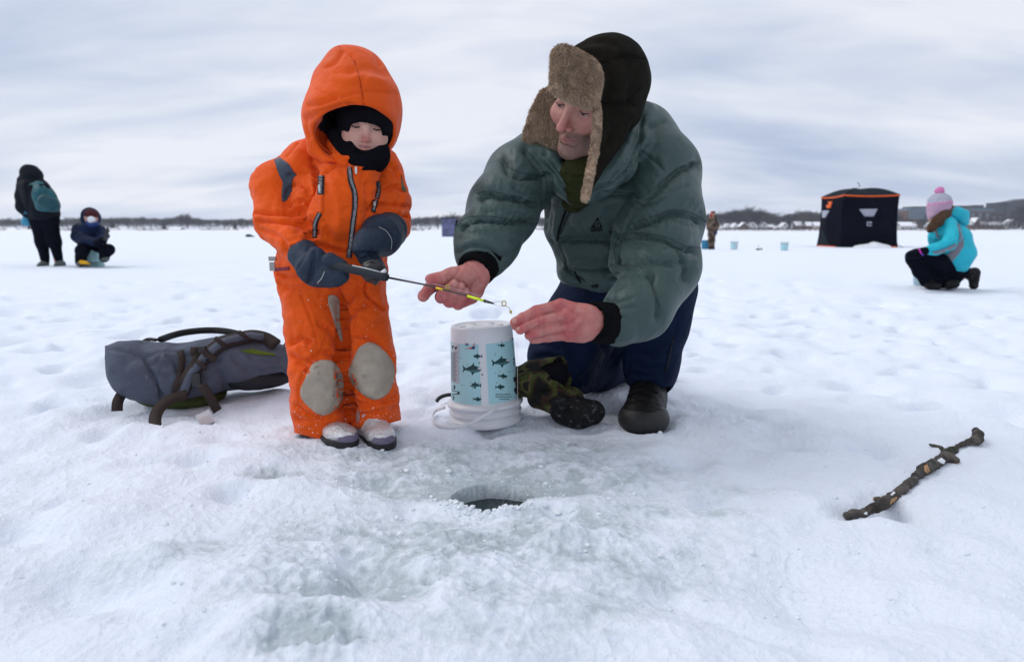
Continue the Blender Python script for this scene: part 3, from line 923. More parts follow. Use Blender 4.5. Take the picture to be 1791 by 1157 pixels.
z1 = Z(420, 60, 2.894); z2 = Z(420, 420, 3.044)
HS = .745
def build_child():
    base = G(612, 768); base[2] = gz(base)
    root = thing('person', 'small child in a bright orange hooded snowsuit holding a short fishing rod', 'person', base)
    # ---- suit: trunk, legs, sleeves
    trunk = U(.025, chain([(622, 292, 1.68, 66), (600, 370, 1.69, 84), (578, 450, 1.69, 82)], .015), chain([(560, 292, 1.70, 52), (660, 305, 1.70, 42)]),
              ball(598, 365, 1.665, 84, 92, .115), ball(575, 452, 1.67, 80, 52, .115), ball(640, 452, 1.70, 32, 46, .09))
    legs = U(.003, chain([(543, 478, 1.68, 60), (553, 560, 1.66, 53), (557, 645, 1.635, 50), (562, 712, 1.645, 50), (563, 738, 1.645, 48)], .012),
             chain([(618, 478, 1.70, 54), (636, 560, 1.68, 43), (646, 630, 1.655, 44), (650, 690, 1.665, 46), (655, 722, 1.67, 45)], .012))
    arm_l = chain([(522, 296, 1.70, 36), (485, 327, 1.68, 43), (487, 385, 1.65, 42), (520, 424, 1.585, 33), (532, 446, 1.555, 25)], .012)
    arm_r = chain([(667, 300, 1.71, 36), (682, 350, 1.695, 35), (684, 392, 1.665, 33), (668, 410, 1.615, 30)], .012)
    shl = ball(536, 292, 1.69, 42, 40, .085)
    suit = U(.025, U(.03, trunk, legs), shl)
    suit = U(.012, suit, arm_l, arm_r)
    # open hems round the boots
    for hx, hy, hY, a, b in ((566, 765, 1.645, 40, 18), (660, 750, 1.665, 37, 18)):
        suit = SUB(.008, suit, ball(hx, hy, hY, a, b, .075))
        suit = WARP(suit, .0035, 15, (1, 1, 1.6), 3)
    zz = z1; zy = z2
    strokes = [
        # yoke and shoulder seams
        (zz((330, 500), (260, 590), (230, 620)), 2.2, 2.5), (zz((245, 715), (300, 700), (360, 680)), 2.5, 4), (zz((360, 640), (365, 720), (345, 800), (310, 870), (300, 930), (370, 1010)), 5, 10, 18, 6),
        (zz((60, 900), (150, 905), (250, 900), (300, 890)), 4, 7, 16, -4), (zz((85, 945), (180, 950), (300, 950), (350, 960)), 3.5, 6), (zz((230, 820), (270, 760), (340, 790)), 4, 5), (zz((250, 860), (300, 830), (320, 800)), 4, 6),
        (zz((370, 1010), (330, 1040), (270, 1080), (250, 1100)), 4, 8), (zz((100, 990), (200, 1030), (240, 1110)), 5, 5),
        (zz((360, 640), (370, 560)), 3, 5), (zz((660, 890), (700, 850), (740, 720), (755, 650)), 5, 10, 16, 5), (zz((740, 790), (780, 770), (830, 790)), 3.5, 6, 12, -3), (zz((690, 880), (760, 860), (850, 870)), 3.5, 6, 12, -3),
        (zz((700, 920), (780, 905), (860, 925)), 3, 6), (zz((760, 640), (790, 690), (805, 720)), 4, 5), (zz((420, 610), (520, 660), (700, 630)), 4, 7, 14, -5),
        (zz((430, 700), (520, 640), (560, 650)), 4, 5), (zz((470, 760), (500, 880), (490, 1000)), 8, -3.5), (zz((620, 720), (600, 850), (590, 950)), 3, 2.5), (zz((640, 760), (650, 900), (630, 1000)), 6, 4),
        (zz((380, 1060), (480, 1090), (540, 1100)), 5, 7), (zz((420, 950), (470, 1040), (540, 1060)), 6, 4), (zz((610, 690), (690, 680), (740, 700)), 3, 3),
        # trousers
        (zy((300, 170), (330, 300), (370, 400), (400, 500), (415, 600), (410, 640)), 2.2, 3), (zy((185, 180), (260, 200), (330, 190)), 4, 7, 14, -4), (zy((200, 230), (280, 260), (420, 230), (500, 250)), 6, 5),
        (zy((535, 230), (540, 400), (550, 560), (545, 660), (565, 800), (580, 900)), 4.5, 20, 20, 8), (zy((640, 250), (600, 300), (560, 330)), 5, 7), (zy((690, 330), (620, 360), (560, 420)), 5, 6), (zy((660, 240), (610, 400), (590, 480)), 2.2, 3),
        (zy((620, 500), (700, 520), (765, 560)), 5, 6), (zy((270, 550), (330, 520), (370, 540)), 5, 6, 14, -5), (zy((275, 620), (320, 640), (380, 640)), 6, 8), (zy((300, 650), (350, 680), (340, 700)), 5, 8), (zy((390, 630), (440, 590), (520, 620), (550, 650)), 5, 7, 12, -4),
        (zy((340, 690), (310, 800), (320, 920)), 2.2, 3), (zy((300, 880), (360, 930), (440, 950)), 5, 7), (zy((290, 950), (380, 960), (480, 920), (570, 900)), 6, 6, 16, -4), (zy((580, 760), (640, 830), (720, 870)), 5, 6), (zy((580, 870), (680, 880), (800, 850), (840, 830)), 6, 7, 14, -4), (zy((620, 940), (720, 920), (850, 880)), 5, 5),
        (zy((570, 830), (580, 900), (600, 960)), 6, 12), (zy((780, 600), (810, 650), (830, 760)), 5, 4), (zy((675, 215), (670, 280), (720, 330), (768, 372)), 3, 6), (zy((420, 440), (480, 480), (540, 560)), 6, 5), (zy((760, 430), (690, 470), (600, 500)), 6, 4),
    ]
    def hem(V, Fq):
        q, zc = proj(V)
        # pull the cuffs up to the slanting hem lines
        return V
    V, Fq = polygonize(suit, .0034)
    keep = []
    q, _ = proj(V)
    # trouser hems: cut below a slanting line
    hem_y = np.where(q[:, 0] < 612, np.interp(q[:, 0], [505, 515, 561, 585, 612], [750, 756, 768, 760, 742]), np.interp(q[:, 0], [612, 637, 665, 700, 720], [746, 750, 744, 734, 726]))
    bad = (q[:, 1] > hem_y + 1) & (V[:, 2] < .12)
    Fq = Fq[~bad[Fq].all(1)]
    low = (q[:, 1] > hem_y) & bad
    V[low, 2] += (q[low, 1] - hem_y[low]) * .0012
    rg = random.Random(9); extra = []
    for st in strokes:
        if st[2] < 5 or st[2] > 15: continue
        sp = np.array(spline(st[0], 5)); t = np.gradient(sp, axis=0); t /= np.linalg.norm(t, axis=1)[:, None] + 1e-9
        for i in range(1, len(sp) - 1, 2):
            if rg.random() < .6:
                nn = np.array([-t[i, 1], t[i, 0]]) * rg.choice((-1, 1)); L_ = rg.uniform(16, 36); e_ = sp[i] + nn * L_ + t[i] * rg.uniform(-18, 18)
                extra.append(([tuple(sp[i]), tuple((sp[i] + e_) / 2 + t[i] * rg.uniform(-2, 2)), tuple(e_)], 5.0, rg.uniform(1.2, 3.2)))
    V, Fq = drop_crumbs(V, Fq)
    V = sew(V, Fq, extra, 1, 1.3, -.1); V = sew(V, Fq, strokes, .95, 1.6, -.08); V = smooth_mesh(V, Fq, 1, .25)
    suit_o = obj('snowsuit', V, Fq, M_ORANGE, root, True)
    bv = bvh_of(suit_o)
    # ---- hood: a shell open at the front
    hood = U(.026, ball(606, 118, 1.70, 33, 32, .075), ball(613, 160, 1.675, 66, 58, .12), ball(617, 205, 1.66, 84, 66, .145), ball(615, 238, 1.675, 72, 46, .13), ball(628, 128, 1.69, 48, 40, .09), ball(642, 175, 1.665, 56, 56, .115))
    hood = U(.02, hood, chain([(545, 226, 1.60, 9), (550, 262, 1.61, 9), (580, 285, 1.60, 10), (618, 299, 1.605, 9), (655, 288, 1.615, 8)], .02))
    hood_outer = hood
    cave = U(.02, ball(621, 222, 1.52, 71, 33, .11), ball(622, 236, 1.585, 71, 44, .10), ball(632, 264, 1.545, 58, 28, .09), ball(648, 232, 1.54, 42, 28, .09), ball(620, 192, 1.63, 56, 40, .085))
    hood = SUB(.012, hood, cave)
    hood = SUB(.01, hood, plane(P(620, 292, 1.62), (0.0, .25, 1.0)))
    hood = WARP(hood, .005, 11, (1, 1, 1), 2)
    hs = [(zz((505, 60), (580, 130), (610, 250), (635, 390)), 2.0, 3.5, 9, -1.5), (zz((385, 275), (480, 320), (620, 290), (790, 300)), 2.0, 2.5), (zz((345, 360), (400, 350), (480, 320)), 5, 6), (zz((320, 440), (420, 390), (560, 360)), 6, 5), (zz((430, 160), (480, 140), (520, 80)), 4, 5), (zz((560, 190), (640, 170), (730, 200)), 7, 4),
          (zz((330, 420), (330, 470), (350, 520)), 4, 5), (zz((480, 230), (540, 240), (590, 220)), 8, -4), (zz((660, 230), (720, 240), (770, 280)), 8, -4), (zz((400, 430), (480, 395), (600, 380)), 4, -3), (zz((700, 110), (710, 150)), 5, 6)]
    V, Fq = polygonize(hood, .0038)
    V = sew(V, Fq, hs, 1.1, 1.5)
    hood_o = obj('hood', V, Fq, M_ORANGE, suit_o, True)
    # dark fleece lining of the hood, its collar side orange with shade painted in
    inner = lambda d_: (lambda p: cave(p) + d_)
    f_in = lambda p: np.maximum(cave(p) - .0005, -(cave(p) + .005))
    f_in.box = cave.box
    f_in = INT(f_in, plane(P(620, 240, 1.590), (0, -1, 0)))
    f_in = INT(f_in, lambda p: hood_outer(p) + .004)
    f_in.box = cave.box
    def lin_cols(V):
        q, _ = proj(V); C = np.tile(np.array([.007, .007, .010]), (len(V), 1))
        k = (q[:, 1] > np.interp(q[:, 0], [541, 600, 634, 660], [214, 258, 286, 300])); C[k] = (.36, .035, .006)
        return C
    sdf_obj('hood_lining', f_in, .0036, mat('hood_lining', (.1, .1, .1), .95, .03, attr=True), hood_o, cols=lin_cols)
    # ---- head
    R = basis(12, 27, 6); c = P(641, 222, 1.585) - R @ (np.array([0, .080, 0]) * HS)
    hd = head_sdf(c, R, HS, True, neck=chain([(630, 250, 1.66, 34), (612, 300, 1.69, 44)]))
    body = sdf_obj('body', hd, .0019, M_SKIN, root, cols=face_cols(c, R, HS, True))
    lashes(body, c, R, HS, .0024)
    # wisps of fringe
    M_HAIR = mat('fair_brown_hair', (.20, .125, .07), .6, .3)
    hb = MB()
    for i in range(46):
        u = random.uniform(-.034, .030); l = random.uniform(.012, .026) * (1 if abs(u - .004) < .02 else .6)
        a = c + R @ (np.array([u, .083 - u * u * 9, .034]) * HS); b_ = c + R @ (np.array([u + random.uniform(-.006, .008), .089 - u * u * 9, .032 - l]) * HS)
        hb.tube([a, (a + b_) / 2 + R @ np.array([0, .003, 0]), b_], [.0009, .0008, .0002], 4, False)
    hb.build('fringe', M_HAIR, body, True)
    # black balaclava: a shell with a window for the face
    bal = U(.02, ell(c + R @ np.array([0, -.002, .004]), (.068, .078, .068), R), ell(c + R @ np.array([0, .03, -.075]), (.062, .058, .050), R), chain([(632, 280, 1.635, 22), (628, 288, 1.65, 30)]))
    bal = SUB(.006, bal, U(.03, ell(c + R @ np.array([-.001, .095, -.008]), (.045, .06, .020), R), ell(c + R @ np.array([0, .095, -.034]), (.033, .06, .025), R)))
    bal = WARP(bal, .003, 22)
    bal = U(.015, bal, WARP(chain([(586, 236, 1.62, 13), (602, 264, 1.62, 13), (632, 281, 1.615, 11), (668, 264, 1.63, 11)], .02), .002, 40))
    sdf_obj('balaclava', bal, .0028, M_BLACKKNIT, root)
    # ---- knee patches and other sewn pieces
    for poly in ([(430, 637), (385, 660), (345, 740), (322, 800), (340, 860), (440, 933), (532, 876), (550, 800), (544, 715), (508, 655), (470, 638)], [(680, 542), (630, 575), (599, 645), (578, 692), (590, 752), (642, 810), (715, 848), (785, 815), (818, 740), (818, 660), (770, 590), (720, 552)]):
        cloth_patch('knee_patch', bv, z2(*poly), M_GREYPATCH, suit_o, .002, 4)
    cloth_patch('thigh_patch', bv, z2((480, 290), (515, 297), (530, 330), (530, 420), (543, 500), (543, 540), (520, 500), (490, 400), (470, 340), (470, 300)), M_GREYPATCH, suit_o, .002, 4)
    cloth_patch('sleeve_patch', bv, z1((165, 613), (205, 625), (245, 655), (285, 715), (268, 728), (262, 760), (262, 790), (235, 842), (212, 848), (210, 800), (216, 750), (196, 710), (180, 660)), M_SLATE, suit_o, .0015, 3, close=False)
    def zipper(pl, w, puller=None):
        pl = z1(*pl)
        zt = cloth_patch('zipper', bv, band_poly(pl, w), M_ZIPTAPE, suit_o, .0022, 3, close=False)
        teeth = MB(); sp = spline(pl, 10)
        d = np.cumsum([0] + [math.dist(sp[i], sp[i + 1]) for i in range(len(sp) - 1)])
        for s_ in np.arange(1, d[-1] - 1, 2.0):
            x, y = np.interp(s_, d, [p[0] for p in sp]), np.interp(s_, d, [p[1] for p in sp])
            l, nn = cast(bv, x, y)
            if l is None: continue
            teeth.box(l + nn * .0028, (w * .22 / 700, .0008, .0006))
        teeth.build('zip_teeth', M_ZIPTEETH, zt, False)['kind'] = 'stuff'
        if puller:
            (x, y), h = z1(puller)[0], 16
            l, nn = cast(bv, x, y)
            if l is not None: MB().prism([(-.002, -.008), (.002, -.008), (.0028, .003), (.0018, .008), (-.0018, .008), (-.0028, .003)], l + nn * .006, (1, 0, 0), (0, 0, 1), .002).build('zip_pull', M_STEEL, zt)
    zipper([(553, 672), (560, 740), (578, 800), (580, 870), (570, 960), (560, 1060), (550, 1130)], 9.5, (582, 690))
    zipper([(410, 716), (410, 760), (408, 812)], 11, (408, 780))
    zipper([(405, 905), (385, 945), (378, 1000), (378, 1030)], 8)
    zipper([(698, 742), (700, 800), (685, 855), (672, 900)], 7.5, (682, 860))
    cloth_patch('zip_flap', bv, z1((396, 812), (420, 812), (418, 905), (400, 905)), M_ORANGE, suit_o, .003, 3, close=False)
    cloth_patch('pocket_flap', bv, z2((676, 215), (672, 285), (720, 330), (768, 372), (765, 350), (750, 230)), M_ORANGE, suit_o, .003, 4, close=False)
    cloth_patch('care_tag', bv, z2((188, 148), (262, 140), (264, 158), (188, 164)), mat('maroon_tag', (.20, .02, .04), .6), suit_o, .002, 3, close=False)
    l, nn = cast(bv, *z2((205, 150))[0])
    cl = P(*z2((172, 140))[0], 1.60)
    MB().box(cl, (.006, .003, .010)).box(cl + np.array([.001, 0, .018]), (.008, .004, .005)).build('side_buckle', mat('buckle_grey', (.30, .29, .27), .35, .5, metal=.6), suit_o)
    # olive badge on the far sleeve
    cloth_patch('sleeve_badge', bv, z1((815, 710), (826, 760), (844, 800), (818, 790)), mat('olive_badge', (.12, .13, .07), .7), suit_o, .002, 3, close=False)
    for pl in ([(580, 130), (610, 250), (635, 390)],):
        stroke_tube('hood_seam', bvh_of(hood_o), z1(*pl), .0006, M_SEAM, hood_o, .0006)  # dark tube putting the shade of the hood seam into colour
    # snow clinging to the lower legs
    me = suit_o.data; rr_ = random.Random(4); sb = MB()
    for i in range(230):
        x = rr_.uniform(515, 695); y = 760 - abs(rr_.gauss(0, 55)) if rr_.random() < .8 else rr_.uniform(480, 760)
        l, nn = cast(bv, x, y)
        if l is None: continue
        s_ = min(.0006 * math.exp(abs(rr_.gauss(0, .6))), .0022); a = np.array([rr_.gauss(0, 1) for _ in range(3)]); a /= np.linalg.norm(a); b_ = np.cross(nn, a); b_ /= np.linalg.norm(b_) + 1e-9; c_ = np.cross(nn, b_)
        q = l + nn * .0002; k = [q + b_ * s_, q + c_ * s_ * rr_.uniform(.5, 1.4), q - b_ * s_ * rr_.uniform(.6, 1.3), q - c_ * s_, q + nn * s_ * .7]
        sb.add(k, [(0, 1, 4), (1, 2, 4), (2, 3, 4), (3, 0, 4)])
    sb.build('snow_specks', M_SNOWCAP, suit_o)['kind'] = 'stuff'
    # ---- mittens
    m1 = U(.014, chain([(532, 446, 1.552, 27), (548, 466, 1.535, 31)], 0), chain([(560, 475, 1.525, 27), (585, 480, 1.505, 23)], 0), chain([(553, 447, 1.51, 15), (534, 470, 1.51, 15)], 0))
    m1 = U(.006, m1, chain([(577, 458, 1.495, 16), (597, 467, 1.492, 13)], 0), chain([(570, 486, 1.50, 17), (598, 483, 1.49, 13)], 0))
    m1 = WARP(m1, .0035, 26)
    mo = sdf_obj('mitten', m1, .0026, M_NAVY, root, strokes=[([(540, 433), (530, 455), (520, 470)], 3, 3), ([(550, 440), (546, 470), (540, 495)], 3.5, 7), (Z(480, 370, 6.888)((600, 640), (700, 680), (780, 650)), 3, 6)])
    b1 = bvh_of(mo)
    stroke_tube('piping', b1, Z(480, 370, 6.888)((605, 722), (570, 800), (520, 858)), .0008, M_THREAD, mo, .0006)
    m2 = U(.012, chain([(682, 402, 1.632, 31), (668, 412, 1.60, 36)], 0), chain([(668, 412, 1.59, 35), (645, 426, 1.545, 27), (634, 436, 1.52, 17)], .01))
    m2 = U(.006, m2, chain([(638, 452, 1.53, 12), (652, 462, 1.53, 16), (664, 474, 1.535, 13)], .01))
    m2 = SUB(.01, m2, ball(690, 398, 1.66, 26, 26, .03)) 
    m2 = WARP(m2, .003, 26)
    zq = Z(480, 370, 6.888)
    mo2 = sdf_obj('mitten', m2, .0026, M_NAVY, root, strokes=[(zq((1130, 180), (1250, 160), (1380, 220), (1460, 340), (1440, 470)), 3, 6, 10, -3), (zq((980, 520), (1100, 500), (1230, 530)), 4, 9), (zq((1000, 380), (1080, 440), (1180, 470)), 3, 3)])
    stroke_tube('piping', bvh_of(mo2), zq((1260, 185), (1350, 240), (1410, 340), (1405, 450)), .0007, M_THREAD, mo2, .0005)
    # ---- boots
    for (tx, ty, tY, hx, hy, hY, w) in ((604, 757, 1.560, 555, 757, 1.665, 31), (667, 748, 1.575, 650, 746, 1.675, 29)):
        toe = P(tx, ty, tY); heel = P(hx, hy, hY)
        d = toe - heel; d[2] = 0; L_ = np.linalg.norm(d); d /= L_; n_ = np.array([-d[1], d[0], 0]); Rb = np.stack([d, n_, [0, 0, 1]], 1)
        gzv = min(gz(toe), gz(heel)) - .004
        o_ = (toe + heel) / 2; o_[2] = gzv
        upper = U(.03, ell(o_ + d * (L_ * .30) + np.array([0, 0, .025]), (.058, .036, .026), Rb), ell(o_ - d * (L_ * .35) + np.array([0, 0, .04]), (.055, .036, .045), Rb), cone(o_ - d * L_ * .3 + np.array([0, 0, .03]), o_ - d * L_ * .38 + np.array([0, 0, .11]), .034, .030))
        upper = SUB(.002, upper, plane(o_ + np.array([0, 0, .016]), (0, 0, 1)))
        bo = sdf_obj('boot', WARP(upper, .0025, 45), .003, M_SILVER, root)
        sole = INT(U(.02, ell(o_ + d * (L_ * .30) + np.array([0, 0, .012]), (.062, .0395, .045), Rb), ell(o_ - d * (L_ * .35) + np.array([0, 0, .012]), (.058, .042, .045), Rb)), box(o_ + np.array([0, 0, .010]), (.3, .3, .0115)))
        sdf_obj('sole', sole, .003, M_RUBBER, bo)
        tc_ = SUB(.003, ell(o_ + d * (L_ * .28 + .012) + np.array([0, 0, .026]), (.054, .0395, .0285), Rb), plane(o_ + d * (L_ * .28 + .026), d * -1 * np.array([1, 1, 1]) * -1))
        tcap = SUB(.003, ell(o_ + d * (L_ * .30 + .002) + np.array([0, 0, .022]), (.060, .0375, .024), Rb), plane(o_ + d * (L_ * .28 + .042), d))
        sdf_obj('toe_cap', tcap, .003, M_PURPLE, bo)
    return root
child = build_child()

# ================================================================== the kneeling man
M_DOWN = mat('green_down_jacket_nylon', (.037, .067, .063), .44, .30, bump=[(22, .004, 'noise'), (90, .0008, 'noise')], var=(8, .035), sheen=.05)
M_SEAMSHADE = mat('seam_shade_green', (.018, .03, .031), .6, .3)  # darker jacket green, for the shade painted along the seams
M_RIB = mat('black_ribbed_knit', (.006, .006, .007), .95, .03, bump=[(420, .003, 'noise')])
M_OLIVE = mat('olive_neck_gaiter', (.028, .031, .012), .9, .05, bump=[(50, .006, 'noise'), (700, .0008, 'noise')])
M_HAT = mat('dark_waxed_cotton', (.0095, .0082, .006), .85, .05, bump=[(26, .006, 'noise'), (500, .0006, 'noise')], var=(40, .3))
M_FUR = mat('tan_sheepskin', (.46, .345, .25), .9, .05, var=(55, .22))
M_JEANS = mat('navy_snow_trousers', (.0045, .011, .034), .7, .08, bump=[(18, .010, 'noise'), (700, .0005, 'noise')], var=(14, .25))
M_LEATHER = mat('black_boot_leather', (.006, .006, .006), .5, .15, bump=[(60, .003, 'noise')], var=(40, .3), dust=((.3, .31, .33), 60, .70, .84))
M_LOGO = mat('black_embroidery', (.006, .007, .008), .8, .2)
M_NAIL = mat('fingernail', (.47, .20, .18), .35, .4)

def fur_mesh(f, vox, n, length, droop=(0, 0, -.4), seed=1, strokes=None):
    V, Fq = polygonize(f, vox)
    if strokes: V = sew(V, Fq, strokes)
    N_ = vnormals(V, Fq); rng = np.random.default_rng(seed)
    a = np.linalg.norm(np.cross(V[Fq[:, 1]] - V[Fq[:, 0]], V[Fq[:, 3]] - V[Fq[:, 0]]), axis=1)
    pick = rng.choice(len(Fq), n, p=a / a.sum())
    w = rng.dirichlet((1, 1, 1, 1), n)
    p = (V[Fq[pick]] * w[:, :, None]).sum(1); nn = N_[Fq[pick, 0]]
    clump = np.stack([fbm3(p + k * 3.7, 75, 2) for k in range(3)], 1)
    d = nn + np.array(droop) + clump * 1.1 + rng.normal(0, .28, (n, 3)); d /= np.linalg.norm(d, axis=1)[:, None]
    l = length * rng.uniform(.6, 1.3, n)[:, None]
    s = np.cross(d, rng.normal(size=(n, 3))); s /= np.linalg.norm(s, axis=1)[:, None] + 1e-9
    w_ = .00075
    v0 = p - nn * .001 - s * w_; v1 = p - nn * .001 + s * w_
    v2 = p + d * l * .6 - s * w_ * .8; v3 = p + d * l * .6 + s * w_ * .8
    v4 = p + d * l + np.array(droop) * l * .4
    b = len(V)
    VV = np.concatenate([V, np.stack([v0, v1, v3, v2, v4], 1).reshape(-1, 3)])
    k = b + 5 * np.arange(n)
    Q = np.concatenate([Fq, np.stack([k, k + 1, k + 2, k + 3], 1)])
    T = np.stack([k + 3, k + 2, k + 4], 1)
    return VV, [tuple(q) for q in Q.tolist()] + [tuple(q) for q in T.tolist()]

Z8 = Z(780, 180, 3.044); ZF = Z(940, 60, 3.857); ZH = Z(720, 430, 4.975); ZB = Z(880, 560, 5.117); Z3 = Z(780, 40, 3.617)
def plate(poly, Y0, tilt, th, rr, bend=0.0, bendv=0.0):
    """rounded plate through the pixel outline poly; tilt = metres further away per px to the right / down"""
    p = np.array(poly, float); c = p.mean(0)
    o = P(c[0], c[1], Y0); s = mpp(o)
    ux = P(c[0] + 10, c[1], Y0 + 10 * tilt[0]) - o; vx = P(c[0], c[1] - 10, Y0 - 10 * tilt[1]) - o
    ux /= np.linalg.norm(ux); vx -= ux * (ux @ vx); vx /= np.linalg.norm(vx); nx = np.cross(ux, vx)
    uv = []
    for x, y in poly:
        d = ray(x, y); t = ((o - CAM) @ nx) / (d @ nx); q = CAM + d * t - o
        uv.append((q @ ux, q @ vx))
    return slab(uv, o, ux, vx, th, rr, bend, bendv)

def man_hands():
    out = []
    # his right hand: palm turned up, fingers curled behind the rod
    D = .035
    C = lambda pts, k=0.0: chain([(x, y, Y + D, r) for x, y, Y, r in pts], k)
    wrist = U(.01, C([(846, 462, 1.405, 25), (832, 478, 1.395, 25)]), C([(838, 474, 1.40, 24), (822, 500, 1.40, 23)]))
    palm = U(.016, C([(828, 482, 1.39, 22), (804, 494, 1.405, 17)]), C([(826, 506, 1.405, 20), (806, 516, 1.42, 13)]), C([(812, 483, 1.375, 17), (792, 482, 1.372, 14)]))
    thumb = C([(806, 481, 1.372, 15), (783, 483, 1.362, 12.5), (765, 487, 1.358, 10.5), (755, 487.5, 1.356, 9), (751, 487.5, 1.356, 7.6)], .004)
    index = C([(800, 500, 1.415, 12), (765, 497, 1.405, 10.5), (752, 503, 1.395, 10.5), (741, 517, 1.380, 9.5), (739.5, 519, 1.378, 8.6)], .004)
    mid = C([(812, 512, 1.420, 12), (772, 519, 1.392, 11), (780, 511, 1.360, 10.2), (794, 497, 1.344, 8.6)], .004)
    ring = C([(818, 518, 1.420, 11.5), (786, 527, 1.392, 10.6), (795, 516, 1.362, 9.6), (806, 501, 1.350, 8.0)], .004)
    pink = C([(826, 520, 1.418, 11), (801, 532, 1.394, 9.6), (809, 521, 1.368, 8.6), (815, 509, 1.356, 7.2)], .004)
    hand = U(.010, U(.012, wrist, palm), thumb)
    for fg in (index, mid, ring, pink): hand = U(.0032, hand, fg)
    web = C([(790, 492, 1.395, 13), (772, 494, 1.39, 9)])
    hand = U(.008, hand, web)
    nails = [(796, 495, 1.345), (808, 499.5, 1.352), (816.5, 508, 1.358)]
    creases = [(ZH((300, 262), (318, 300)), 2.0, 1.2), (ZH((205, 285), (215, 320)), 1.8, .9), (ZH((420, 190), (380, 260), (320, 320)), 3, 2.2), (ZH((560, 300), (500, 360), (470, 420)), 3, 1.8), (ZH((130, 350), (160, 390)), 2, 1.0), (ZH((225, 470), (300, 400)), 1.5, .8), (ZH((480, 150), (560, 220), (600, 320)), 2.5, 1.2)]
    red = [(745, 512, 16), (772, 524, 18), (787, 530, 16), (800, 535, 14), (755, 489, 14), (820, 528, 18)]
    out.append((hand, creases, red, [(796.5, 495.0, 5.2, 6.2, -.2), (808, 499.5, 4.8, 5.8, -.1), (816, 508, 4.2, 5, .0)]))
    # his left hand: back of the hand to the camera, finger tips closing on the hook
    D2 = -.035
    E = lambda pts, k=0.0: chain([(x, y, Y + D2, r) for x, y, Y, r in pts], k)
    wrist = U(.012, E([(1045, 560, 1.42, 23), (1022, 554, 1.40, 21)]), E([(1045, 572, 1.42, 23), (1020, 570, 1.405, 22)]))
    back = U(.014, E([(1022, 554, 1.402, 21), (985, 536, 1.392, 13.5)]), E([(1020, 562, 1.400, 22), (994, 552, 1.386, 15)]), E([(1018, 572, 1.404, 21), (996, 570, 1.388, 15)]), E([(1016, 580, 1.410, 19), (994, 584, 1.396, 14)]))
    index = E([(980, 535, 1.392, 12.4), (938, 545, 1.372, 10.8), (915, 556, 1.360, 9.6), (902, 563, 1.356, 8.4), (900.5, 564, 1.356, 8.4)], .004)
    mid = E([(990, 552, 1.386, 12), (946, 561, 1.362, 10.4), (922, 570, 1.352, 9.2), (910, 576, 1.352, 8.8)], .004)
    ring = E([(992, 569, 1.388, 11.5), (954, 576, 1.364, 9.8), (935, 582, 1.356, 9.8), (926, 586, 1.358, 8.6)], .004)
    pink = E([(990, 584, 1.396, 11.5), (960, 588, 1.374, 9.6), (940, 591, 1.368, 8.8), (932, 593, 1.370, 7.6)], .004)
    thumb = E([(1000, 545, 1.44, 15), (950, 553, 1.42, 12), (915, 564, 1.395, 11), (903, 569, 1.382, 9)], .006)
    hand = U(.012, wrist, back)
    for fg in (index, mid, ring, pink): hand = U(.0017, hand, fg)
    hand = U(.003, hand, thumb)
    for kx, ky, kY, r in ((980, 531, 1.378, 8), (992, 549, 1.372, 8), (994, 566, 1.374, 8), (993, 581, 1.382, 7)):
        hand = U(.008, hand, E([(kx, ky, kY + .006, r), (kx + .1, ky, kY + .006, r)]))
    creases = [(ZH((1060, 520), (1050, 590)), 2, .9), (ZH((1085, 520), (1075, 585)), 2, .8), (ZH((1115, 620), (1105, 690)), 2, .9), (ZH((1150, 700), (1140, 760)), 2, .8), (ZH((960, 590), (975, 630)), 1.6, .8), (ZH((1000, 690), (1015, 730)), 1.6, .7),
               (ZH((1450, 600), (1400, 650), (1300, 680)), 3, 1.5), (ZH((1480, 680), (1420, 740), (1370, 760)), 3, 1.5), (ZH((1330, 530), (1400, 570)), 3, 1.0), (ZH((900, 700), (1060, 630), (1230, 570)), 1.4, 1.6), (ZH((985, 760), (1120, 690), (1300, 655)), 1.4, 1.6), (ZH((1015, 810), (1180, 780), (1330, 745)), 1.4, 1.4)]
    red = [(905, 562, 18), (912, 575, 16), (930, 586, 14), (983, 532, 20), (996, 549, 16), (998, 566, 16), (996, 583, 16), (940, 545, 12), (948, 562, 12)]
    out.append((hand, creases, red, [(899.5, 560.5, 4.6, 5.4, .35), (906, 574.5, 3.8, 4.6, .3)]))
    return out

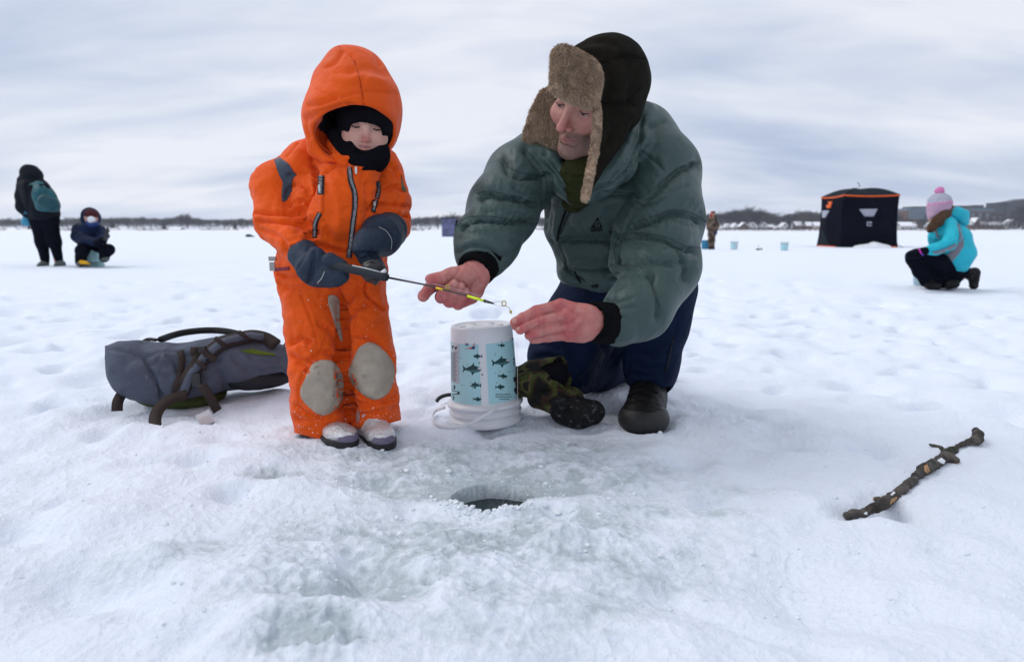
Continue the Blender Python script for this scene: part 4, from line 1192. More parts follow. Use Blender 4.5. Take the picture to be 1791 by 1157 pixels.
def build_man():
    base = G(1090, 725); base[2] = gz(base)
    root = thing('person', 'man in a green down jacket and fur trapper hat kneeling to hold the rod tip', 'person', base)
    # ---------------- body: head and both hands in one mesh
    R = basis(-43, 22, 24); s = 1.0
    c = P(999, 188, 1.520) - R @ np.array([0, .080, 0])
    hd = head_sdf(c, R, s, False, neck=chain([(1030, 235, 1.63, 40), (1050, 290, 1.70, 50)]))
    V1, F1 = polygonize(hd, .0019); C1 = face_cols(c, R, s, False)(V1)
    Vs, Fs_, Cs = [V1], [F1], [C1]
    nails = []
    for pts in ([(1050, 290, 1.72, 36), (960, 275, 1.77, 26), (885, 365, 1.58, 26), (836, 476, 1.435, 21)], [(1050, 290, 1.72, 36), (1135, 275, 1.79, 30), (1160, 466, 1.555, 30), (1118, 540, 1.47, 24), (1075, 563, 1.42, 20), (1032, 562, 1.372, 19)]):
        V, Fq = polygonize(chain(pts, .02), .008); Vs.append(V); Fs_.append(Fq); Cs.append(np.tile(np.array([.45, .25, .2]), (len(V), 1)))
    for f, cr, red, nl in man_hands():
        V, Fq = polygonize(WARP(f, .0006, 70), .00125); V = sew(V, Fq, cr)
        q, _ = proj(V)
        Cc = np.tile(np.array([.45, .165, .145]), (len(V), 1))
        w = np.zeros(len(V))
        for rx, ry, rr in red: w = np.maximum(w, np.exp(-(((q[:, 0] - rx) ** 2 + (q[:, 1] - ry) ** 2) / rr ** 2)))
        n1 = np.clip(fbm3(V, 60, 3) * .5, -.3, .3)
        w = np.clip(w * .75 + n1 * .5, 0, 1)[:, None]
        Cc = Cc * (1 - w) + np.array([.44, .085, .09]) * w
        pale = np.clip(-n1 * 1.2, 0, .35)[:, None]; Cc = Cc * (1 - pale) + np.array([.48, .27, .235]) * pale
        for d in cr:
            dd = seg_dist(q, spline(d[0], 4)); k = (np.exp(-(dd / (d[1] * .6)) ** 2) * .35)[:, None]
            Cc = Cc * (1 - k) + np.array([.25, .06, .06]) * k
        Vs.append(V); Fs_.append(Fq); Cs.append(Cc); nails += nl
    off = np.cumsum([0] + [len(v) for v in Vs])
    body = obj('body', np.concatenate(Vs), np.concatenate([f + o for f, o in zip(Fs_, off)]), M_SKIN, root, True, np.concatenate(Cs))
    bb = bvh_of(body)
    for x, y, a, b, rot in nails:
        pl = [(x + a * math.cos(t) * math.cos(rot) - b * math.sin(t) * math.sin(rot), y + a * math.cos(t) * math.sin(rot) + b * math.sin(t) * math.cos(rot)) for t in np.arange(12) * math.pi / 6]
        cloth_patch('fingernail', bb, pl, M_NAIL, body, .0006, 2.0, close=False)
    lashes(body, c, R, s, .0016, -8, 25)
    M_SH = mat('sandy_hair', (.20, .125, .07), .7, .2)
    hb = MB()
    for i in range(70):
        sx = random.choice((-1, 1)); u = random.uniform(.012, .046)
        a = c + R @ np.array([sx * u, .088 - (u * 8.5) ** 2 * .16, .021 + .003 * random.random() - (u - .028) ** 2 * 5])
        hb.tube([a, a + R @ np.array([sx * .006, .0012, .0025]), a + R @ np.array([sx * .011, -.001, .0015])], [.0006, .0005, .0002], 4, False)
    hb.build('eyebrow', M_SH, body, True)['kind'] = 'stuff'

    # ---------------- trousers
    tr = U(.05, ball(1100, 505, 1.97, 98, 62, .17), chain([(1150, 480, 1.90, 62), (1168, 505, 1.765, 42), (1150, 565, 1.79, 47), (1138, 628, 1.845, 43), (1137, 655, 1.86, 42)], .05),
           chain([(1050, 500, 1.98, 66), (1005, 580, 1.945, 60), (980, 628, 1.91, 50), (978, 645, 1.91, 46)], .05), chain([(985, 650, 1.93, 46), (1045, 640, 2.10, 42), (1110, 622, 2.28, 38)], .03), chain([(1050, 540, 2.0, 60), (1070, 590, 2.06, 46)]))
    tr = SUB(.004, tr, ball(1137, 672, 1.85, 36, 22, .06))
    tr = WARP(tr, .006, 10, (1, 1, .7), 2)
    ts = [(ZB((1100, 260), (1000, 380), (860, 520), (740, 590)), 5, 10), (ZB((880, 220), (920, 300), (900, 420)), 5, 7), (ZB((1020, 240), (960, 360), (880, 460)), 5, 8), (ZB((1560, 40), (1510, 200), (1470, 340), (1450, 470)), 2, 4), (ZB((1110, 300), (1130, 420), (1110, 490)), 5, 9, 18, -5),
          (ZB((1180, 400), (1280, 440), (1400, 420)), 5, 7), (ZB((1150, 480), (1300, 510), (1440, 470)), 5, 6), (ZB((1200, 300), (1330, 330), (1450, 300)), 6, 6), (ZB((310, 210), (400, 230), (500, 260)), 6, 6), (ZB((560, 220), (640, 330), (650, 420)), 6, 8), (ZB((300, 330), (400, 310), (480, 330)), 5, 6), (ZB((690, 560), (760, 480), (850, 420)), 5, 7), (ZB((1000, 200), (1060, 330), (1090, 400)), 5, 7)]
    tro = sdf_obj('trousers', tr, .0055, M_JEANS, root, strokes=ts)
    tbv = bvh_of(tro)
    cloth_patch('ankle_zip', tbv, band_poly(ZB((1530, 150), (1500, 260), (1475, 380), (1455, 470)), 2.6), M_ZIPTAPE, tro, .002, 3, close=False)

    # ---------------- jacket
    trunk = U(.03, ball(1062, 320, 1.79, 112, 118, .15), ball(1086, 420, 1.85, 122, 84, .15), ball(1075, 250, 1.80, 105, 66, .12))
    trunk = U(.025, trunk, chain([(982, 335, 1.75, 28), (986, 400, 1.78, 30), (1000, 455, 1.79, 24)], .02))
    trunk = U(.02, trunk, chain([(1000, 474, 1.77, 26), (1050, 482, 1.745, 26), (1110, 482, 1.75, 26), (1170, 470, 1.82, 26)], .02))
    arm_r = chain([(962, 262, 1.76, 54), (912, 312, 1.67, 60), (880, 365, 1.575, 62), (850, 422, 1.49, 55), (842, 443, 1.462, 46)], .02)
    arm_l = U(.03, chain([(1118, 240, 1.80, 62), (1152, 302, 1.73, 70), (1161, 385, 1.63, 68), (1156, 462, 1.545, 61)], .02), chain([(1160, 470, 1.54, 62), (1118, 538, 1.46, 57), (1083, 563, 1.425, 42)], .02))
    fold = chain([(1100, 400, 1.63, 30), (1090, 460, 1.56, 28)], .02)
    jk = U(.02, trunk, arm_r, U(.03, arm_l, fold))
    jk = SUB(.012, jk, ball(836, 466, 1.435, 33, 30, .05))
    jk = SUB(.012, jk, ball(1050, 566, 1.40, 26, 33, .055))
    jk = SUB(.015, jk, chain([(1012, 250, 1.60, 50), (1018, 305, 1.60, 35), (1012, 336, 1.60, 15)], .02))
    jk = U(.012, jk, chain([(1128, 196, 1.74, 20), (1112, 245, 1.665, 25), (1085, 292, 1.60, 24), (1052, 322, 1.575, 18), (1030, 345, 1.585, 13)], .03), chain([(935, 248, 1.66, 17), (960, 286, 1.625, 17), (985, 322, 1.605, 15), (1003, 348, 1.60, 12)], .03))
    jk = WARP(jk, .008, 7, (1, 1, 1), 1)
    W = 28
    js = [
        (Z8((290, 290), (340, 345), (430, 378), (530, 385)), 3.6, 16, W, 12), (Z8((160, 482), (230, 468), (300, 482), (400, 505), (490, 540)), 3.6, 17, W, 13), (Z8((55, 655), (110, 612), (200, 602), (300, 612), (400, 630), (500, 645)), 3.6, 16, W, 12),
        (Z8((430, 250), (520, 370), (535, 500), (505, 640), (420, 760)), 4.5, 16, 20, 8), (Z8((220, 560), (330, 560), (450, 600)), 3, 7), (Z8((180, 500), (260, 540), (380, 560)), 3, 6), (Z8((330, 310), (360, 340), (400, 355)), 4, 10), (Z8((370, 440), (450, 470), (510, 480)), 3, 7), (Z8((270, 640), (370, 680), (430, 690)), 3, 6),
        (Z8((60, 720), (150, 690), (260, 700), (370, 740)), 5, 6), (Z8((50, 800), (120, 760), (230, 770), (300, 830)), 3.4, 10, 14, 5), (Z8((300, 830), (350, 800), (400, 770)), 3, 6), (Z8((240, 860), (270, 920), (260, 960)), 3, 6),
        (Z8((440, 250), (560, 370), (640, 490), (655, 540)), 3.5, 10, 18, 6), (Z8((530, 270), (600, 350), (650, 430), (660, 500)), 3.0, 9), (Z8((655, 530), (615, 640), (590, 720), (592, 770), (640, 880), (715, 958)), 3.2, 14, 18, 9),
        (Z8((560, 590), (545, 700), (560, 760), (600, 850)), 3, 6), (Z8((690, 515), (740, 490), (830, 455), (930, 438)), 3.5, 10, 16, 6), (Z8((930, 438), (1000, 340), (1045, 200), (1055, 60)), 4, 18, 22, 9), (Z8((880, 430), (950, 330), (1000, 200), (1020, 80)), 4, 9),
        (Z8((1045, 262), (1120, 310), (1190, 380)), 2.6, 7, 16, 4), (Z8((1190, 380), (1250, 342), (1350, 318)), 3.4, 14, W, 11), (Z8((1190, 380), (1090, 470), (1000, 540), (955, 610), (930, 690), (898, 770), (905, 860)), 4.5, 22, 22, 10),
        (Z8((830, 490), (900, 488), (990, 480), (1010, 490)), 3, 8, 16, 6), (Z8((590, 742), (700, 744), (800, 742), (898, 738)), 3.0, 13, W, 11), (Z8((560, 850), (650, 870), (760, 880), (880, 870)), 3, 6, 18, 5), (Z8((640, 930), (720, 960), (800, 1000)), 3, 10),
        (Z8((1000, 545), (1100, 520), (1200, 470), (1280, 440)), 3.2, 8), (Z8((975, 645), (1100, 605), (1200, 572), (1280, 578), (1350, 605), (1410, 660)), 3.6, 18, W, 13), (Z8((1200, 575), (1250, 620), (1330, 640)), 3, 7), (Z8((900, 705), (1000, 690), (1100, 700), (1180, 716), (1280, 762), (1390, 770)), 3.6, 17, W, 12),
        (Z8((1180, 716), (1250, 790), (1285, 880), (1290, 940)), 4, 16, 18, 6), (Z8((1000, 730), (1080, 740), (1160, 760)), 3, 6), (Z8((890, 880), (1000, 858), (1100, 842), (1200, 850)), 4, 12, 18, 6), (Z8((880, 930), (960, 905), (1060, 900), (1110, 920)), 4, 9), (Z8((1095, 905), (1130, 990), (1145, 1080), (1140, 1150)), 3.0, 11, W, 9),
        (Z8((1240, 850), (1300, 830), (1370, 790)), 4, 9), (Z8((1250, 930), (1290, 900), (1320, 850)), 4, 9), (Z8((860, 1035), (900, 1060), (905, 1120), (890, 1157)), 2.6, 9, 12, 5), (Z8((920, 1060), (990, 1040)), 2.2, 6), (Z8((925, 1090), (1000, 1085)), 2.2, 6), (Z8((915, 1130), (980, 1150)), 2.2, 6), (Z8((1000, 880), (1040, 950), (1050, 1020)), 4, 6), (Z8((780, 1040), (850, 1020), (940, 960)), 4, 6),
        (Z8((700, 560), (760, 520), (830, 500)), 4, 5), (Z8((680, 700), (750, 620), (790, 560)), 7, 4), (Z8((880, 560), (860, 650), (870, 730)), 8, 4), (Z8((1060, 300), (1080, 380), (1060, 460)), 8, 5), (Z8((1230, 200), (1180, 250), (1120, 270)), 5, 6), (Z8((1060, 130), (1100, 120), (1160, 100)), 3, 8), (Z8((1400, 560), (1350, 560), (1310, 540)), 5, 7),
    ]
    # short gathers across every seam line
    rg = random.Random(5); extra = []
    for st in js:
        if len(st) < 5 or st[2] < 12: continue
        sp = np.array(spline(st[0], 5)); t = np.gradient(sp, axis=0); t /= np.linalg.norm(t, axis=1)[:, None]
        for i in range(1, len(sp) - 1):
            for sg in (-1, 1):
                if rg.random() < .4:
                    nn = np.array([-t[i, 1], t[i, 0]]) * sg; L_ = rg.uniform(16, 40); a = sp[i] + rg.uniform(-2, 2) * t[i]
                    e_ = a + nn * L_ + t[i] * rg.uniform(-14, 14)
                    extra.append(([tuple(a), tuple((a + e_) / 2 + t[i] * rg.uniform(-1.5, 1.5)), tuple(e_)], 4.6, rg.uniform(.8, 2.2)))
    V, Fq = polygonize(jk, .0034)
    V = sew(V, Fq, extra); js2 = [(a[0], a[1], a[2], a[3], a[4] * 1.6) if len(a) > 3 else (a[0], a[1] * 1.2, a[2] * .6) for a in js]; V = sew(V, Fq, js2, 1.2, 1.15, .05, True); V = smooth_mesh(V, Fq, 1, .2)
    jo = obj('down_jacket', V, Fq, M_DOWN, root, True)
    jb = bvh_of(jo)
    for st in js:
        if len(st) > 3 and st[2] >= 13 and st[4] > 6: stroke_tube('seam_shade', jb, st[0], .0009, M_SEAMSHADE, jo, -.0001, 5, 16)  # thin dark tubes that paint shade into the seam creases
    cloth_patch('front_zip', jb, band_poly(Z8((652, 532), (620, 620), (600, 690), (592, 735)), 3.6), M_LOGO, jo, .0015, 3, close=False)
    cloth_patch('front_zip', jb, band_poly(Z8((686, 895), (700, 930), (718, 958)), 3.0), M_LOGO, jo, .0015, 3, close=False)
    cloth_patch('hem_tab', jb, Z8((775, 968), (812, 966), (812, 980), (775, 980)), M_LOGO, jo, .002, 3, close=False)
    cloth_patch('cuff_tab', jb, Z8((212, 792), (225, 792), (262, 826), (252, 838)), M_LOGO, jo, .002, 3, close=False)
    # embroidered emblem: a triangle with a letter in it, and the word below
    emb = cloth_patch('emblem', jb, Z8((807, 606), (834, 664), (771, 664)), M_LOGO, jo, .0012, 2.5, close=False)
    tv, tf = text_mesh('G', 1.0, .03)
    drape('emblem_letter', jb, [(Z8((806 + a * 40, 645 - b * 40))[0]) for a, b in tv], [f[::-1] for f in tf], M_DOWN, jo, .0026)
    tv, tf = text_mesh('GERRY', 1.0, .03)
    wid = max(a for a, _ in tv) - min(a for a, _ in tv)
    drape('emblem_lettering', jb, [(Z8((802 + a * 64 / wid, 677 - b * 23))[0]) for a, b in tv], [f[::-1] for f in tf], M_LOGO, jo, .0014)
    # knitted cuffs
    for pts, cutp in (([(850, 446, 1.470, 37), (836, 467, 1.436, 34)], (833, 474, 1.425, 25)), ([(1068, 566, 1.420, 37), (1044, 563, 1.385, 36)], (1030, 561, 1.36, 27))):
        cf = SUB(.004, chain(pts), chain([(*pts[0][:3], pts[0][3] - 9), (*pts[1][:3], pts[1][3] - 8)]))
        d = P(*pts[1][:3]) - P(*pts[0][:3])
        cf = SUB(.003, cf, plane(P(*pts[1][:3]) + d * .35, -d))
        sdf_obj('knit_cuff', WARP(cf, .0022, 90), .0025, M_RIB, root)
    # ---------------- neck gaiter
    ga = WARP(U(.01, chain([(1012, 304, 1.60, 33), (1014, 332, 1.615, 31), (1003, 352, 1.64, 20)])), .004, 30, (.6, .6, 2.0))
    sdf_obj('neck_gaiter', ga, .0032, M_OLIVE, root, strokes=[(ZF((170, 870), (230, 960), (330, 960)), 3, 5), (ZF((190, 940), (260, 1020), (320, 1000)), 3, 5), (ZF((230, 1040), (280, 1060), (320, 1045)), 3, 5)])
    # ---------------- trapper hat
    crown = U(.022, ball(1062, 130, 1.625, 71, 65, .115), ball(1078, 150, 1.64, 56, 62, .10), ball(1030, 135, 1.575, 44, 46, .07))
    crown = U(.02, crown, ball(1075, 190, 1.645, 44, 48, .085))
    HP = lambda x, y, z: c + R @ np.array([x, y, z])
    cap = U(.02, ell(HP(0, -.023, .033), (.094, .120, .089), R), ell(HP(0, -.040, -.02), (.094, .104, .088), R))
    cap = SUB(.008, cap, INT(plane(HP(0, .046, 0), R @ np.array([0, -1, 0])), INT(plane(HP(0, 0, .045), R @ np.array([0, 0, 1])), plane(HP(.046, 0, 0), R @ np.array([1, 0, 0])))))
    crown = U(.014, crown, cap)
    flapd = plate(ZF((420, 400), (430, 240), (560, 240), (700, 330), (712, 400), (660, 560), (560, 750), (430, 930), (370, 1060), (335, 1110), (318, 1080), (350, 930), (385, 760), (405, 600)), 1.515, (.0011, -.0002), .011, .010, 0.9)
    crown = WARP(U(.012, crown, flapd), .0045, 16)
    hs = [(ZF((440, 190), (520, 165), (610, 150), (720, 165)), 2.2, 5, 10, -3), (ZF((415, 470), (520, 485), (620, 480), (660, 490)), 2.6, 6, 14, 4), (ZF((300, 60), (400, 40), (520, 70)), 7, 5), (ZF((620, 200), (640, 300), (610, 400)), 6, 5), (ZF((500, 200), (480, 320), (470, 440)), 5, 4), (ZF((690, 380), (650, 400), (620, 460)), 4, 7), (ZF((560, 560), (520, 640), (470, 720)), 8, 4), (ZF((250, 100), (330, 110), (420, 150)), 4, 5)]
    hat = sdf_obj('trapper_hat', crown, .0035, M_HAT, root, strokes=hs)
    brim = plate(ZF((108, 120), (135, 84), (180, 78), (240, 105), (350, 158), (425, 218), (434, 295), (415, 400), (395, 478), (330, 482), (270, 455), (200, 432), (135, 388), (98, 345), (105, 210)), 1.452, (.0003, -.00015), .015, .013, 2.2)
    V, Fs = fur_mesh(brim, .0035, 17000, .0075, (0, -.1, -.55), 3)
    obj('fur_brim', V, Fs, M_FUR, hat, True)
    edge = chain([(x, y, Y, r) for (x, y), Y, r in zip(ZF((398, 470), (404, 560), (398, 680), (382, 800), (356, 930), (330, 1060), (322, 1105)), (1.468, 1.462, 1.454, 1.446, 1.434, 1.424, 1.418), (5.5, 6.5, 6.5, 6.2, 6.0, 6, 5.5))], .004)
    V, Fs = fur_mesh(edge, .003, 5200, .0045, (0, -.05, -.5), 4)
    obj('fur_edging', V, Fs, M_FUR, hat, True)
    far = plate(Z3((668, 400), (600, 440), (545, 555), (505, 680), (500, 740), (516, 800), (570, 835), (625, 860), (700, 805), (728, 720), (716, 620), (712, 540), (692, 450)), 1.640, (-.0004, 0), .014, .012, -2.0)
    V, Fs = fur_mesh(far, .0035, 15000, .0075, (.1, -.1, -.5), 5)
    obj('fur_flap', V, Fs, M_FUR, hat, True)
    # ---------------- boots
    def boot(toe, ankle, top, vis):
        d = (toe - ankle); d[2] = 0; L_ = np.linalg.norm(d); d /= L_; n_ = np.array([-d[1], d[0], 0]); Rb = np.stack([d, n_, [0, 0, 1]], 1)
        o_ = toe.copy(); z0 = toe[2]
        up = U(.03, ell(o_ - d * .055 + [0, 0, .045], (.064, .059, .054), Rb), ell(o_ - d * .13 + [0, 0, .065], (.075, .050, .06), Rb), cone(o_ - d * .20 + [0, 0, .06], top, .052, .047), ell(o_ - d * .235 + [0, 0, .04], (.055, .045, .045), Rb))
        up = SUB(.004, up, plane(o_ + [0, 0, .01], (0, 0, 1)))
        b = sdf_obj('boot', WARP(up, .003, 24), .0042, M_LEATHER, root, strokes=[(ZB((1040, 700), (1120, 730), (1220, 700), (1330, 730), (1440, 780)), 2.6, 4), (ZB((1120, 560), (1100, 640), (1060, 690)), 3, 4)] if vis else None)
        sh = INT(U(.03, ell(o_ - d * .055 + [0, 0, .040], (.073, .066, .048), Rb), ell(o_ - d * .14 + [0, 0, .02], (.085, .056, .04), Rb), ell(o_ - d * .235 + [0, 0, .025], (.062, .052, .04), Rb)), box(o_ - d * .14 + [0, 0, .035], (.3, .3, .046), None))
        sdf_obj('rubber_shell', sh, .0042, M_RUBBER, b)
        if vis:
            bv = bvh_of(b)
            for pl in (ZB((1330, 535), (1385, 560), (1360, 545)), ZB((1325, 620), (1380, 650), (1350, 640)), ZB((1130, 640), (1200, 590), (1290, 600)), ZB((1120, 690), (1200, 650), (1290, 670)), ZB((1150, 590), (1220, 550), (1300, 560))):
                stroke_tube('lace', bv, pl, .0028, M_BLACKKNIT, b, .001)
        return b
    toe = G(1122, 754); toe[2] = gz(toe) - .006; toe += np.array([0, -.004, 0])
    ank = P(1137, 660, 1.90)
    boot(toe, np.array([ank[0] + .004, toe[1] + .26, 0]), np.array([ank[0], toe[1] + .225, .19]), True)
    t2 = np.array([.26, 2.20, 0]); t2[2] = gz(t2)
    boot(t2, np.array([.34, 2.44, 0]), np.array([.31, 2.30, .13]), False)
    return root
man = build_man()

# ================================================================== things on the ice near the two
M_WHITEPL = mat('white_bucket_plastic', (.70, .71, .74), .35, .45, sss=0, var=(20, .03))
M_TEALPRINT = mat('teal_label', (.37, .62, .67), .42, .4, var=(10, .05))
M_FISH = mat('print_dark_green', (.014, .055, .06), .5, .3)
M_FISHBELLY = mat('print_mid_green', (.08, .22, .22), .5, .3)
M_PRINTGREY = mat('print_grey', (.16, .19, .22), .6, .3)
M_PRINTWHITE = mat('print_white', (.70, .72, .74), .5, .3)
M_PRINTRED = mat('print_red', (.42, .05, .06), .5, .3)
M_PRINTBLUE = mat('print_blue', (.03, .05, .16), .5, .3)
M_PRINTBLACK = mat('print_black', (.015, .02, .025), .5, .3)
Z5 = Z(770, 550, 5.5125)
def build_bucket():
    fr = G(849, 749); R_ = .0985; R2 = .0815; Hh = .262
    c = np.array([fr[0], fr[1] + R_, 0.0]); c[0] = (849 - CX) / FPX * (c[1] * FWD[1]) * 1.018; c[2] = gz(c) - .004
    t = math.radians(-2.4); Rm = np.array([[math.cos(t), 0, math.sin(t)], [0, 1, 0], [-math.sin(t), 0, math.cos(t)]])
    root = thing('bucket', 'white plastic bucket standing upside down with a teal fish print label', 'bucket', c)
    rad = lambda z: R_ - .006 + (R2 - R_ + .006) * (z / Hh)
    prof = [(R_ - .010, .0), (R_ - .002, .0), (R_, .003), (R_ + .001, .012), (R_ - .001, .016), (R_ - .006, .018), (R_ - .006, .026), (R_ - .001, .028), (R_ - .001, .033), (R_ - .005, .035), (R_ - .005, .047), (R_ + .003, .049), (R_ + .004, .056), (R_ + .001, .059), (rad(.062), .061)]
    prof += [(rad(z), z) for z in np.linspace(.07, Hh - .006, 12)] + [(R2 - .0015, Hh - .0015), (R2 - .004, Hh), (R2 - .009, Hh - .0005), (R2 - .012, Hh - .004), (R2 - .02, Hh - .005), (.03, Hh - .005), (.028, Hh - .0035), (.022, Hh - .0035), (.020, Hh - .005), (.0005, Hh - .005)]
    b = MB().lathe(prof, c, 96, Rm).build('shell', M_WHITEPL, root, True)
    mb = MB(); 
    for a in np.arange(0, 360, 60):
        q = np.array([.05 * math.cos(math.radians(a)), .05 * math.sin(math.radians(a)), Hh - .0045]); mb.box(c + Rm @ q, (.008, .002, .0015), Rm)
    mb.build('moulded_rib', M_WHITEPL, b, True)['kind'] = 'stuff'
    # label sleeve: two panels with a clear strip between, wrapping round the sides
    def sleeve(a0, a1, z0, z1_, name, m, lift=.0006):
        na = max(4, int(abs(a1 - a0) / 3)); nz = 8; V = []; Fs = []
        for i in range(na + 1):
            a = math.radians(a0 + (a1 - a0) * i / na)
            for j in range(nz + 1):
                z = z0 + (z1_ - z0) * j / nz; r = rad(z) + lift
                V.append(c + Rm @ np.array([r * math.cos(a), r * math.sin(a), z]))
        for i in range(na):
            for j in range(nz):
                k = i * (nz + 1) + j; Fs.append((k, k + nz + 1, k + nz + 2, k + 1))
        return obj(name, V, Fs, m, b, True)
    l1 = sleeve(-205, -93.5, .066, .222, 'label_panel', M_TEALPRINT); l2 = sleeve(-81, 20, .066, .222, 'label_panel', M_TEALPRINT)
    for o in (l1, l2):
        pass
    bv = bvh_of(b); LF = .0011
    def fish(name, x, y, L_, flip, tilt=0.0, m=M_FISH):
        # outline of a leaping fish, nose to tail
        o = [(-.50, .02), (-.42, .10), (-.25, .17), (-.12, .20), (-.08, .36), (.02, .22), (.18, .14), (.34, .06), (.50, .24), (.46, .02), (.52, -.16), (.36, -.03), (.18, -.08), (.05, -.14), (.0, -.32), (-.12, -.17), (-.30, -.14), (-.44, -.08)]
        ca, sa = math.cos(tilt), math.sin(tilt); pts = []
        for a, bb in o:
            a = -a if flip else a
            pts.append((x + L_ * (a * ca - bb * sa), y - L_ * (a * sa + bb * ca)))
        f_ = cloth_patch('fish_print', bv, Z5(*pts), m, b, LF, 2.2, close=False)
        if L_ > 100:
            bel = [(-.42, -.06), (-.3, -.02), (-.1, -.05), (.15, -.03), (.3, -.01), (.15, -.07), (0, -.12), (-.25, -.12)]
            pts = [(x + L_ * ((-a if flip else a) * ca - bb * sa), y - L_ * ((-a if flip else a) * sa + bb * ca)) for a, bb in bel]
            cloth_patch('fish_belly', bv, Z5(*pts), M_FISHBELLY, b, LF + .0006, 2, close=False)
            jaw = [(-.50, .03), (-.40, .09), (-.30, .12), (-.33, .05), (-.26, .03), (-.36, .01), (-.42, -.02)]
            pts = [(x + L_ * ((-a if flip else a) * ca - bb * sa), y - L_ * ((-a if flip else a) * sa + bb * ca)) for a, bb in jaw]
            cloth_patch('fish_jaw', bv, Z5(*pts), M_PRINTWHITE, b, LF + .0006, 2, close=False)
    for x, y, L_, fl, ti in ((362, 402, 86, False, -.05), (308, 528, 182, True, .0), (340, 682, 112, False, -.05), (356, 815, 82, True, 0), (590, 297, 68, True, 0), (585, 458, 175, True, .16), (602, 594, 90, True, -.05), (575, 698, 92, True, .08)):
        fish('fish_print', x, y, L_, fl, ti)
    dots = [(268, 478), (376, 466), (404, 578), (292, 648), (370, 662), (314, 712), (586, 260), (542, 286), (534, 374), (526, 388), (534, 562), (574, 545), (650, 552), (672, 552), (632, 625), (545, 655), (598, 726), (390, 790), (382, 835), (200, 420), (208, 680)]
    for i, (x, y) in enumerate(dots):
        r = 9 if i in (1, 2) else 5
        cloth_patch('bubble_print', bv, Z5(*[(x + r * math.cos(a), y + r * math.sin(a)) for a in np.arange(8) * math.pi / 4]), M_PRINTGREY, b, LF, 2, close=False)
    # flag corner and the letters above it
    cloth_patch('flag_print', bv, Z5((236, 330), (270, 318), (310, 295), (332, 275), (333, 330)), M_PRINTRED, b, LF, 2, close=False)
    for k in range(3):
        cloth_patch('flag_stripe', bv, Z5((258 + k * 20, 325 - k * 11), (330, 286 + k * 13), (331, 291 + k * 13), (266 + k * 20, 327 - k * 10)), M_PRINTWHITE, b, LF + .0006, 2, close=False)
    cloth_patch('flag_canton', bv, Z5((306, 306), (333, 304), (333, 331), (306, 331)), M_PRINTBLUE, b, LF + .0009, 2, close=False)
    def words(txt, x, y, w, h, m, bold=.02):
        tv, tf = text_mesh(txt, 1.0, bold); x0 = min(a for a, _ in tv); x1 = max(a for a, _ in tv); y0 = min(a for _, a in tv); y1 = max(a for _, a in tv)
        drape('label_lettering', bv, [Z5((x + ((a - x0) / (x1 - x0) - .5) * w, y - ((bb - y0) / (y1 - y0) - .5) * h))[0] for a, bb in tv], [f[::-1] for f in tf], m, b, LF)
    words('USA', 258, 288, 36, 26, M_PRINTBLUE)
    words('Mantenha protegido', 605, 768, 140, 17, M_PRINTBLACK); words('Responsable para uso de', 610, 790, 155, 17, M_PRINTBLACK); words('Cubos para peces', 615, 812, 92, 17, M_PRINTBLACK)
    # instruction panel: pale sheet with small print in lines
    cloth_patch('instruction_panel', bv, Z5((88, 275), (184, 280), (184, 662), (86, 652)), mat('print_pale_panel', (.50, .50, .55), .5), b, LF, 3, close=False)
    tx = MB(); 
    for k in range(34):
        y = 362 + k * 8.4
        pts = Z5((108, y), (172 - (k % 5) * 7, y + 2))
        a, _n = cast(bv, *pts[0]); d, _m = cast(bv, *pts[1])
        if a is None or d is None: continue
        mid, mn = cast(bv, (pts[0][0] + pts[1][0]) / 2, (pts[0][1] + pts[1][1]) / 2)
        tx.ribbon([a + _n * .0019, mid + mn * .0019, d + _m * .0019], (0, 0, 1), .00075, .0003)
    tx.build('small_print', M_PRINTGREY, b)['kind'] = 'stuff'
    for x, y, w in ((152, 322, 34), (122, 312, 22)):
        cloth_patch('pictogram', bv, Z5((x - w / 2, y - 8), (x - w / 4, y + 2), (x, y + 18), (x + w / 5, y), (x + w / 2, y - 6), (x + w / 4, y - 14)), M_PRINTBLACK, b, LF + .0006, 2, close=False)
    # emblem at the lower edge
    for poly in ([(84, 705), (104, 690), (146, 680), (146, 715), (104, 728), (84, 730)], [(86, 740), (130, 730), (188, 742), (188, 766), (140, 772), (86, 758)], [(96, 772), (132, 778), (140, 800), (128, 826), (116, 806), (96, 806)]):
        cloth_patch('emblem_print', bv, Z5(*poly), M_PRINTBLACK, b, LF, 2, close=False)
        cx_ = sum(p[0] for p in poly) / len(poly); cy_ = sum(p[1] for p in poly) / len(poly)
        cloth_patch('emblem_fill', bv, Z5(*[(cx_ + (x - cx_) * .66, cy_ + (y - cy_) * .6) for x, y in poly]), M_TEALPRINT, b, LF + .0006, 2, close=False)
    words('FISH', 112, 708, 44, 16, M_PRINTBLACK); words('FRESH', 136, 752, 62, 16, M_PRINTBLACK)
    for poly in ([(690, 225), (704, 225), (706, 250), (692, 248)], [(692, 280), (710, 275), (712, 330), (697, 330)], [(698, 420), (718, 412), (722, 436), (700, 440)], [(700, 455), (728, 450), (728, 492), (704, 488)], [(702, 604), (748, 596), (750, 640), (706, 648)], [(708, 712), (752, 690), (756, 740), (730, 770), (712, 740)]):
        cloth_patch('side_print', bv, Z5(*poly), M_PRINTBLACK, b, LF, 2, close=False)
    # bail handle slumped on the ice
    pts = []
    for x, y, z in ((778, 712, .035), (762, 718, .016), (756, 730, .008), (764, 742, .007), (790, 747, .010), (820, 741, .022), (846, 728, .041), (868, 714, .058)):
        g = G(x, y, z); 
        pts.append(g)
    pts = [np.array(p) for p in spline(pts, 5)]
    ax = np.array([c[0], c[1]])
    for p in pts:                                             # keep the handle outside the pail
        d = p[:2] - ax; L_ = np.linalg.norm(d)
        if L_ < R_ + .007: p[:2] = ax + d / L_ * (R_ + .007)
        p[2] = max(p[2], gz(p) + .004)
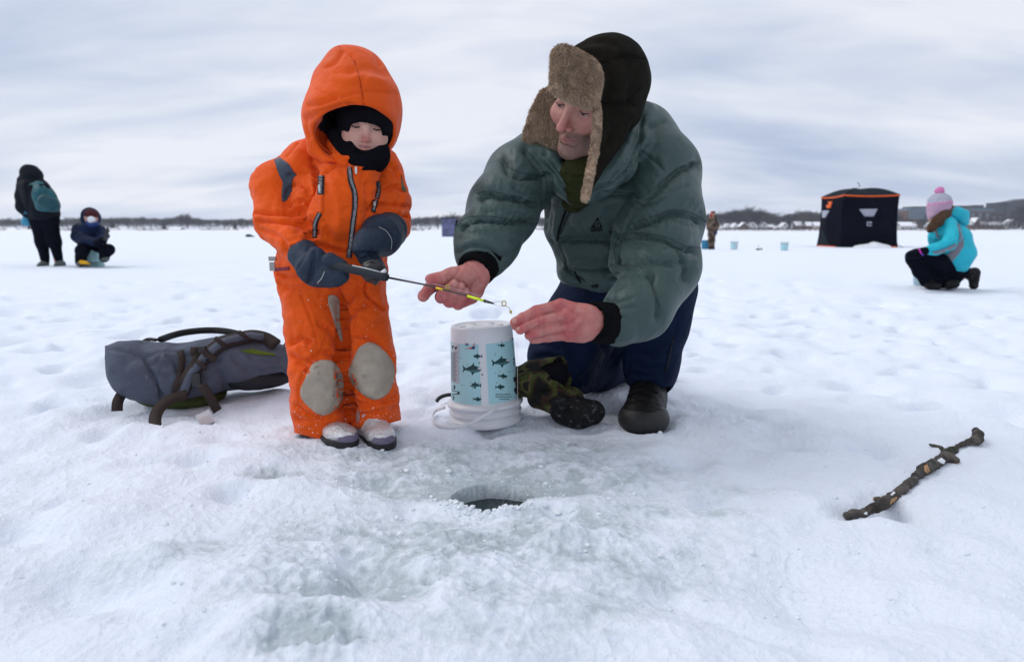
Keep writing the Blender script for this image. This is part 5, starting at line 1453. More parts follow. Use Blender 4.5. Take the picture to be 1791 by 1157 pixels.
    MB().ribbon(pts, [np.array([0, 0, 1.0])] * len(pts), .0075, .0035).build('bail_handle', M_WHITEPL, b, True)
    return root
build_bucket()

M_CARBON = mat('rod_blank', (.02, .022, .025), .3, .5)
M_FOAM = mat('rod_grip_foam', (.022, .026, .032), .8, .3, bump=[(300, .001, 'noise')])
M_GOLD = mat('gold_guide', (.45, .36, .06), .3, .5, metal=.8)
M_NEON = mat('neon_yellow', (.62, .80, .01), .4, .4)
M_LINE = mat('fishing_line_clear', (.62, .64, .66), .25, .5)
def build_rod():
    Yx = lambda x: 1.478 + (1.305 - 1.478) * (x - 597) / (880 - 597)
    Q = lambda x, y, dy=0: P(x, y, Yx(x) + dy)
    a = Q(590, 465); grip = Q(676, 484.5)
    root = thing('fishing_rod', 'short black ice fishing rod with a neon yellow band near its tip', 'fishing rod', a)
    MB().tube([Q(578, 462), Q(580, 462.5), a, Q(640, 476), Q(672, 483.5), Q(677, 485), Q(678.5, 485.3)], [.006, .009, .0095, .0098, .0098, .008, .004], 16).build('grip', M_FOAM, root, True)
    MB().ribbon([Q(617, 464.5, -.004), Q(645, 470.5, -.004), Q(671, 477.5, -.004)], (0, -1, .3), .004, .0016).build('reel_seat_trim', M_PRINTWHITE, root, True)
    MB().tube([Q(668, 476, -.003), Q(674, 473, -.003)], [.0035, .0045], 10).build('seat_screw', M_PRINTWHITE, root, True)
    rc = P(652, 474, 1.505)
    f = U(.004, ell(rc, (.027, .012, .027)), ell(rc + np.array([0, -.012, 0]), (.020, .012, .020)), cone(rc, P(656, 494, 1.495), .006, .006))
    reel = sdf_obj('reel', f, .0016, M_BLACKPLASTIC, root)
    MB().tube([P(646, 486, 1.492), P(660, 494, 1.485)], .0035, 10).build('reel_crank', M_BLACKPLASTIC, reel, True)
    MB().tube([Q(676, 484.7), Q(740, 497), Q(810, 515), Q(862, 530.0)], [.0024, .0020, .0016, .0011], 10).build('blank', M_CARBON, root, True)
    mb = MB().tube([Q(763, 503.2), Q(775, 506.3)], .0026, 10); mb.build('yellow_wrap', mat('amber_wrap', (.75, .47, .02), .4, .4), root, True)
    MB().tube([Q(818, 517.4), Q(847, 526)], .0026, 10).build('neon_wrap', M_NEON, root, True)
    MB().tube([Q(847, 525.8), Q(863, 530.4)], [.0034, .0018], 10).build('tip_wrap', M_CARBON, root, True)
    def ring(x, y, rx, ry, name):
        c = Q(x, y); s = mpp(c); t = np.arange(17) * 2 * math.pi / 16
        return MB().tube([c + np.array([rx * s * math.cos(k), rx * s * .3 * math.cos(k), ry * s * math.sin(k)]) for k in t], .0011, 8, False).build(name, M_GOLD, root, True)
    g1 = ring(783, 501.5, 3.0, 3.8, 'line_guide'); g2 = ring(881.5, 530.5, 3.6, 4.4, 'tip_guide')
    MB().tube([Q(773, 506), Q(780, 504.5)], .0008, 6).build('guide_foot', M_GOLD, g1, True)
    MB().tube([Q(862, 529.5), Q(872, 527.5), Q(878, 527)], .0006, 6).build('guide_foot', M_STEEL, g2, True)
    MB().tube([Q(862, 531), Q(874, 535.5), Q(880, 534.5)], .0006, 6).build('guide_foot', M_STEEL, g2, True)
    pts = [Q(880, 534), Q(886, 535.5), Q(890.5, 538.5), Q(893, 543.5)]
    j = MB().tube([np.array(p) for p in spline(pts, 4)], .0006, 6).build('hook', mat('copper_hook', (.35, .16, .08), .35, .5, metal=.7), root, True)
    sdf_obj('jig_bead', U(.001, ell(Q(893.2, 544.8), (.0028, .0028, .0028)), ell(Q(894, 547), (.0014, .0014, .002))), .0005, M_GOLD, root)
    MB().tube([Q(677, 479), Q(783, 501.5), Q(881, 529)], .00022, 5).build('line', M_LINE, root, True)
    MB().tube([P(904, 586, 1.345), P(905, 640, 1.345), P(906, 760, 1.30), np.array([HOLE[0] + .01, HOLE[1], WATER_Z])], .00022, 5).build('line', M_LINE, root, True)
    return root
build_rod()

# ------------------------------------------------------------------ rucksack
M_PACK = mat('slate_pack_nylon', (.075, .088, .122), .65, .2, bump=[(28, .008, 'noise'), (1000, .0004, 'noise')], var=(14, .16), dust=((.5, .54, .6), 60, .69, .8))
M_WEB = mat('brown_webbing', (.036, .026, .024), .8, .2, bump=[(600, .0008, 'noise')])
M_WEBBLACK = mat('black_webbing', (.012, .012, .013), .8, .2, bump=[(600, .0008, 'noise')])
M_LIME = mat('lime_lining', (.10, .14, .02), .8, .1, bump=[(60, .003, 'noise')])
Z6 = Z(170, 550, 4.822)
def build_pack():
    base = G(340, 710); base[2] = gz(base)
    root = thing('backpack', 'slate grey backpack with brown straps lying on the snow', 'backpack', base)
    f = U(.05, plate([(190, 606), (215, 599), (270, 600), (340, 597), (400, 590), (455, 592), (505, 606), (515, 635), (510, 655), (470, 668), (400, 683), (340, 700), (285, 706), (240, 690), (208, 655), (194, 628)], 1.935, (.0004, -.0004), .105, .075), ball(262, 655, 1.88, 60, 42, .09))
    f = WARP(f, .013, 7, (1, 1, 1), 3)
    st = [(Z6((390, 340), (440, 440), (480, 540), (520, 650), (550, 720)), 4, 14, 18, 9), (Z6((100, 285), (200, 300), (390, 335), (560, 300), (720, 310)), 4, 8, 16, -6), (Z6((440, 410), (520, 400), (600, 430)), 5, 8), (Z6((480, 540), (540, 500), (600, 520)), 5, 8), (Z6((600, 330), (660, 400), (690, 480)), 7, 10), (Z6((230, 420), (300, 360), (380, 350)), 8, 7), (Z6((160, 500), (260, 560), (420, 600)), 8, 5), (Z6((240, 640), (330, 620), (480, 650)), 6, 6),
          (Z6((1020, 470), (1060, 560), (1075, 680)), 3, 7, 14, 4), (Z6((1080, 620), (1240, 600), (1400, 550), (1560, 520)), 5, 14), (Z6((1160, 360), (1240, 440), (1380, 490), (1500, 470)), 8, 10), (Z6((1300, 360), (1400, 400), (1600, 400)), 7, 8), (Z6((760, 340), (900, 360), (1020, 380)), 5, 6), (Z6((380, 240), (520, 270), (700, 260)), 7, 5), (Z6((540, 300), (520, 380), (560, 440)), 6, 8), (Z6((300, 310), (240, 380), (220, 460)), 8, 5), (Z6((1080, 640), (1090, 690)), 5, 8)]
    bag = sdf_obj('bag', f, .0048, M_PACK, root, strokes=st, smooth=0)
    bv = bvh_of(bag)
    dy = lambda p: p
    def strap(pts, w, name, m, lift=.004, th=.003, free=None):
        out = []; wd = []
        sp = spline(Z6(*pts), 5)
        for i, (x, y) in enumerate(sp):
            l, nn = cast(bv, x, y)
            if free is not None: q = P(x, y, np.interp(i / (len(sp) - 1), [0, 1], free) if len(free) == 2 else np.interp(i / (len(sp) - 1), np.linspace(0, 1, len(free)), free))
            elif l is not None: q = l + nn * lift
            else:
                q = G(x, y); q[2] = gz(q) + .004; q = G(x, y, q[2])
            out.append(np.array(q))
        for i in range(1, len(out) - 1): out[i] = (out[i - 1] + out[i] * 2 + out[i + 1]) / 4
        T = [out[min(i + 1, len(out) - 1)] - out[max(i - 1, 0)] for i in range(len(out))]
        for q, t in zip(out, T):
            v = CAM - q; v /= np.linalg.norm(v); v = v * .7 + np.array([0, 0, .5]); d = np.cross(t, v); wd.append(d / (np.linalg.norm(d) + 1e-9))
        for i in range(1, len(wd)):
            if wd[i] @ wd[i - 1] < 0: wd[i] = -wd[i]
        return MB().ribbon(out, wd, w * 1.92 / FPX / 4.822, th).build(name, m, root, True)
    # padded shoulder straps and loose webbing
    s1 = strap([(700, 670), (735, 590), (800, 490), (880, 400), (980, 310), (1120, 240), (1280, 210), (1400, 225), (1500, 280)], 110, 'shoulder_strap', M_WEB, .010, .012)
    strap([(705, 660), (742, 590), (810, 490), (890, 402), (985, 318), (1120, 250), (1280, 222), (1390, 234)], 62, 'strap_padding', M_PACK, .019, .006)
    strap([(530, 214), (620, 180), (740, 150), (900, 133), (1050, 136), (1180, 160), (1290, 195)], 48, 'shoulder_strap', M_WEBBLACK, .01, .012, free=(1.98, 2.06, 2.10, 2.10, 2.06, 2.0))
    strap([(380, 232), (430, 208), (500, 214)], 26, 'haul_loop', M_WEB, free=(2.0, 2.02, 2.0), th=.006)
    strap([(835, 300), (840, 380), (850, 470), (850, 570)], 62, 'webbing', M_WEB, .017, .003)
    strap([(900, 310), (960, 340), (1030, 360)], 56, 'webbing', M_WEB, .026, .003)
    strap([(700, 310), (722, 400), (700, 520), (662, 600), (655, 680)], 50, 'webbing', M_WEB, .006, .003)
    strap([(760, 670), (680, 690), (600, 720), (530, 780), (490, 860), (490, 940), (505, 1020)], 88, 'loose_strap_end', M_WEB, .01, .003, free=(1.80, 1.785, 1.765, 1.74, 1.71, 1.675, 1.64))
    strap([(880, 590), (930, 660), (970, 730), (1015, 812)], 74, 'loose_strap_end', M_WEB, .01, .003, free=(1.80, 1.79, 1.79, 1.80))
    strap([(240, 620), (200, 680), (172, 740), (168, 812)], 82, 'loose_strap_end', M_WEB, .01, .003, free=(1.86, 1.83, 1.81, 1.80))
    for k, (x, y) in enumerate(((900, 430), (1060, 280), (1220, 235))):
        l, nn = cast(bv, *Z6((x, y))[0])
        if l is None: continue
        ang = math.radians(-50 if k < 3 else -25); t = np.array([math.cos(ang), 0, -math.sin(ang)])
        MB().ribbon([l + nn * .028 - np.array([-t[2], 0, t[0]]) * .018, l + nn * .030, l + nn * .028 + np.array([-t[2], 0, t[0]]) * .018], t, .012, .003).build('strap_loop', M_WEB, s1, True)
    l, nn = cast(bv, *Z6((848, 525))[0])
    MB().box(l + nn * .026, (.011, .005, .014)).box(l + nn * .028 + np.array([0, 0, -.017]), (.012, .004, .004)).build('buckle', M_BLACKPLASTIC, root)
    l, nn = cast(bv, *Z6((905, 312))[0])
    MB().box(l + nn * .026, (.008, .004, .007)).build('buckle', M_BLACKPLASTIC, root)
    cloth_patch('lining_edge', bv, Z6((1210, 308), (1300, 290), (1420, 316), (1505, 335), (1498, 344), (1380, 340), (1260, 322)), M_LIME, bag, .004, 4, close=False)
    b2 = U(.03, ball(300, 692, 1.93, 56, 17, .09), ball(345, 692, 1.93, 48, 16, .09))
    sdf_obj('base_panel', WARP(b2, .006, 14), .006, mat('olive_base_cloth', (.045, .058, .018), .85, .1), bag)
    b3 = ball(450, 655, 1.99, 66, 24, .10)
    sdf_obj('side_pocket', WARP(b3, .006, 14), .006, mat('dark_pocket', (.02, .021, .026), .7, .2), bag)
    cd = MB(); r_ = random.Random(2); pts = [P(495 + i * 2, 600 + r_.uniform(-3, 3) + i * .8, 1.96) for i in range(8)]
    cd.tube([np.array(p) for p in spline(pts, 3)], .002, 6).build('cord', M_WEB, bag, True)
    return root
build_pack()

M_CLEAR = mat('clear_plastic', (.80, .80, .82), .2, .5, alpha=.38)
M_BAIT = mat('pink_bait', (.46, .25, .18), .7, .3, bump=[(220, .004, 'noise')], var=(150, .3))
def build_bait():
    p = G(359, 738); p[2] = gz(p) + .013
    a = math.radians(24); Rm = np.array([[math.cos(a), 0, -math.sin(a)], [0, 1, 0], [math.sin(a), 0, math.cos(a)]]) @ np.array([[math.cos(.5), -math.sin(.5), 0], [math.sin(.5), math.cos(.5), 0], [0, 0, 1]])
    root = thing('bait_box', 'tiny clear plastic tub of pinkish bait tipped over in the snow', 'bait tub', p)
    w = .017; t = .0012; MBx = MB()
    for s_, h in (((w, 0, 0), (t, w, w)), ((-w, 0, 0), (t, w, w)), ((0, w, 0), (w, t, w)), ((0, -w, 0), (w, t, w)), ((0, 0, -w), (w, w, t))): MBx.box(p + Rm @ np.array(s_), h, Rm)
    MBx.build('tub', M_CLEAR, root)
    sdf_obj('bait', WARP(box(p + Rm @ np.array([0, 0, -.004]), (.0145, .0145, .0105), Rm, .003), .002, 90), .0018, M_BAIT, root)
build_bait()

# ------------------------------------------------------------------ camouflage mittens
def camo_extra(m, N, L, b, tc):
    n = N.new('ShaderNodeTexNoise'); n.inputs['Scale'].default_value = 22; n.inputs['Detail'].default_value = 2; n.inputs['Distortion'].default_value = .6
    L.new(tc.outputs['Object'], n.inputs['Vector'])
    r = N.new('ShaderNodeValToRGB'); r.color_ramp.interpolation = 'CONSTANT'; e = r.color_ramp.elements
    e[0].position = 0; e[0].color = (.008, .008, .007, 1); e[1].position = .42; e[1].color = (.032, .018, .011, 1)
    for ps, c in ((.50, (.045, .058, .014, 1)), (.58, (.10, .075, .035, 1)), (.63, (.012, .011, .009, 1))):
        k = e.new(ps); k.color = c
    L.new(n.outputs[0], r.inputs[0]); L.new(r.outputs[0], b.inputs['Base Color'])
M_CAMO = mat('camouflage_cloth', (.05, .05, .02), .8, .2, bump=[(24, .006, 'noise'), (800, .0005, 'noise')], extra=camo_extra)
M_MITBLACK = mat('black_mitten_palm', (.007, .007, .008), .6, .15, bump=[(50, .004, 'noise'), (600, .0008, 'noise')], var=(50, .35), dust=((.12, .12, .125), 60, .55, .75))
def build_mittens():
    b0 = G(945, 722); b0[2] = gz(b0)
    r1 = thing('mitten', 'camouflage mitten cuff lying open beside the bucket', 'mitten', b0)
    cuff = SUB(.006, chain([(907, 668, 1.80, 25), (935, 662, 1.79, 30), (978, 653, 1.775, 31)], .02), chain([(955, 657, 1.775, 22), (990, 651, 1.765, 28)]))
    co = sdf_obj('cuff', WARP(cuff, .006, 18), .0036, M_CAMO, r1, strokes=[(ZB((190, 480), (240, 540), (270, 640)), 4, 6), (ZB((330, 380), (420, 430), (440, 520)), 5, 6)])
    sdf_obj('cuff_lining', chain([(940, 660, 1.785, 24), (970, 655, 1.778, 25)]), .004, M_BLACKKNIT, r1)
    sdf_obj('hand', WARP(U(.03, chain([(905, 672, 1.81, 24), (880, 684, 1.83, 20)]), chain([(905, 655, 1.83, 12), (890, 650, 1.84, 10)])), .004, 20), .004, M_MITBLACK, r1)
    b1 = G(1000, 746); b1[2] = gz(b1)
    r2 = thing('mitten', 'black palmed mitten with camouflage cuff in front of the kneeling knee', 'mitten', b1)
    cuff = U(.02, chain([(938, 698, 1.76, 16), (975, 700, 1.75, 24), (1000, 698, 1.75, 22)], .01))
    sdf_obj('cuff', WARP(cuff, .006, 18), .004, M_CAMO, r2)
    hand = U(.02, chain([(992, 712, 1.735, 25), (1018, 722, 1.72, 25), (1036, 720, 1.715, 22)], .01), chain([(985, 720, 1.725, 22), (1005, 728, 1.715, 20)]))
    hand = U(.004, hand, chain([(972, 703, 1.715, 10), (985, 706, 1.70, 11), (984, 716, 1.70, 9)], .006))
    sdf_obj('hand', WARP(hand, .004, 20), .0034, M_MITBLACK, r2, strokes=[(ZB((590, 720), (600, 780), (560, 830)), 3, 6), (ZB((640, 760), (760, 800), (880, 800)), 6, 4), (ZB((480, 700), (540, 710), (590, 740)), 2.5, 3)])
build_mittens()

def build_scoop():
    b = G(776, 700); b[2] = gz(b)
    pts = [G(x, y, z) for x, y, z in ((764, 701, .008), (768, 696, .014), (776, 692, .018), (788, 690, .018), (806, 694, .012))]
    o = MB().tube([np.array(p) for p in spline(pts, 5)], .0058, 10).build('scoop', M_BLACKPLASTIC, None, True)
    tag(o, 'curved black handle end poking out behind the bucket', 'scoop')
build_scoop()

# ------------------------------------------------------------------ fallen branch
def bark_extra(m, N, L, b, tc):
    n = N.new('ShaderNodeTexNoise'); n.inputs['Scale'].default_value = 38; n.inputs['Detail'].default_value = 5
    L.new(tc.outputs['Object'], n.inputs['Vector'])
    r = N.new('ShaderNodeValToRGB'); e = r.color_ramp.elements
    e[0].position = .35; e[0].color = (.033, .027, .024, 1); e[1].position = .62; e[1].color = (.13, .112, .10, 1)
    k = e.new(.5); k.color = (.07, .06, .053, 1)
    n2 = N.new('ShaderNodeTexNoise'); n2.inputs['Scale'].default_value = 13; n2.inputs['Detail'].default_value = 4; L.new(tc.outputs['Object'], n2.inputs['Vector'])
    mr = N.new('ShaderNodeMapRange'); mr.inputs[1].default_value = .56; mr.inputs[2].default_value = .64; L.new(n2.outputs[0], mr.inputs[0])
    mx = N.new('ShaderNodeMix'); mx.data_type = 'RGBA'; L.new(mr.outputs[0], mx.inputs[0]); L.new(n.outputs[0], r.inputs[0]); L.new(r.outputs[0], mx.inputs[6]); mx.inputs[7].default_value = (.022, .030, .012, 1)
    L.new(mx.outputs[2], b.inputs['Base Color'])
M_BARK = mat('wet_bark', (.06, .05, .04), .7, .3, bump=[(70, .010, 'noise'), (220, .004, 'noise')], extra=bark_extra)
M_WOOD = mat('bare_wood', (.42, .24, .12), .7, .2, bump=[(150, .003, 'noise')], var=(90, .25))
ZT = Z(1450, 720, 5.51)
def build_branch():
    b = G(1600, 850); b[2] = gz(b)
    root = thing('branch', 'crooked dead branch with mossy knots lying on the snow', 'branch', b)
    def gp(x, y, r, up=.55):
        (px, py), = ZT((x, y)); g = G(px, py)
        for _ in range(6): z = gz(g) + .003; s = mpp(g); g = G(px, py, z + r * s / 5.51 * up)
        return g, r * s / 5.51
    def limb(pts, k=.006):
        c = [gp(x, y, r, u) for x, y, r, u in pts]
        return U(k, *[cone(c[i][0], c[i + 1][0], c[i][1], c[i + 1][1]) for i in range(len(c) - 1)])
    main = limb([(185, 1000, 44, .6), (240, 985, 40, .6), (330, 975, 39, .5), (430, 930, 41, .5), (530, 880, 46, .5), (600, 830, 45, .5), (700, 750, 43, .6), (800, 670, 40, .7), (870, 590, 38, .8), (925, 545, 52, .7), (1010, 505, 50, .6), (1080, 460, 46, .5), (1140, 410, 48, .6), (1190, 380, 44, .6), (1235, 330, 15, .9), (1280, 310, 20, .9), (1350, 285, 30, .9), (1430, 265, 46, .9), (1435, 215, 42, 1.6), (1410, 175, 26, 2.6)])
    side = U(.004, limb([(1120, 400, 34, .8), (1060, 350, 24, 1.2), (975, 312, 12, 2)]), limb([(1150, 420, 40, .7), (1195, 450, 34, .7), (1230, 472, 26, .6)]), limb([(530, 870, 36, .6), (490, 845, 22, .9), (450, 838, 20, .9)]), limb([(570, 880, 30, .3), (575, 915, 16, .2)]), limb([(1410, 190, 14, 2.6), (1425, 148, 5, 4)]), limb([(900, 570, 44, .6), (885, 545, 34, .8)]))
    f = WARP(WARP(U(.006, main, side), .0035, 60, (1, 1, 1), 2), .0012, 190, (1, 1, 1), 2)
    o = sdf_obj('wood', f, .0018, M_BARK, root)
    bv = bvh_of(o)
    for poly in ([(585, 890), (600, 840), (650, 815), (655, 835), (620, 870)], [(915, 520), (945, 500), (962, 540), (970, 570), (940, 595), (920, 570)]):
        cloth_patch('torn_bark', bv, ZT(*poly), M_WOOD, o, .0012, 2, close=False)
    for (x, y, r, u) in ((446, 838, 21, .9), (1233, 474, 22, .6), (180, 1000, 34, .6)):
        p, rr = gp(x, y, r, u); sdf_obj('broken_end', ell(p, (rr * 1.05,) * 3), rr * .22, M_WOOD, o)
    sn = []
    for poly in ([(1040, 470), (1080, 445), (1115, 470), (1100, 500), (1075, 490)], [(335, 975), (360, 960), (370, 985), (350, 990)], [(590, 800), (620, 770), (640, 780), (610, 805)]):
        cloth_patch('snow_patch', bv, ZT(*poly), M_SNOWCAP, o, .003, 2.5, close=False)
build_branch()

# ================================================================== people further out on the ice
M_DARKCOAT = mat('charcoal_coat', (.008, .010, .015), .7, .08, bump=[(12, .02, 'noise')], var=(6, .25))
M_DARKPANT = mat('black_trousers', (.004, .005, .010), .8, .04, bump=[(10, .02, 'noise')])
M_TEALPACK = mat('teal_daypack', (.008, .085, .105), .6, .3, bump=[(14, .015, 'noise')], var=(8, .2))
M_TEALDARK = mat('teal_daypack_pocket', (.005, .052, .07), .6, .3)
M_GREYSHOE = mat('grey_green_shoe', (.10, .12, .115), .6, .3)
M_SKYBLUE = mat('light_blue_bag', (.05, .26, .42), .6, .3, bump=[(12, .01, 'noise')])
M_NAVYCOAT = mat('navy_puffer', (.006, .014, .046), .6, .12, bump=[(14, .02, 'noise')], var=(8, .25))
M_MAROON = mat('maroon_hat', (.06, .012, .016), .8, .2)
M_MASK = mat('white_face_mask', (.70, .72, .76), .7, .2)
M_YELLOW = mat('yellow_plastic', (.75, .40, .01), .5, .3)
M_TURQ = mat('turquoise_jacket', (.012, .42, .53), .6, .3, bump=[(16, .012, 'noise')], var=(8, .10))
M_GREYPANEL = mat('grey_jacket_panel', (.20, .20, .235), .7, .2, bump=[(16, .008, 'noise')])
M_PINK = mat('pink_knit', (.62, .22, .42), .9, .1, bump=[(150, .006, 'noise')])
M_PALEPINK = mat('pale_pink_knit', (.52, .36, .47), .9, .1, bump=[(150, .006, 'noise')])
M_KNITWHITE = mat('white_knit', (.62, .62, .68), .9, .1, bump=[(150, .006, 'noise')])
M_BROWNHAIR = mat('brown_hair', (.12, .055, .022), .55, .3, bump=[(60, .01, 'X')], var=(40, .4))
M_SKIN2 = mat('skin_far', (.46, .27, .21), .6, .3)
M_MAGENTA = mat('magenta_cuff', (.55, .03, .40), .6, .3)
M_VIOLET = mat('violet_cuff', (.08, .04, .42), .6, .3)
def camo2(m, N, L, b, tc):
    n = N.new('ShaderNodeTexNoise'); n.inputs['Scale'].default_value = 9; n.inputs['Detail'].default_value = 3; L.new(tc.outputs['Object'], n.inputs['Vector'])
    r = N.new('ShaderNodeValToRGB'); e = r.color_ramp.elements
    e[0].position = .40; e[0].color = (.035, .024, .018, 1); e[1].position = .60; e[1].color = (.16, .115, .085, 1)
    L.new(n.outputs[0], r.inputs[0]); L.new(r.outputs[0], b.inputs['Base Color'])
M_CAMO2 = mat('brown_camo_coverall', (.08, .05, .04), .8, .2, extra=camo2)

ZL = Z(0, 270, 4.07)
def zc(pts, Zf, scale, Y, k=.0):
    """chain in crop pixels: (x, y, radius[, Y offset])"""
    out = []
    for q in pts:
        (x, y), = Zf((q[0], q[1])); out.append((x, y, Y + (q[3] if len(q) > 3 else 0), q[2] / scale))
    return chain(out, k)
def ground_at(x, Y):
    p = np.array([(x - CX) / FPX * Y * FWD[1] * 1.0, Y, 0.0]); p[2] = gz(p); return p

def build_standing():
    Y = 10.1; sc = 4.07; b = P(87, 464, Y); b[2] = gz(b)
    root = thing('person', 'tall person in a dark hooded coat standing with their back turned', 'person', b)
    c = lambda pts, k=.05: zc(pts, ZL, sc, Y, k)
    body = U(.05, c([(215, 140, 48), (225, 180, 34), (240, 260, 60)]), c([(280, 330, 70), (310, 460, 62)]), c([(275, 470, 36), (300, 620, 28), (318, 770, 24)]), c([(360, 470, 36), (390, 620, 30), (415, 765, 25)]), c([(160, 270, 28), (155, 370, 26), (195, 430, 22)]))
    sdf_obj('body', body, .022, M_SKIN2, root)
    coat = U(.06, c([(255, 250, 92), (290, 330, 98), (318, 415, 88)]), c([(300, 430, 80), (330, 432, 78)]), c([(180, 240, 52), (160, 300, 42), (158, 370, 38), (200, 425, 32)]))
    coat = SUB(.02, coat, plane(P(*ZL((310, 470))[0], Y), (.06, 0, -1)) if False else plane(P(*ZL((310, 472))[0], Y), (0, 0, 1)))
    so = sdf_obj('coat', WARP(coat, .03, 2.5), .02, M_DARKCOAT, root, strokes=[(ZL((190, 200), (200, 320), (195, 440)), 2.5, 25), (ZL((220, 380), (300, 400), (400, 390)), 2.5, 20)])
    hood = U(.06, c([(212, 128, 55), (225, 150, 68), (228, 178, 60)]), c([(150, 185, 22), (125, 214, 8)]))
    sdf_obj('hood', WARP(hood, .02, 4), .018, M_DARKCOAT, root)
    tr = U(.05, c([(285, 450, 66), (352, 455, 62)]), c([(278, 480, 54), (300, 620, 42), (320, 765, 28)]), c([(358, 480, 52), (390, 620, 42), (418, 758, 27)]))
    sdf_obj('trousers', WARP(tr, .02, 4), .02, M_DARKPANT, root)
    for x in (305, 425):
        f = U(.03, c([(x + 8, 772, 24), (x - 14, 786, 20, -.10)]), c([(x + 22, 783, 20), (x - 30, 790, 13, -.16)]))
        sdf_obj('shoe', f, .014, M_GREYSHOE, root)
    pb = P(*ZL((330, 320))[0], Y - .25)
    pk = thing('backpack', 'teal daypack worn on the back of the dark coated person', 'backpack', P(*ZL((330, 410))[0], Y - .25))
    f = U(.08, c([(275, 225, 36, -.22), (305, 290, 62, -.26), (335, 350, 66, -.26)]), c([(340, 365, 70, -.25), (345, 370, 68, -.25)]))
    f = SUB(.03, f, plane(P(*ZL((330, 412))[0], Y), (.08, 0, 1)) if False else plane(P(*ZL((330, 412))[0], Y - .2), (.0, .1, 1)))
    o = sdf_obj('bag', WARP(f, .02, 4), .016, M_TEALPACK, pk, strokes=[(ZL((240, 280), (330, 300), (400, 300)), 1.5, 20), (ZL((250, 330), (280, 300), (290, 260)), 1.6, 20)])
    f = c([(320, 335, 50, -.38), (362, 355, 48, -.38)])
    sdf_obj('front_pocket', WARP(f, .01, 5), .016, M_TEALDARK, pk)
    MB().tube([P(*ZL((285, 215))[0], Y - .3), P(*ZL((320, 215))[0], Y - .42), P(*ZL((345, 240))[0], Y - .44)], .012, 8).build('haul_loop', M_DARKPANT, pk, True)
    MB().ribbon([P(*ZL((262, 230))[0], Y - .32), P(*ZL((230, 205))[0], Y - .25), P(*ZL((215, 225))[0], Y - .15)], (1, 0, .2), .05, .012).build('shoulder_strap', M_TEALPACK, pk)
    g = thing('bag', 'light blue bag dangling from the standing person\'s hand', 'bag', P(*ZL((190, 500))[0], Y - .05))
    sdf_obj('sack', WARP(U(.05, c([(180, 440, 20), (190, 478, 26)]), c([(178, 482, 22), (203, 482, 20)])), .02, 6), .014, M_SKYBLUE, g)
    MB().tube([P(*ZL((172, 425))[0], Y - .06), P(*ZL((182, 408))[0], Y - .06), P(*ZL((192, 425))[0], Y - .06)], .01, 8).build('handle', M_SKYBLUE, g, True)
build_standing()

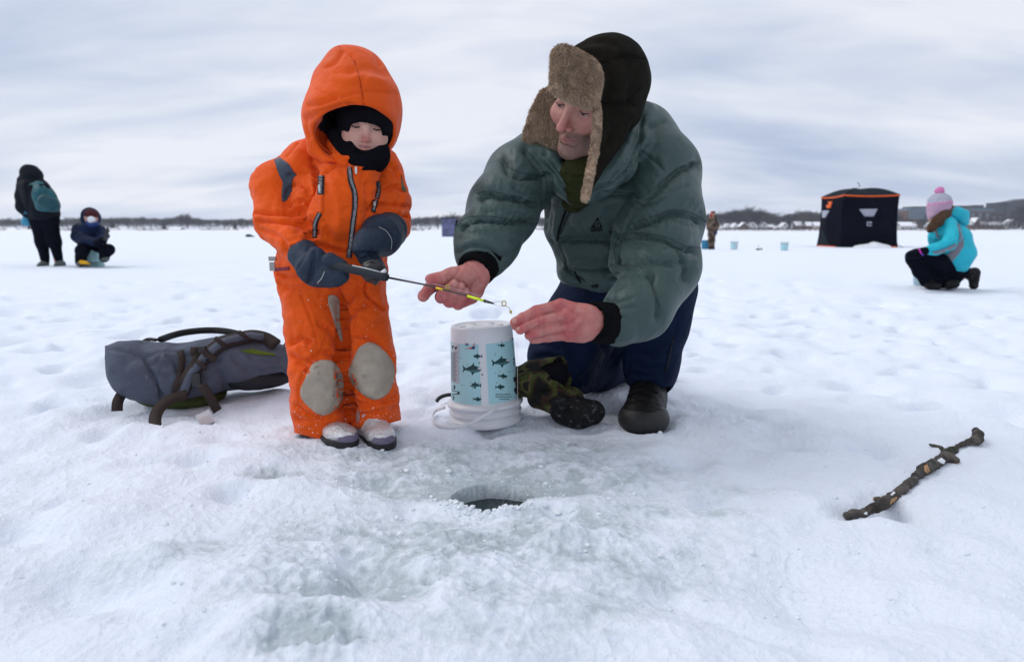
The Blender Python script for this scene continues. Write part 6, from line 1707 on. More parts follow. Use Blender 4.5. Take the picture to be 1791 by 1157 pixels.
def build_seated():
    Y = 10.2; sc = 4.07; b = P(162, 463, Y); b[2] = gz(b)
    root = thing('person', 'child in a navy hooded coat and white mask sitting on an upturned bucket', 'person', b)
    c = lambda pts, k=.04: zc(pts, ZL, sc, Y, k)
    hd = U(.03, c([(648, 455, 42, -.06), (645, 440, 46)]), c([(645, 480, 26), (640, 560, 52), (650, 640, 50)]), c([(600, 660, 30), (585, 690, 28, -.3), (575, 770, 24, -.2)]), c([(690, 650, 30), (770, 680, 28, -.25), (745, 745, 22, -.15)]))
    sdf_obj('body', hd, .018, M_SKIN2, root)
    coat = U(.05, c([(640, 545, 74), (640, 600, 78), (640, 640, 66)]), c([(565, 535, 44), (560, 585, 42, -.1), (610, 612, 36, -.28), (680, 625, 32, -.34)]), c([(712, 540, 40), (728, 585, 36, -.12), (728, 615, 28, -.28)]))
    sdf_obj('coat', WARP(coat, .03, 3), .016, M_NAVYCOAT, root, strokes=[(ZL((530, 560), (580, 580), (620, 590)), 1.6, 18), (ZL((660, 520), (660, 600)), 1.2, 14), (ZL((545, 620), (600, 640)), 1.6, 18)])
    hood = SUB(.02, U(.05, c([(640, 425, 48, .02), (645, 445, 60, .03), (645, 468, 60, .03)])), c([(652, 460, 42, -.20), (652, 470, 38, -.12)]))
    sdf_obj('hood', WARP(hood, .015, 4), .015, M_NAVYCOAT, root)
    sdf_obj('knit_hat', WARP(SUB(.01, c([(650, 436, 46, -.055), (650, 440, 45, -.05)]), plane(P(*ZL((650, 446))[0], Y - .1), (0, .1, 1))), .008, 9), .012, M_MAROON, root)
    sdf_obj('face_mask', U(.02, c([(650, 466, 26, -.155), (652, 484, 18, -.15)])), .010, M_MASK, root)
    sdf_obj('chin_scarf', c([(622, 488, 13, -.16), (650, 503, 13, -.17), (690, 494, 14, -.15)]), .012, mat('blue_collar', (.01, .035, .16), .6), root)
    tr = U(.04, c([(610, 650, 46, -.05), (588, 682, 44, -.34), (572, 760, 34, -.25)]), c([(685, 655, 42, -.05), (768, 678, 38, -.28), (738, 738, 32, -.18)]), c([(650, 650, 48), (670, 655, 46)]))
    sdf_obj('trousers', WARP(tr, .02, 5), .016, M_DARKPANT, root)
    sdf_obj('glove', c([(722, 612, 24, -.36), (738, 618, 20, -.38)]), .013, M_DARKPANT, root)
    sdf_obj('glove', c([(690, 630, 24, -.40), (705, 640, 20, -.42)]), .013, M_DARKPANT, root)
    sdf_obj('shoe', U(.02, c([(565, 774, 18, -.30), (560, 780, 14, -.42)])), .013, M_GREYSHOE, root)
    sdf_obj('shoe', U(.02, c([(735, 745, 15, -.25), (768, 742, 13, -.32)])), .013, M_GREYSHOE, root)
    bk = P(*ZL((660, 772))[0], Y - .02); bk[2] = gz(bk)
    bt = thing('bucket', 'pale teal bucket used as a seat by the masked child', 'bucket', bk)
    MB().lathe([(.001, .34), (.115, .34), (.12, .335), (.145, .03), (.155, .03), (.155, .0), (.001, 0)], bk, 28).build('shell', mat('pale_teal_bucket', (.26, .44, .46), .5, .3, var=(8, .2)), bt, True)
    MB().lathe([(.1262, .27), (.1432, .07)], bk, 28).build('label_panel', M_TEALPRINT, bt, True)
    yb = P(*ZL((598, 782))[0], Y - .45); yb[2] = gz(yb)
    ys = thing('scoop', 'bright yellow ice scoop by the seated child\'s foot', 'scoop', yb)
    sdf_obj('cup', SUB(.008, c([(580, 766, 15, -.45), (612, 770, 13, -.45)]), c([(585, 756, 12, -.47), (615, 758, 11, -.47)])), .01, M_YELLOW, ys)
    MB().tube([P(*ZL((612, 772))[0], Y - .45), P(*ZL((640, 779))[0], Y - .4)], .014, 8).build('handle', M_YELLOW, ys, True)
    rb = P(*ZL((745, 615))[0], Y - .4)
    rd = thing('fishing_rod', 'dark upright ice rod held by the seated masked child', 'fishing rod', rb)
    MB().tube([P(*ZL((732, 640))[0], Y - .38), P(*ZL((752, 590))[0], Y - .4), P(*ZL((760, 560))[0], Y - .4)], [.02, .018, .012], 8).build('grip', M_BLACKPLASTIC, rd, True)
    MB().tube([P(*ZL((758, 570))[0], Y - .4), P(*ZL((766, 545))[0], Y - .4), P(*ZL((765, 512))[0], Y - .4)], [.014, .028, .006], 8).build('blank', M_BLACKPLASTIC, rd, True)
    sdf_obj('reel', U(.01, c([(770, 575, 11, -.4), (776, 588, 7, -.4)])), .008, M_BLACKPLASTIC, rd)
build_seated()

ZG = Z(1550, 310, 5.51)
def build_girl():
    Y = 6.02; sc = 5.51; b = P(1650, 506, Y); b[2] = gz(b)
    root = thing('person', 'girl in a turquoise jacket and pink bobble hat crouching on one knee', 'person', b)
    c = lambda pts, k=.03: zc(pts, ZG, sc, Y, k)
    body = U(.03, c([(500, 330, 88), (490, 370, 80)]), c([(540, 420, 50), (620, 620, 100), (660, 800, 95)]), c([(600, 830, 60), (270, 770, 48, -.05), (330, 920, 44), (390, 1000, 40)]), c([(690, 860, 50), (560, 1000, 44, .1), (720, 960, 36, .1)]), c([(600, 520, 50), (610, 630, 45, -.15), (420, 700, 36, -.18), (330, 720, 30, -.16)]))
    sdf_obj('body', body, .010, M_SKIN2, root)
    jk = U(.05, c([(560, 480, 100, .02), (640, 600, 150, .02), (670, 740, 160, .02), (660, 800, 135, .02)]), c([(470, 560, 62, -.05), (480, 620, 60)]), c([(590, 460, 85, -.06), (640, 560, 72, -.16), (600, 640, 66, -.22), (480, 690, 54, -.24), (430, 700, 48, -.24)]))
    jk = U(.02, jk, c([(620, 820, 90, .02), (720, 850, 70, .02)]))
    jo = sdf_obj('jacket', WARP(jk, .012, 6), .010, M_TURQ, root, strokes=[(ZG((690, 400), (720, 520), (700, 620), (560, 690), (440, 730)), 1.6, 14, 6, 8), (ZG((500, 560), (560, 600), (640, 590)), 2, 10), (ZG((470, 640), (560, 640), (650, 620)), 2, 8), (ZG((480, 480), (440, 560), (430, 620)), 2, 12), (ZG((540, 870), (640, 910), (780, 920)), 2, 6)])
    jb = bvh_of(jo)
    cloth_patch('jacket_panel', jb, ZG((672, 395), (700, 430), (740, 560), (748, 660), (700, 740), (620, 830), (545, 870), (470, 800), (560, 760), (640, 700), (690, 640), (708, 560), (690, 480)), M_GREYPANEL, jo, .004, 3, close=False)
    cloth_patch('sleeve_stripe', jb, ZG((440, 718), (560, 690), (660, 640), (672, 655), (600, 715), (470, 740)), M_GREYPANEL, jo, .005, 3, close=False)
    cloth_patch('jacket_panel', jb, ZG((455, 500), (480, 490), (515, 580), (495, 590)), M_GREYPANEL, jo, .004, 3, close=False)
    hood = U(.04, c([(690, 320, 40, .02), (730, 370, 56, .02), (760, 430, 42, .04)]), c([(640, 350, 36), (700, 360, 50)]))
    sdf_obj('hood', WARP(hood, .012, 9), .010, M_TURQ, jo)
    f = WARP(U(.02, c([(620, 280, 26, .0), (560, 355, 56, -.05), (490, 425, 48, -.10), (440, 485, 34, -.12), (412, 518, 14, -.12)])), .012, 14)
    sdf_obj('hair', f, .008, M_BROWNHAIR, root)
    hat = U(.04, c([(515, 255, 108, .0), (500, 320, 100, .0)]), c([(440, 390, 38, -.02), (425, 410, 28, -.02)]))
    hat = SUB(.012, hat, plane(P(*ZG((500, 355))[0], Y), (-.45, 0, 1)))
    def hat_cols(V):
        q, _ = proj(V); y = (q[:, 1] - 310) * 5.51 + ((q[:, 0] - 1550) * 5.51 - 515) * .12; x = (q[:, 0] - 1550) * 5.51
        C = np.tile(np.array([.46, .31, .42]), (len(V), 1))
        k = y < 262; C[k] = (.55, .20, .38); k = y < 235; C[k] = (.50, .50, .58)
        k = (y < 230) & (((x // 17).astype(int) + (y // 15).astype(int)) % 2 == 0); C[k] = (.30, .31, .42)
        k = (y > 235) & (y < 255) & ((x // 14).astype(int) % 2 == 0); C[k] = (.60, .42, .52)
        return C
    ho = sdf_obj('bobble_hat', WARP(hat, .006, 20), .0065, mat('knit_pattern', (.5, .4, .5), .9, .1, attr=True, bump=[(150, .008, 'noise')]), root, cols=hat_cols)
    sdf_obj('bobble', WARP(c([(508, 132, 36), (524, 128, 36)]), .010, 30), .007, M_PINK, ho)
    tr = U(.03, c([(640, 860, 96, .02), (480, 820, 88, -.04), (265, 765, 68, -.06)], .03), c([(255, 775, 62, -.06), (320, 900, 62, -.04), (390, 1000, 56)], .03), c([(720, 890, 70, .06), (620, 1000, 62, .06), (500, 1010, 58, .02)], .03), c([(420, 900, 80, .03), (480, 990, 66, .03), (640, 960, 70, .06)], .03))
    sdf_obj('trousers', WARP(tr, .012, 9), .010, M_DARKPANT, root, strokes=[(ZG((300, 760), (420, 860), (500, 960)), 2, 14), (ZG((520, 900), (560, 1000)), 2, 12)])
    for pts in ([(385, 1010, 48, 0), (430, 1040, 36, -.05), (490, 1050, 34, -.05)], [(800, 930, 58, .08), (850, 920, 46, .08), (842, 1040, 40, .06)], [(600, 1030, 46, -.03), (660, 1030, 42, -.03)]):
        sdf_obj('snow_boot', WARP(c(pts), .008, 16), .009, M_MITBLACK, root)
    g = c([(370, 712, 40, -.24), (290, 735, 42, -.24), (235, 745, 38, -.22)])
    go = sdf_obj('glove', WARP(g, .006, 20), .008, M_DARKPANT, root)
    gb = bvh_of(go)
    cloth_patch('glove_trim', gb, ZG((308, 690), (322, 690), (345, 735), (333, 740)), M_MAGENTA, go, .004, 2, close=False)
    cloth_patch('glove_trim', gb, ZG((334, 738), (348, 732), (362, 752), (346, 756)), M_VIOLET, go, .004, 2, close=False)
    stud = P(*ZG((453, 955))[0], Y - .2)
    tb = P(1609, 486, Y + .25); tb[2] = gz(tb)
    bt = thing('bucket', 'frosty pale blue tub half hidden behind the crouching girl\'s shin', 'tub', tb)
    MB().lathe([(.001, .0), (.05, .0), (.058, .11), (.061, .112), (.061, .118), (.054, .118), (.048, .01), (.001, .01)], tb, 20).build('shell', mat('frosty_tub', (.50, .66, .70), .4, .3), bt, True)
build_girl()

ZC = Z(1225, 340, 7.96)
def build_camo():
    Y = 18.9; sc = 7.96; b = P(1244, 435, Y); b[2] = gz(b)
    root = thing('person', 'distant person in brown camouflage coveralls and a red and black cap', 'person', b)
    c = lambda pts, k=.06: zc(pts, ZC, sc, Y, k)
    sdf_obj('body', U(.05, c([(165, 285, 32), (165, 330, 26), (170, 450, 50)]), c([(150, 520, 30), (150, 740, 22)])), .03, M_SKIN2, root)
    f = U(.06, c([(165, 360, 52), (170, 450, 58), (165, 540, 50)]), c([(125, 360, 28), (120, 440, 24), (140, 480, 22)]), c([(215, 370, 30), (240, 430, 26), (220, 500, 24)]), c([(140, 560, 36), (142, 650, 30), (140, 745, 26)]), c([(175, 560, 34), (175, 650, 28), (175, 745, 25)]))
    sdf_obj('coverall', WARP(f, .03, 3), .026, M_CAMO2, root)
    sdf_obj('hood', c([(195, 300, 28, -.02), (190, 330, 30)]), .026, M_CAMO2, root)
    sdf_obj('cap', U(.03, c([(165, 258, 26), (190, 250, 16)])), .022, mat('red_cap', (.28, .008, .015), .8), root)
    sdf_obj('cap_peak', c([(185, 244, 14, -.1), (205, 246, 8, -.15)]), .018, M_BLACKKNIT, root)
    sdf_obj('scarf', c([(150, 290, 18, -.12), (158, 310, 14, -.12)]), .02, mat('red_scarf', (.28, .008, .015), .8), root)
    for x in (135, 178): sdf_obj('boot', c([(x, 745, 24), (x - 4, 748, 20, -.12)]), .02, M_MITBLACK, root)
    g = thing('jerrycan', 'small dark blue container held by the distant camouflaged person', 'container', P(1251, 409, Y - .1))
    sdf_obj('shell', box(P(*ZC((208, 530))[0], Y - .1), (.045, .04, .05), None, .015), .012, mat('dark_blue_plastic', (.01, .016, .06), .5), g)
    MB().tube([P(*ZC((198, 512))[0], Y - .1), P(*ZC((208, 498))[0], Y - .1), P(*ZC((218, 512))[0], Y - .1)], .008, 6).build('handle', M_BLACKPLASTIC, g, True)
    t = thing('bucket', 'blue bucket beside the distant camouflaged person\'s legs', 'bucket', P(1232, 430, Y + .2))
    q = P(1233, 432, Y + .2); q[2] = gz(q)
    MB().lathe([(.001, 0), (.09, 0), (.11, .24), (.116, .24), (.116, .25), (.10, .25), (.08, .01), (.001, .01)], q, 20).build('shell', M_SKYBLUE, t, True)
build_camo()

# two pale buckets standing on the open ice
M_PALEBUCKET = mat('translucent_pale_bucket', (.62, .70, .74), .45, .3)
def build_far_buckets():
    lab = ['pale bucket with a teal print standing nearest the camouflaged person', 'pale bucket with a broad teal print standing nearer the black shelter']
    for i, (px, py, Y) in enumerate(((1284, 435, 18.4), (1371.5, 437.5, 17.4))):
        q = P(px, py, Y); q[2] = gz(q)
        t = thing('bucket', lab[i], 'bucket', q, 'pale buckets on the open ice')
        MB().lathe([(.001, 0), (.085, 0), (.10, .20), (.106, .20), (.106, .215), (.094, .215), (.078, .01), (.001, .01)], q, 24).build('shell', M_PALEBUCKET, t, True)
        V = []; Fs = []; n = 14
        a0, a1 = (-165, -95) if i == 0 else (-170, -40)
        for k in range(n + 1):
            a = math.radians(a0 + (a1 - a0) * k / n)
            for z in (.02, .17 if i == 0 else .16): r = .0852 + .015 * z / .2 + .003; V.append(q + np.array([r * math.cos(a), r * math.sin(a), z]))
        for k in range(n): Fs.append((2 * k, 2 * k + 2, 2 * k + 3, 2 * k + 1))
        obj('label_panel', V, Fs, M_TEALPRINT, t, True)
        pts = [q + np.array([.104 * math.cos(a), -.03, .20 + .10 * math.sin(a)]) for a in np.linspace(0, math.pi, 12)]
        MB().tube(pts, .003, 6).build('bail_handle', M_PALEBUCKET, t, True)
    q = P(1326, 436, 18.0); q[2] = gz(q)
    t = thing('tip_up', 'tiny dark ice fishing tip-up between the two pale buckets', 'fishing gear', q)
    MB().box(q + np.array([0, 0, .03]), (.045, .02, .02)).box(q + np.array([.09, 0, .02]), (.012, .012, .05)).build('base', M_BLACKPLASTIC, t)
    MB().tube([q + np.array([.0, 0, .03]), q + np.array([.01, 0, .17])], .006, 6).build('mast', M_GREYSHOE, t, True)
    MB().tube([q + np.array([-.06, 0, .04]), q + np.array([.10, 0, .05])], .006, 6).build('arm', M_BLACKPLASTIC, t, True)
build_far_buckets()
q_ = P(435, 411.5, 60.0); q_[2] = gz(q_)
_m = sdf_obj('ice_block', WARP(U(.05, ell(q_ + np.array([0, 0, .1]), (.30, .2, .16)), ell(q_ + np.array([.25, 0, .05]), (.25, .2, .10))), .05, 3), .04, M_MITBLACK)
tag(_m, 'small dark lump on the far ice beyond the orange snowsuit', 'lump')

# ------------------------------------------------------------------ shelters
M_TENT = mat('black_shelter_fabric', (.004, .005, .011), .85, .05, bump=[(3, .03, 'noise')], var=(2, .3))
M_TENT2 = mat('dark_grey_shelter_fabric', (.010, .017, .024), .8, .08, bump=[(3, .03, 'noise')])
M_TRIM = mat('orange_trim', (.72, .11, .015), .6, .3)
M_SILVER2 = mat('silver_window', (.30, .31, .38), .4, .4)
def build_tent():
    Y = 21.6; f = P(1470, 432, Y); f[2] = gz(f)
    Lw = 1.70; ph = math.radians(-2); ex = np.array([math.cos(ph), math.sin(ph), 0]); ey = np.array([-math.sin(ph), math.cos(ph), 0]) 
    o = f; He, Hp = 1.62, 1.86
    root = thing('ice_shelter', 'black pop up ice fishing shelter with orange piping along its eaves', 'shelter', o)
    cx_ = o + ex * Lw / 2 + ey * Lw / 2
    def wall(a, b, inward, name, Mx):
        n = 14; V = []; Fs = []; e = b - a; L_ = np.linalg.norm(e)
        for i in range(n + 1):
            for j in range(n + 1):
                u, v = i / n, j / n
                hub = (1 - abs(2 * u - 1)) * (1 - abs(2 * v - 1))
                sag = (4 * u * (1 - u)) * (1 - 4 * v * (1 - v)) * .10 + (4 * v * (1 - v)) * (1 - 4 * u * (1 - u)) * .05
                taper = .055 * (1 - v)
                p = a + e * (u * (1 + 2 * taper / L_ * 1) - taper / L_) + np.array([0, 0, v * (He + .03 * (2 * u - 1) ** 2)])
                p = p - inward * (.16 * hub + taper * .6) + inward * sag * .35
                p = p + e / L_ * (.05 * 4 * v * (1 - v)) * (1 - 2 * u)
                V.append(p)
        for i in range(n):
            for j in range(n): k = i * (n + 1) + j; Fs.append((k, k + n + 1, k + n + 2, k + 1))
        w = obj(name, V, Fs, Mx, root, True)
        return w, V, n
    A = o; B = o + ex * Lw; C = B + ey * Lw; D = A + ey * Lw
    walls = []
    w1, V1, n = wall(A, B, ey, 'wall_panel', M_TENT); w2, V2, _ = wall(D, A, ex, 'wall_panel', M_TENT); w3, V3, _ = wall(B, C, -ex, 'wall_panel', M_TENT); w4, V4, _ = wall(C, D, -ey, 'wall_panel', M_TENT)
    # roof: four bowed panels to a raised hub
    top = cx_ + np.array([0, 0, Hp])
    for (V, wv) in ((V1, 0), (V2, 1), (V3, 2), (V4, 3)):
        edge = [np.array(V[i * (n + 1) + n]) for i in range(n + 1)]
        VV = []; Fs = []; m = 8
        for i in range(n + 1):
            for j in range(m + 1):
                t = j / m; p = edge[i] * (1 - t) + top * t; p = p + np.array([0, 0, .10 * math.sin(math.pi * t) * (.4 + .6 * abs(2 * i / n - 1))])
                VV.append(p)
        for i in range(n):
            for j in range(m): k = i * (m + 1) + j; Fs.append((k, k + m + 1, k + m + 2, k + 1))
        obj('roof_panel', VV, Fs, M_TENT2, root, True)
        MB().ribbon([p + np.array([0, 0, -.03]) + (p - cx_) * np.array([1, 1, 0]) * .012 for p in edge], (0, 0, 1), .042, .012).build('eave_piping', M_TRIM, root)
    b1 = bvh_of(w1); b2 = bvh_of(w2)
    ZX = Z(1420, 320, 8.9)
    for bv, par, poly in ((b1, w1, [(735, 408), (1020, 404), (960, 518), (820, 518)]), (b2, w2, [(165, 430), (275, 430), (210, 540), (165, 540)])):
        cloth_patch('window', bv, ZX(*poly), M_SILVER2, par, .02, 2.5, close=False)
    cloth_patch('emblem_print', b1, ZX((855, 602), (932, 600), (930, 632), (900, 632), (900, 618), (874, 620), (874, 652), (930, 650), (930, 668), (855, 668)), M_SILVER2, w1, .02, 2, close=False)
    for poly in ([(260, 290), (320, 290), (290, 390), (240, 390), (225, 350), (265, 340)],):
        cloth_patch('orange_flap', b2, ZX(*poly), M_TRIM, w2, .03, 2, close=False)
    cloth_patch('corner_gusset', b2, ZX((110, 985), (165, 720), (300, 985)), M_TENT2, w2, .02, 3, close=False)
    MB().ribbon([A + ex * .9 - ey * .04 + [0, 0, .02], A + ex * 1.3 - ey * .05 + [0, 0, .02], B - ey * .05 + [0, 0, .02]], (0, 0, 1), .06, .02).build('skirt_edge', M_TRIM, root)
    MB().ribbon([D - ex * .04 + [0, 0, .02], A - ex * .04 + [0, 0, .02] + ey * .3], (0, 0, 1), .05, .02).build('skirt_edge', M_TRIM, root)
    MB().tube([top + np.array([0, 0, .05]), top + np.array([-.02, 0, .14]), top + np.array([-.07, 0, .2])], .012, 6).build('hub_loop', M_TENT2, root, True)
    g = B + ex * .25; MB().tube([B + np.array([0, 0, .12]), g + np.array([0, 0, .0])], .008, 5).build('guy_line', M_TENT2, root, True)
    # snow banked against the front
    fs = []
    rr_ = random.Random(3)
    for i in range(13):
        u = .28 + .5 * i / 12; p = A + ex * Lw * u - ey * .14; h = .05 + .12 * math.exp(-((u - .58) / .12) ** 2) + rr_.uniform(0, .03)
        fs.append(ell(p + np.array([0, 0, .0]), (.16, .14, h)))
    m = sdf_obj('snow_bank', WARP(U(.06, *fs), .03, 6), .025, M_SNOWCAP); m['kind'] = 'structure'
build_tent()
M_LILAC = mat('lilac_shelter_cloth', (.115, .12, .22), .8, .2, var=(2.2, .35), bump=[(2, .05, 'noise')])
def build_far_tent():
    Y = 62.0; o = P(785, 413, Y); o[2] = 0
    root = thing('ice_shelter', 'small grey lilac box shelter far out on the ice', 'shelter', o)
    w = 1.17; h = 1.62; a = math.radians(-8); R3 = np.array([[math.cos(a), -math.sin(a), 0], [math.sin(a), math.cos(a), 0], [0, 0, 1]])
    MB().box(o + np.array([0, w * .5, h / 2]), (w * .48, w * .48, h / 2), R3).build('wall', M_LILAC, root)
    MB().box(o + np.array([0, w * .5, h + .03]), (w * .52, w * .52, .03), R3).build('roof', M_TENT2, root)
    MB().box(o + R3 @ np.array([w * .48 + .10, w * .3, 0]) + np.array([0, 0, h * .46]), (.11, .04, h * .46), R3).build('open_door', M_TENT, root)
build_far_tent()

# ================================================================== far shore
SHORE = 450.0
def build_shore():
    n = 160; xs = np.linspace(-900, 900, n + 1); V = []; Fs = []
    prof = [(-14, -.05), (-6, .10), (0, .9), (6, 1.3), (40, 1.9), (110, 3.0), (260, 4.0), (400, 4.5)]
    for x in xs:
        w = 9 * perlin2(np.array([x * .01]), np.array([3.3]))[0]
        for dy, z in prof: V.append((x, SHORE + dy + w, z))
    k = len(prof)
    for i in range(n):
        for j in range(k - 1): Fs.append((i * k + j, (i + 1) * k + j, (i + 1) * k + j + 1, i * k + j + 1))
    o = obj('far_shore', V, Fs, M_SNOWCAP, None, True); o['kind'] = 'structure'
build_shore()
def shore_z(dy): return float(np.interp(dy, [-14, -6, 0, 6, 40, 110, 260], [-.05, .1, .9, 1.3, 1.9, 3.0, 4.0]))
M_TRUNK = mat('bare_tree_bark', (.050, .043, .042), .9, .1)
M_TWIG = mat('bare_tree_twigs', (.026, .024, .027), .9, .1)
M_TWIG2 = mat('reddish_tree_twigs', (.075, .050, .047), .9, .1)
M_FIR = mat('dark_fir_needles', (.014, .022, .016), .9, .1)
M_SCRUB = mat('shore_scrub', (.052, .042, .036), .9, .1)
def bare_tree(seed, h, spread, upright, twigs=560):
    r = random.Random(seed); T = MB(); B_ = MB()
    trunk_top = h * r.uniform(.14, .24)
    T.tube([(0, 0, -.3), (r.uniform(-.1, .1), 0, trunk_top * .6), (r.uniform(-.2, .2), 0, trunk_top), (r.uniform(-.3, .3), r.uniform(-.3, .3), h * .8)], [.30 * h / 12, .24 * h / 12, .19 * h / 12, .05 * h / 12], 6)
    tips = []
    nb = 15
    for i in range(nb):
        a = i * 2.4 + r.uniform(-.4, .4); z0 = trunk_top * .75 + (h * .75 - trunk_top * .75) * (i / nb) ** .9
        L_ = spread * (1.0 - .55 * (i / nb)) * r.uniform(.8, 1.15); rise = L_ * r.uniform(.5, 1.1) * upright
        p0 = np.array([0, 0, z0]); p1 = p0 + np.array([math.cos(a) * L_ * .55, math.sin(a) * L_ * .55, rise * .65]); p2 = p0 + np.array([math.cos(a + .2) * L_, math.sin(a + .2) * L_, rise * 1.05]); p2[2] = min(p2[2], h)
        T.tube([p0, p1, p2], [.11 * h / 12, .07 * h / 12, .03 * h / 12], 4)
        tips += [(p0 * (1 - t) + p1 * t) for t in (.5, .8)] + [(p1 * (1 - t) + p2 * t) for t in (.1, .4, .7, 1)]
    for i in range(twigs):
        p = tips[r.randrange(len(tips))] + np.array([r.gauss(0, .3), r.gauss(0, .3), r.gauss(0, .25)])
        d = np.array([p[0] * .3 + r.gauss(0, 1), p[1] * .3 + r.gauss(0, 1), abs(r.gauss(.5, .8))]); d /= np.linalg.norm(d) + 1e-6
        l = r.uniform(.7, 1.9) * h / 12; q = p + d * l
        w = np.cross(d, [r.gauss(0, 1), r.gauss(0, 1), r.gauss(0, 1)]); w /= np.linalg.norm(w) + 1e-6; k = .045 * h / 12
        w2 = np.cross(d, w)
        B_.add([p - w * k, p + w * k, p + w2 * k, q], [(0, 1, 3), (1, 2, 3), (2, 0, 3)])
        if r.random() < .6:
            d2 = d + np.array([r.gauss(0, .7), r.gauss(0, .7), r.gauss(.2, .5)]); m_ = (p + q) / 2; q2 = m_ + d2 * l * .6
            B_.add([m_ - w * k, m_ + w * k, m_ + w2 * k, q2], [(0, 1, 3), (1, 2, 3), (2, 0, 3)])
    return T, B_
def fir_tree(seed, h):
    r = random.Random(seed); T = MB(); B_ = MB()
    T.tube([(0, 0, -.3), (0, 0, h * .95)], [.16, .03], 6)
    for i in range(26):
        z = h * (.10 + .86 * i / 26); L_ = h * .24 * (1 - i / 27) * r.uniform(.8, 1.15) + .15
        for k in range(9):
            a = k * .7 + i * .5 + r.uniform(-.2, .2); e = np.array([math.cos(a) * L_, math.sin(a) * L_, -L_ * .35 + r.uniform(-.1, .1)]); w = np.array([-math.sin(a), math.cos(a), 0]) * L_ * .30
            p = np.array([0, 0, z])
            B_.add([p + [0, 0, .3], p + e * .6 + w, p + e, p + e * .6 - w], [(0, 1, 2), (0, 2, 3)])
    return T, B_
def copy_tree(root, loc, rz, s, label, group):
    r = root.copy(); COL.objects.link(r); r.location = loc; r.rotation_euler = (0, 0, rz); r.scale = s
    r['label'] = label; r['group'] = group
    for ch in root.children:
        c = ch.copy(); COL.objects.link(c); c.parent = r; c.matrix_parent_inverse = Matrix.Identity(4)
    return r
ZONES = [(-200, 22, 'west of the tall person in the dark coat'), (22, 75, 'behind the tall person in the dark coat'), (75, 130, 'between the tall person and the masked child'), (130, 185, 'behind the masked child'), (185, 222, 'just past the masked child\'s rod'),
         (222, 262, 'behind the wide low house'), (262, 298, 'behind the blue grey house'), (298, 340, 'behind the broad white house'), (340, 375, 'behind the reddish house'), (375, 412, 'behind the long brown house'), (412, 450, 'beside the orange sleeve'), (450, 700, 'hidden by the child in orange'),
         (700, 740, 'between the child and the lilac shelter'), (740, 800, 'behind the lilac shelter'), (800, 960, 'by the man\'s outstretched arm'), (960, 1240, 'behind the man in green'), (1240, 1275, 'beside the camouflaged person'), (1275, 1322, 'behind the twin gabled houses'), (1322, 1350, 'behind the tall pale house'), (1350, 1384, 'behind the A shaped gable'),
         (1384, 1432, 'left of the black shelter'), (1432, 1562, 'behind the black shelter'), (1562, 1605, 'by the long white boathouse'), (1605, 1690, 'behind the girl in turquoise'), (1690, 1745, 'below the brick office block'), (1745, 2400, 'by the slanted office tower')]
def zone(px):
    for a, b, t in ZONES:
        if a <= px < b: return t
SHORT = {'round': 'bare broad crowned far shore tree ', 'tall': 'bare tall thin far shore tree ', 'red': 'bare reddish far shore tree ', 'fir': 'dark pointed far shore fir '}
KINDS = {'round': 'bare broad crowned tree in the hazy row along the far shore', 'tall': 'bare tall loose crowned tree rising above the far shore row', 'red': 'bare reddish twigged tree in the far shore row', 'fir': 'dark pointed evergreen among the bare trees of the far shore'}
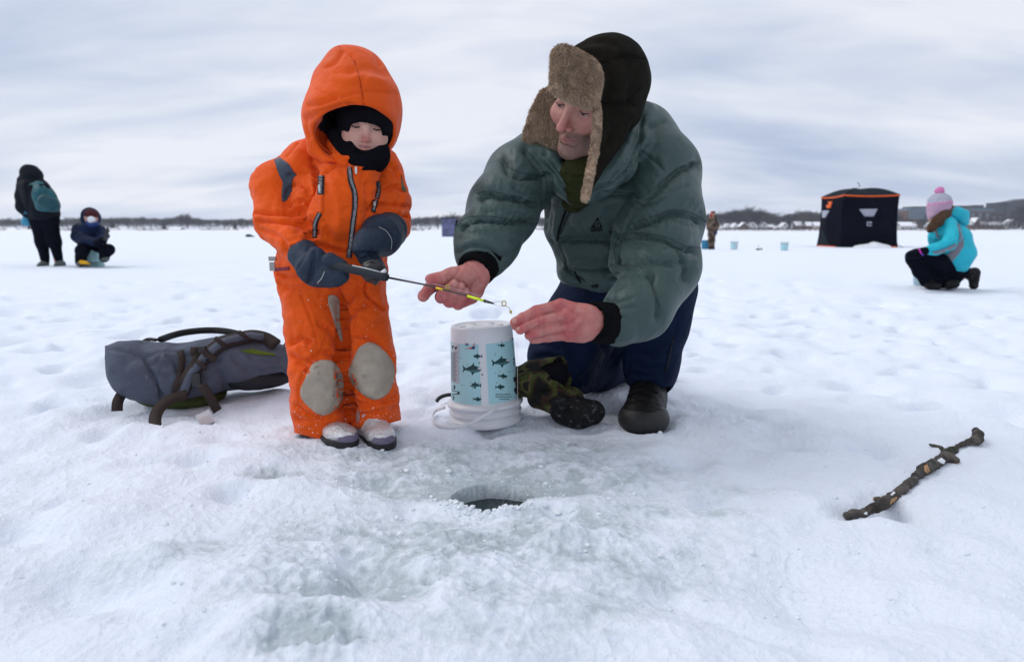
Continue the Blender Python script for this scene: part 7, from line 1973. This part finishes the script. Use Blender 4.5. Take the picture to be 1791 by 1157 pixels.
def build_trees():
    protos = {}
    def proto(kind, seed, *a, twig=M_TWIG):
        T, B_ = fir_tree(seed, *a) if kind == 'fir' else bare_tree(seed, *a)
        o = thing('fir_tree' if kind == 'fir' else 'bare_tree', KINDS[kind], 'tree', (0, 0, 0), 'trees along the far shore')
        T.build('trunk', M_TRUNK, o); B_.build('crown', M_FIR if kind == 'fir' else twig, o)
        protos.setdefault(kind, []).append(o)
    for i in range(4): proto('round', 10 + i, 12, 6.0, .8, 760)
    for i in range(2): proto('tall', 20 + i, 12, 3.6, 1.5, 420)
    for i in range(2): proto('red', 30 + i, 12, 4.6, .9, 620, twig=M_TWIG2)
    for i in range(2): proto('fir', 40 + i, 12)
    used = {id(o): False for v in protos.values() for o in v}
    r = random.Random(11)
    # heights read off the skyline: photo column -> top row
    hx = [-80, 0, 60, 130, 200, 240, 290, 330, 370, 450, 520, 620, 725, 770, 800, 900, 1000, 1240, 1270, 1300, 1340, 1360, 1400, 1435, 1570, 1610, 1690, 1740, 1791, 1870]
    hy = [v - 4.5 for v in (386, 385, 384, 384, 382, 381, 384, 378, 386, 383, 384, 382, 382, 379, 377, 380, 384, 374, 372, 364, 372, 379, 368, 374, 378, 376, 380, 380, 352, 360)]
    fx = [205, 292, 700, 796, 1365, 1375, 1610, 1618, 415, 60]
    place = []
    for px in fx: place.append((px + r.uniform(-2, 2), 'fir', r.uniform(8, 26)))
    n = 236
    for i in range(n):
        px = -110 + 2010 * (i + r.uniform(0, 1)) / n
        k = 'round' if r.random() < .62 else ('tall' if r.random() < .45 else 'red')
        place.append((px, k, r.uniform(10, 62)))
    for px, dy in ((1305, 12), (1311, 30), (1786, 4), (1778, 10), (325, 20), (336, 30)): place.append((px, 'tall', dy))
    for px, k, dy in place:
        Y = SHORE + dy; top = np.interp(px, hx, hy)
        if 1568 < px < 1775: Y = SHORE + r.uniform(6, 22)
        zt = P(px, top, Y)[2]; z0 = shore_z(Y - SHORE); hgt = (zt - z0) * r.uniform(.78, 1.0)
        if 1568 < px < 1775 and k != 'fir': hgt = r.uniform(4, 9) if 1625 < px else hgt * r.uniform(.6, 1)
        if k == 'tall': hgt *= 1.12
        if k == 'fir': hgt *= 1.0
        s = max(hgt, 3) / 12
        x = (px - CX) / FPX * Y
        o = r.choice(protos[k]); sc = (s * r.uniform(.85, 1.2), s * r.uniform(.85, 1.2), s)
        if not used[id(o)]:
            used[id(o)] = True; o['label'] = SHORT[k] + zone(px); o.location = (x, Y, z0); o.rotation_euler = (0, 0, r.uniform(0, 6.28)); o.scale = sc
        else: copy_tree(o, (x, Y, z0), r.uniform(0, 6.28), sc, SHORT[k] + zone(px), 'trees along the far shore')
    # the wood that closes the view behind them
    V = []; Fs = []; base = []
    for i in range(3):
        _, B_ = bare_tree(60 + i, 12, 5.4, .8, 330); base.append((np.array(B_.v), B_.f))
    for i in range(1650):
        px = -140 + 2080 * ((i * 0.618034) % 1.0)
        if i >= 1150: px = (-1150 + 1040 * ((i * .618034) % 1.0)) if i % 2 else (1900 + 1040 * ((i * .618034) % 1.0))
        Y = SHORE + (r.uniform(62, 150) if i % 3 else r.uniform(26, 60))
        top = np.interp(px, hx, hy) + 1.5; zt = P(px, top, Y)[2]; z0 = shore_z(Y - SHORE); s = (zt - z0) / 12 * (r.uniform(.85, 1.06) if i % 3 else r.uniform(.4, .7))
        if 1560 < px < 1775: s *= .55
        v, f_ = base[i % 3]; a = r.uniform(0, 6.28); R3 = np.array([[math.cos(a), -math.sin(a), 0], [math.sin(a), math.cos(a), 0], [0, 0, 1]])
        b = sum(len(q) for q in V); V.append(v @ R3.T * np.array([s * 1.5, s * 1.5, s]) + np.array([(px - CX) / FPX * Y, Y, z0])); Fs += [(t[0] + b, t[1] + b, t[2] + b) for t in f_]
    o = obj('distant_woods', np.concatenate(V), np.array(Fs), M_TWIG, None, False)
    tag(o, 'leafless wood behind the houses of the far shore', None, None, 'stuff')
    # scrub along the water line
    sb = MB()
    for i in range(5200):
        px = r.uniform(-140, 1930); Y = SHORE + r.uniform(-3, 9); z0 = shore_z(Y - SHORE); x = (px - CX) / FPX * Y
        if perlin2(np.array([px * .03]), np.array([.5]))[0] < -.10: continue
        h = r.uniform(.5, 2.6); d = np.array([r.gauss(0, .6), 0, h]); p = np.array([x, Y, z0]); k = .10
        sb.add([p - [k, 0, 0], p + [k, 0, 0], p + [0, k, 0], p + d], [(0, 1, 3), (1, 2, 3), (2, 0, 3)])
    o = sb.build('shore_scrub', M_SCRUB); tag(o, 'low brown scrub along the edge of the far shore', None, None, 'stuff')
build_trees()

M_HWALL = {k: mat('house_' + k, c, .8, .2) for k, c in dict(white=(.52, .52, .53), cream=(.42, .38, .32), grey=(.24, .25, .27), brown=(.11, .065, .05), red=(.16, .06, .05), blue=(.13, .17, .22)).items()}
M_GLASS = mat('dark_window_glass', (.03, .035, .045), .2, .5)
M_CHIM = mat('chimney_brick', (.14, .07, .06), .9)
def house(label, px, wpx, toprow, baserow, wall, gable=True, dy=14, extra=None, roofcol=None):
    Y = SHORE + dy; s = Y / FPX; w = wpx * s; x = (px - CX) / FPX * Y
    z0 = P(px, baserow, Y)[2]; zt = P(px, toprow, Y)[2]; h = zt - z0
    base = np.array([x, Y, z0])
    root = thing('house', label, 'house', base, 'houses on the far shore')
    he = h * (.55 if gable else .58); dpt = max(6.0, w * .7)
    wm = MB().box(base + [0, dpt / 2, he / 2 - .5], (w / 2, dpt / 2, he / 2 + .5))
    if gable: wm.prism([(-w / 2, 0), (w / 2, 0), (0, h - he - .12)], base + [0, dpt / 2, he], (1, 0, 0), (0, 0, 1), dpt - .02)
    wm.build('wall', M_HWALL[wall], root)
    rf = MB(); t = .22; ov = .35
    rr = h - he
    if gable:
        for sg in (-1, 1):
            rf.prism([(sg * (w / 2 + ov), -rr * ov / (w / 2)), (0, rr), (0, rr + t), (sg * (w / 2 + ov), -rr * ov / (w / 2) + t)][::sg], base + [0, dpt / 2, he], (1, 0, 0), (0, 0, 1), dpt + .8)
    else:
        rf.prism([(-dpt / 2 - ov, 0), (0, rr), (dpt / 2 + ov, 0), (dpt / 2 + ov, t), (0, rr + t), (-dpt / 2 - ov, t)][::-1], base + [0, dpt / 2, he], (0, 1, 0), (0, 0, 1), w + .8)
    ro = rf.build('roof', M_SNOWCAP, root)
    MB().box(base + [w * .22, dpt * .6, h + .1], (.4, .4, .8)).build('chimney', M_CHIM, ro)
    nw = max(2, int(w / 2.6))
    for i in range(nw):
        cx_ = base + [(-w / 2 + w * (i + .5) / nw), -.04, he * .52]
        f = MB().box(cx_, (.48, .05, .62)).build('window', M_HWALL['white'] if wall != 'white' else M_HWALL['grey'], root)
        MB().box(cx_ + [0, -.05, 0], (.38, .02, .52)).build('pane', M_GLASS, f)
    if gable and h > 5:
        f = MB().box(base + [0, -.04, he + rr * .30], (.5, .05, .6)).build('window', M_HWALL['grey'], root); MB().box(base + [0, -.09, he + rr * .30], (.4, .02, .5)).build('pane', M_GLASS, f)
    return root
HOUSES = [
    ('low grey house with a snowy roof at the shore behind the standing dark coat', 28, 15, 399, 406, 'grey', False, 16),
    ('cream snow roofed house between the tall person and the masked child', 117, 14, 398, 406, 'cream', False, 18),
    ('small brown snow roofed house just beyond the masked child\'s fishing rod', 204, 12, 399, 406, 'brown', False, 14),
    ('wide low house with a rounded snow roof in the row beyond the seated child', 233, 13, 399, 406, 'brown', False, 10),
    ('snow roofed house beside the wide low one beyond the seated child', 248, 11, 398.5, 406, 'grey', False, 12),
    ('blue grey house with a long snow roof halfway between seated child and orange suit', 281, 14, 400.5, 406, 'blue', False, 10),
    ('largest white house with a broad snow roof in the row west of the orange suit', 311, 19, 397.5, 406.5, 'white', False, 8),
    ('white gabled house touching the broad white house west of the orange suit', 327, 11, 397.5, 405.8, 'white', True, 14),
    ('reddish house with a snow roof next after the white pair', 361, 13, 398.5, 405.5, 'red', False, 14),
    ('long brown house with a thin snow roof near the orange sleeve', 390, 19, 399.5, 405.5, 'brown', False, 14),
    ('grey house with a snow roof second from the orange sleeve', 408, 10, 400, 405.8, 'grey', False, 12),
    ('cream house with a long snow roof right beside the orange sleeve', 423, 14, 400.5, 405.8, 'cream', False, 12),
    ('pale house with a snow roof between the child and the lilac shelter', 726, 8, 395.5, 405, 'white', True, 12),
    ('small grey shed like house close to the lilac shelter', 752, 6, 397.5, 405, 'grey', True, 14),
    ('dim house seen in the gap beneath the man\'s outstretched arm', 945, 12, 396, 405, 'brown', False, 14),
    ('small white gabled house seen in the gap beside the man\'s jacket hem', 925, 8, 397, 405, 'white', True, 16),
    ('grey white house closest to the camouflaged person', 1269, 9.5, 391.5, 403.6, 'white', True, 16),
    ('narrow white gabled house second from the camouflaged person', 1282, 8, 390.5, 403.4, 'white', True, 12),
    ('white roofed house with a brown lower storey left of the twin gable', 1297, 13, 389, 403, 'brown', True, 14),
    ('white gabled house with a dark attic window beside the brown storey', 1312.5, 13.5, 388.5, 403, 'white', True, 12),
    ('tall pale house with brown wings in the middle of the row', 1332, 11, 388.5, 403.5, 'white', True, 12),
    ('low brown wing house beside the tall pale house', 1343, 10, 393, 403.5, 'red', False, 14),
    ('tiny grey lean-to house before the white A shaped gable', 1355, 8, 396, 403.5, 'grey', True, 10),
    ('white A shaped gabled house in front of the two firs', 1367.5, 13, 389.5, 403.5, 'white', True, 12),
    ('brown house with a bright snow roof third from the black shelter', 1392, 11, 387.5, 404, 'brown', False, 16),
    ('red house with a snow roof second from the black shelter', 1410, 10, 388.5, 404, 'red', False, 18),
    ('cream house with a bright snow roof right beside the black shelter', 1425, 12, 388.5, 404, 'cream', False, 14),
    ('long white boathouse like building between the black shelter and the girl', 1582, 28, 388.5, 404, 'white', False, 10),
    ('small cream house peeping out beside the girl\'s pink hat', 1621, 9, 389, 404, 'cream', True, 10),
    ('brown house with a steep snow roof behind the girl\'s hood', 1699, 10, 381, 404, 'brown', True, 12),
    ('low long house with a wide snow roof below the brick office block', 1729, 36, 388, 401, 'brown', False, 14),
    ('house with a steep bright snow roof below the office tower', 1762, 15, 384, 398, 'grey', True, 18),
]
for hspec in HOUSES: house(*hspec)

M_OFFBRICK = mat('office_brick', (.15, .085, .065), .85, .2); M_OFFGREY = mat('office_grey_cladding', (.055, .068, .085), .6, .3); M_OFFGLASS = mat('office_glass', (.13, .19, .25), .25, .5); M_OFFDARK = mat('office_dark_metal', (.045, .055, .065), .5, .4)
def build_office():
    Y = SHORE + 70
    X = lambda px: (px - CX) / FPX * Y
    Zr = lambda row, px=1680: P(px, row, Y)[2]
    base = np.array([X(1680), Y, Zr(402)])
    root = thing('office_building', 'long modern brick and glass office block with a slanted end tower', 'building', base)
    def blk(name, x0, x1, r0, r1, m, dy=0, dep=14):
        return MB().box(((X(x0) + X(x1)) / 2, Y + dy + dep / 2, (Zr(r0) + Zr(r1)) / 2), ((X(x1) - X(x0)) / 2, dep / 2, (Zr(r0) - Zr(r1)) / 2)).build(name, m, root)
    blk('low_wing', 1558, 1571, 372, 402, M_OFFGLASS, 2)
    blk('brick_pier', 1567, 1578, 368.5, 402, M_OFFBRICK, -.5)
    g = blk('glass_wing', 1576, 1625, 364, 384, M_OFFGLASS, 0)
    blk('glass_wing_base', 1575, 1625, 384, 402, M_OFFBRICK, .3)
    blk('upper_floor', 1591, 1672, 360.5, 366, M_OFFGREY, 4)
    m = blk('main_wing', 1624, 1746, 371, 402, M_OFFBRICK, 1)
    blk('top_storey', 1660, 1733, 362.5, 371.5, M_OFFGREY, 2.5)
    blk('roof_plant', 1668, 1697, 359, 362.6, M_OFFGREY, 5, 8); blk('roof_plant', 1701, 1716, 358, 362.6, M_OFFDARK, 5, 8)
    blk('stair_tower', 1733, 1751, 355, 372, M_OFFGREY, 0)
    tw = MB().prism([(X(1746), Zr(402)), (X(1771), Zr(402)), (X(1778), Zr(347.5)), (X(1752), Zr(352.5)), (X(1746), Zr(354))], (0, Y + 6, 0), (1, 0, 0), (0, 0, 1), 14).build('slanted_tower', M_OFFGREY, root)
    MB().prism([(X(1771) - .2, Zr(400)), (X(1772.5), Zr(400)), (X(1778.6), Zr(347.5)), (X(1777) - .4, Zr(347.5))], (0, Y + 5.6, 0), (1, 0, 0), (0, 0, 1), 14.4).build('tower_fin', M_OFFDARK, root)
    MB().box(((X(1731) + X(1751)) / 2, Y + 5, Zr(355) + .2), ((X(1752) - X(1731)) / 2, 8, .2)).build('roof_edge', M_OFFDARK, root)
    for row in (375.5, 382, 388.5, 395):
        for px in np.arange(1630, 1744, 6.2):
            c = np.array([X(px), Y + .95, Zr(row)])
            MB().box(c, (1.15, .12, 1.0)).build('window', M_GLASS if int(px * 7 + row) % 3 else M_OFFGLASS, root)
    for px in np.arange(1663, 1731, 4.5):
        MB().box((X(px), Y + 2.45, Zr(367)), (.75, .12, 1.1)).build('window', M_OFFGLASS, root)
    for px in np.arange(1579, 1625, 5): MB().box((X(px), Y - .1, Zr(374)), (.14, .12, (Zr(364) - Zr(384)) / 2)).build('mullion', M_OFFDARK, g)
    for row in (369, 374, 379): MB().box((X(1600.5), Y - .12, Zr(row)), (X(1624.5) - X(1600.5), .12, .14)).build('mullion', M_OFFDARK, g)
build_office()

# ------------------------------------------------------------------ winter haze over the lake
def build_haze():
    m = bpy.data.materials.new('haze'); m.use_nodes = True; nt = m.node_tree; nt.nodes.clear()
    out = nt.nodes.new('ShaderNodeOutputMaterial'); v = nt.nodes.new('ShaderNodeVolumePrincipled')
    v.inputs['Color'].default_value = (.88, .92, 1, 1); v.inputs['Density'].default_value = .00017; v.inputs['Anisotropy'].default_value = .2
    nt.links.new(v.outputs[0], out.inputs['Volume'])
    o = MB().box((0, 0, 22), (1300, 1300, 23.2)).build('haze', m); o['kind'] = 'stuff'
build_haze()
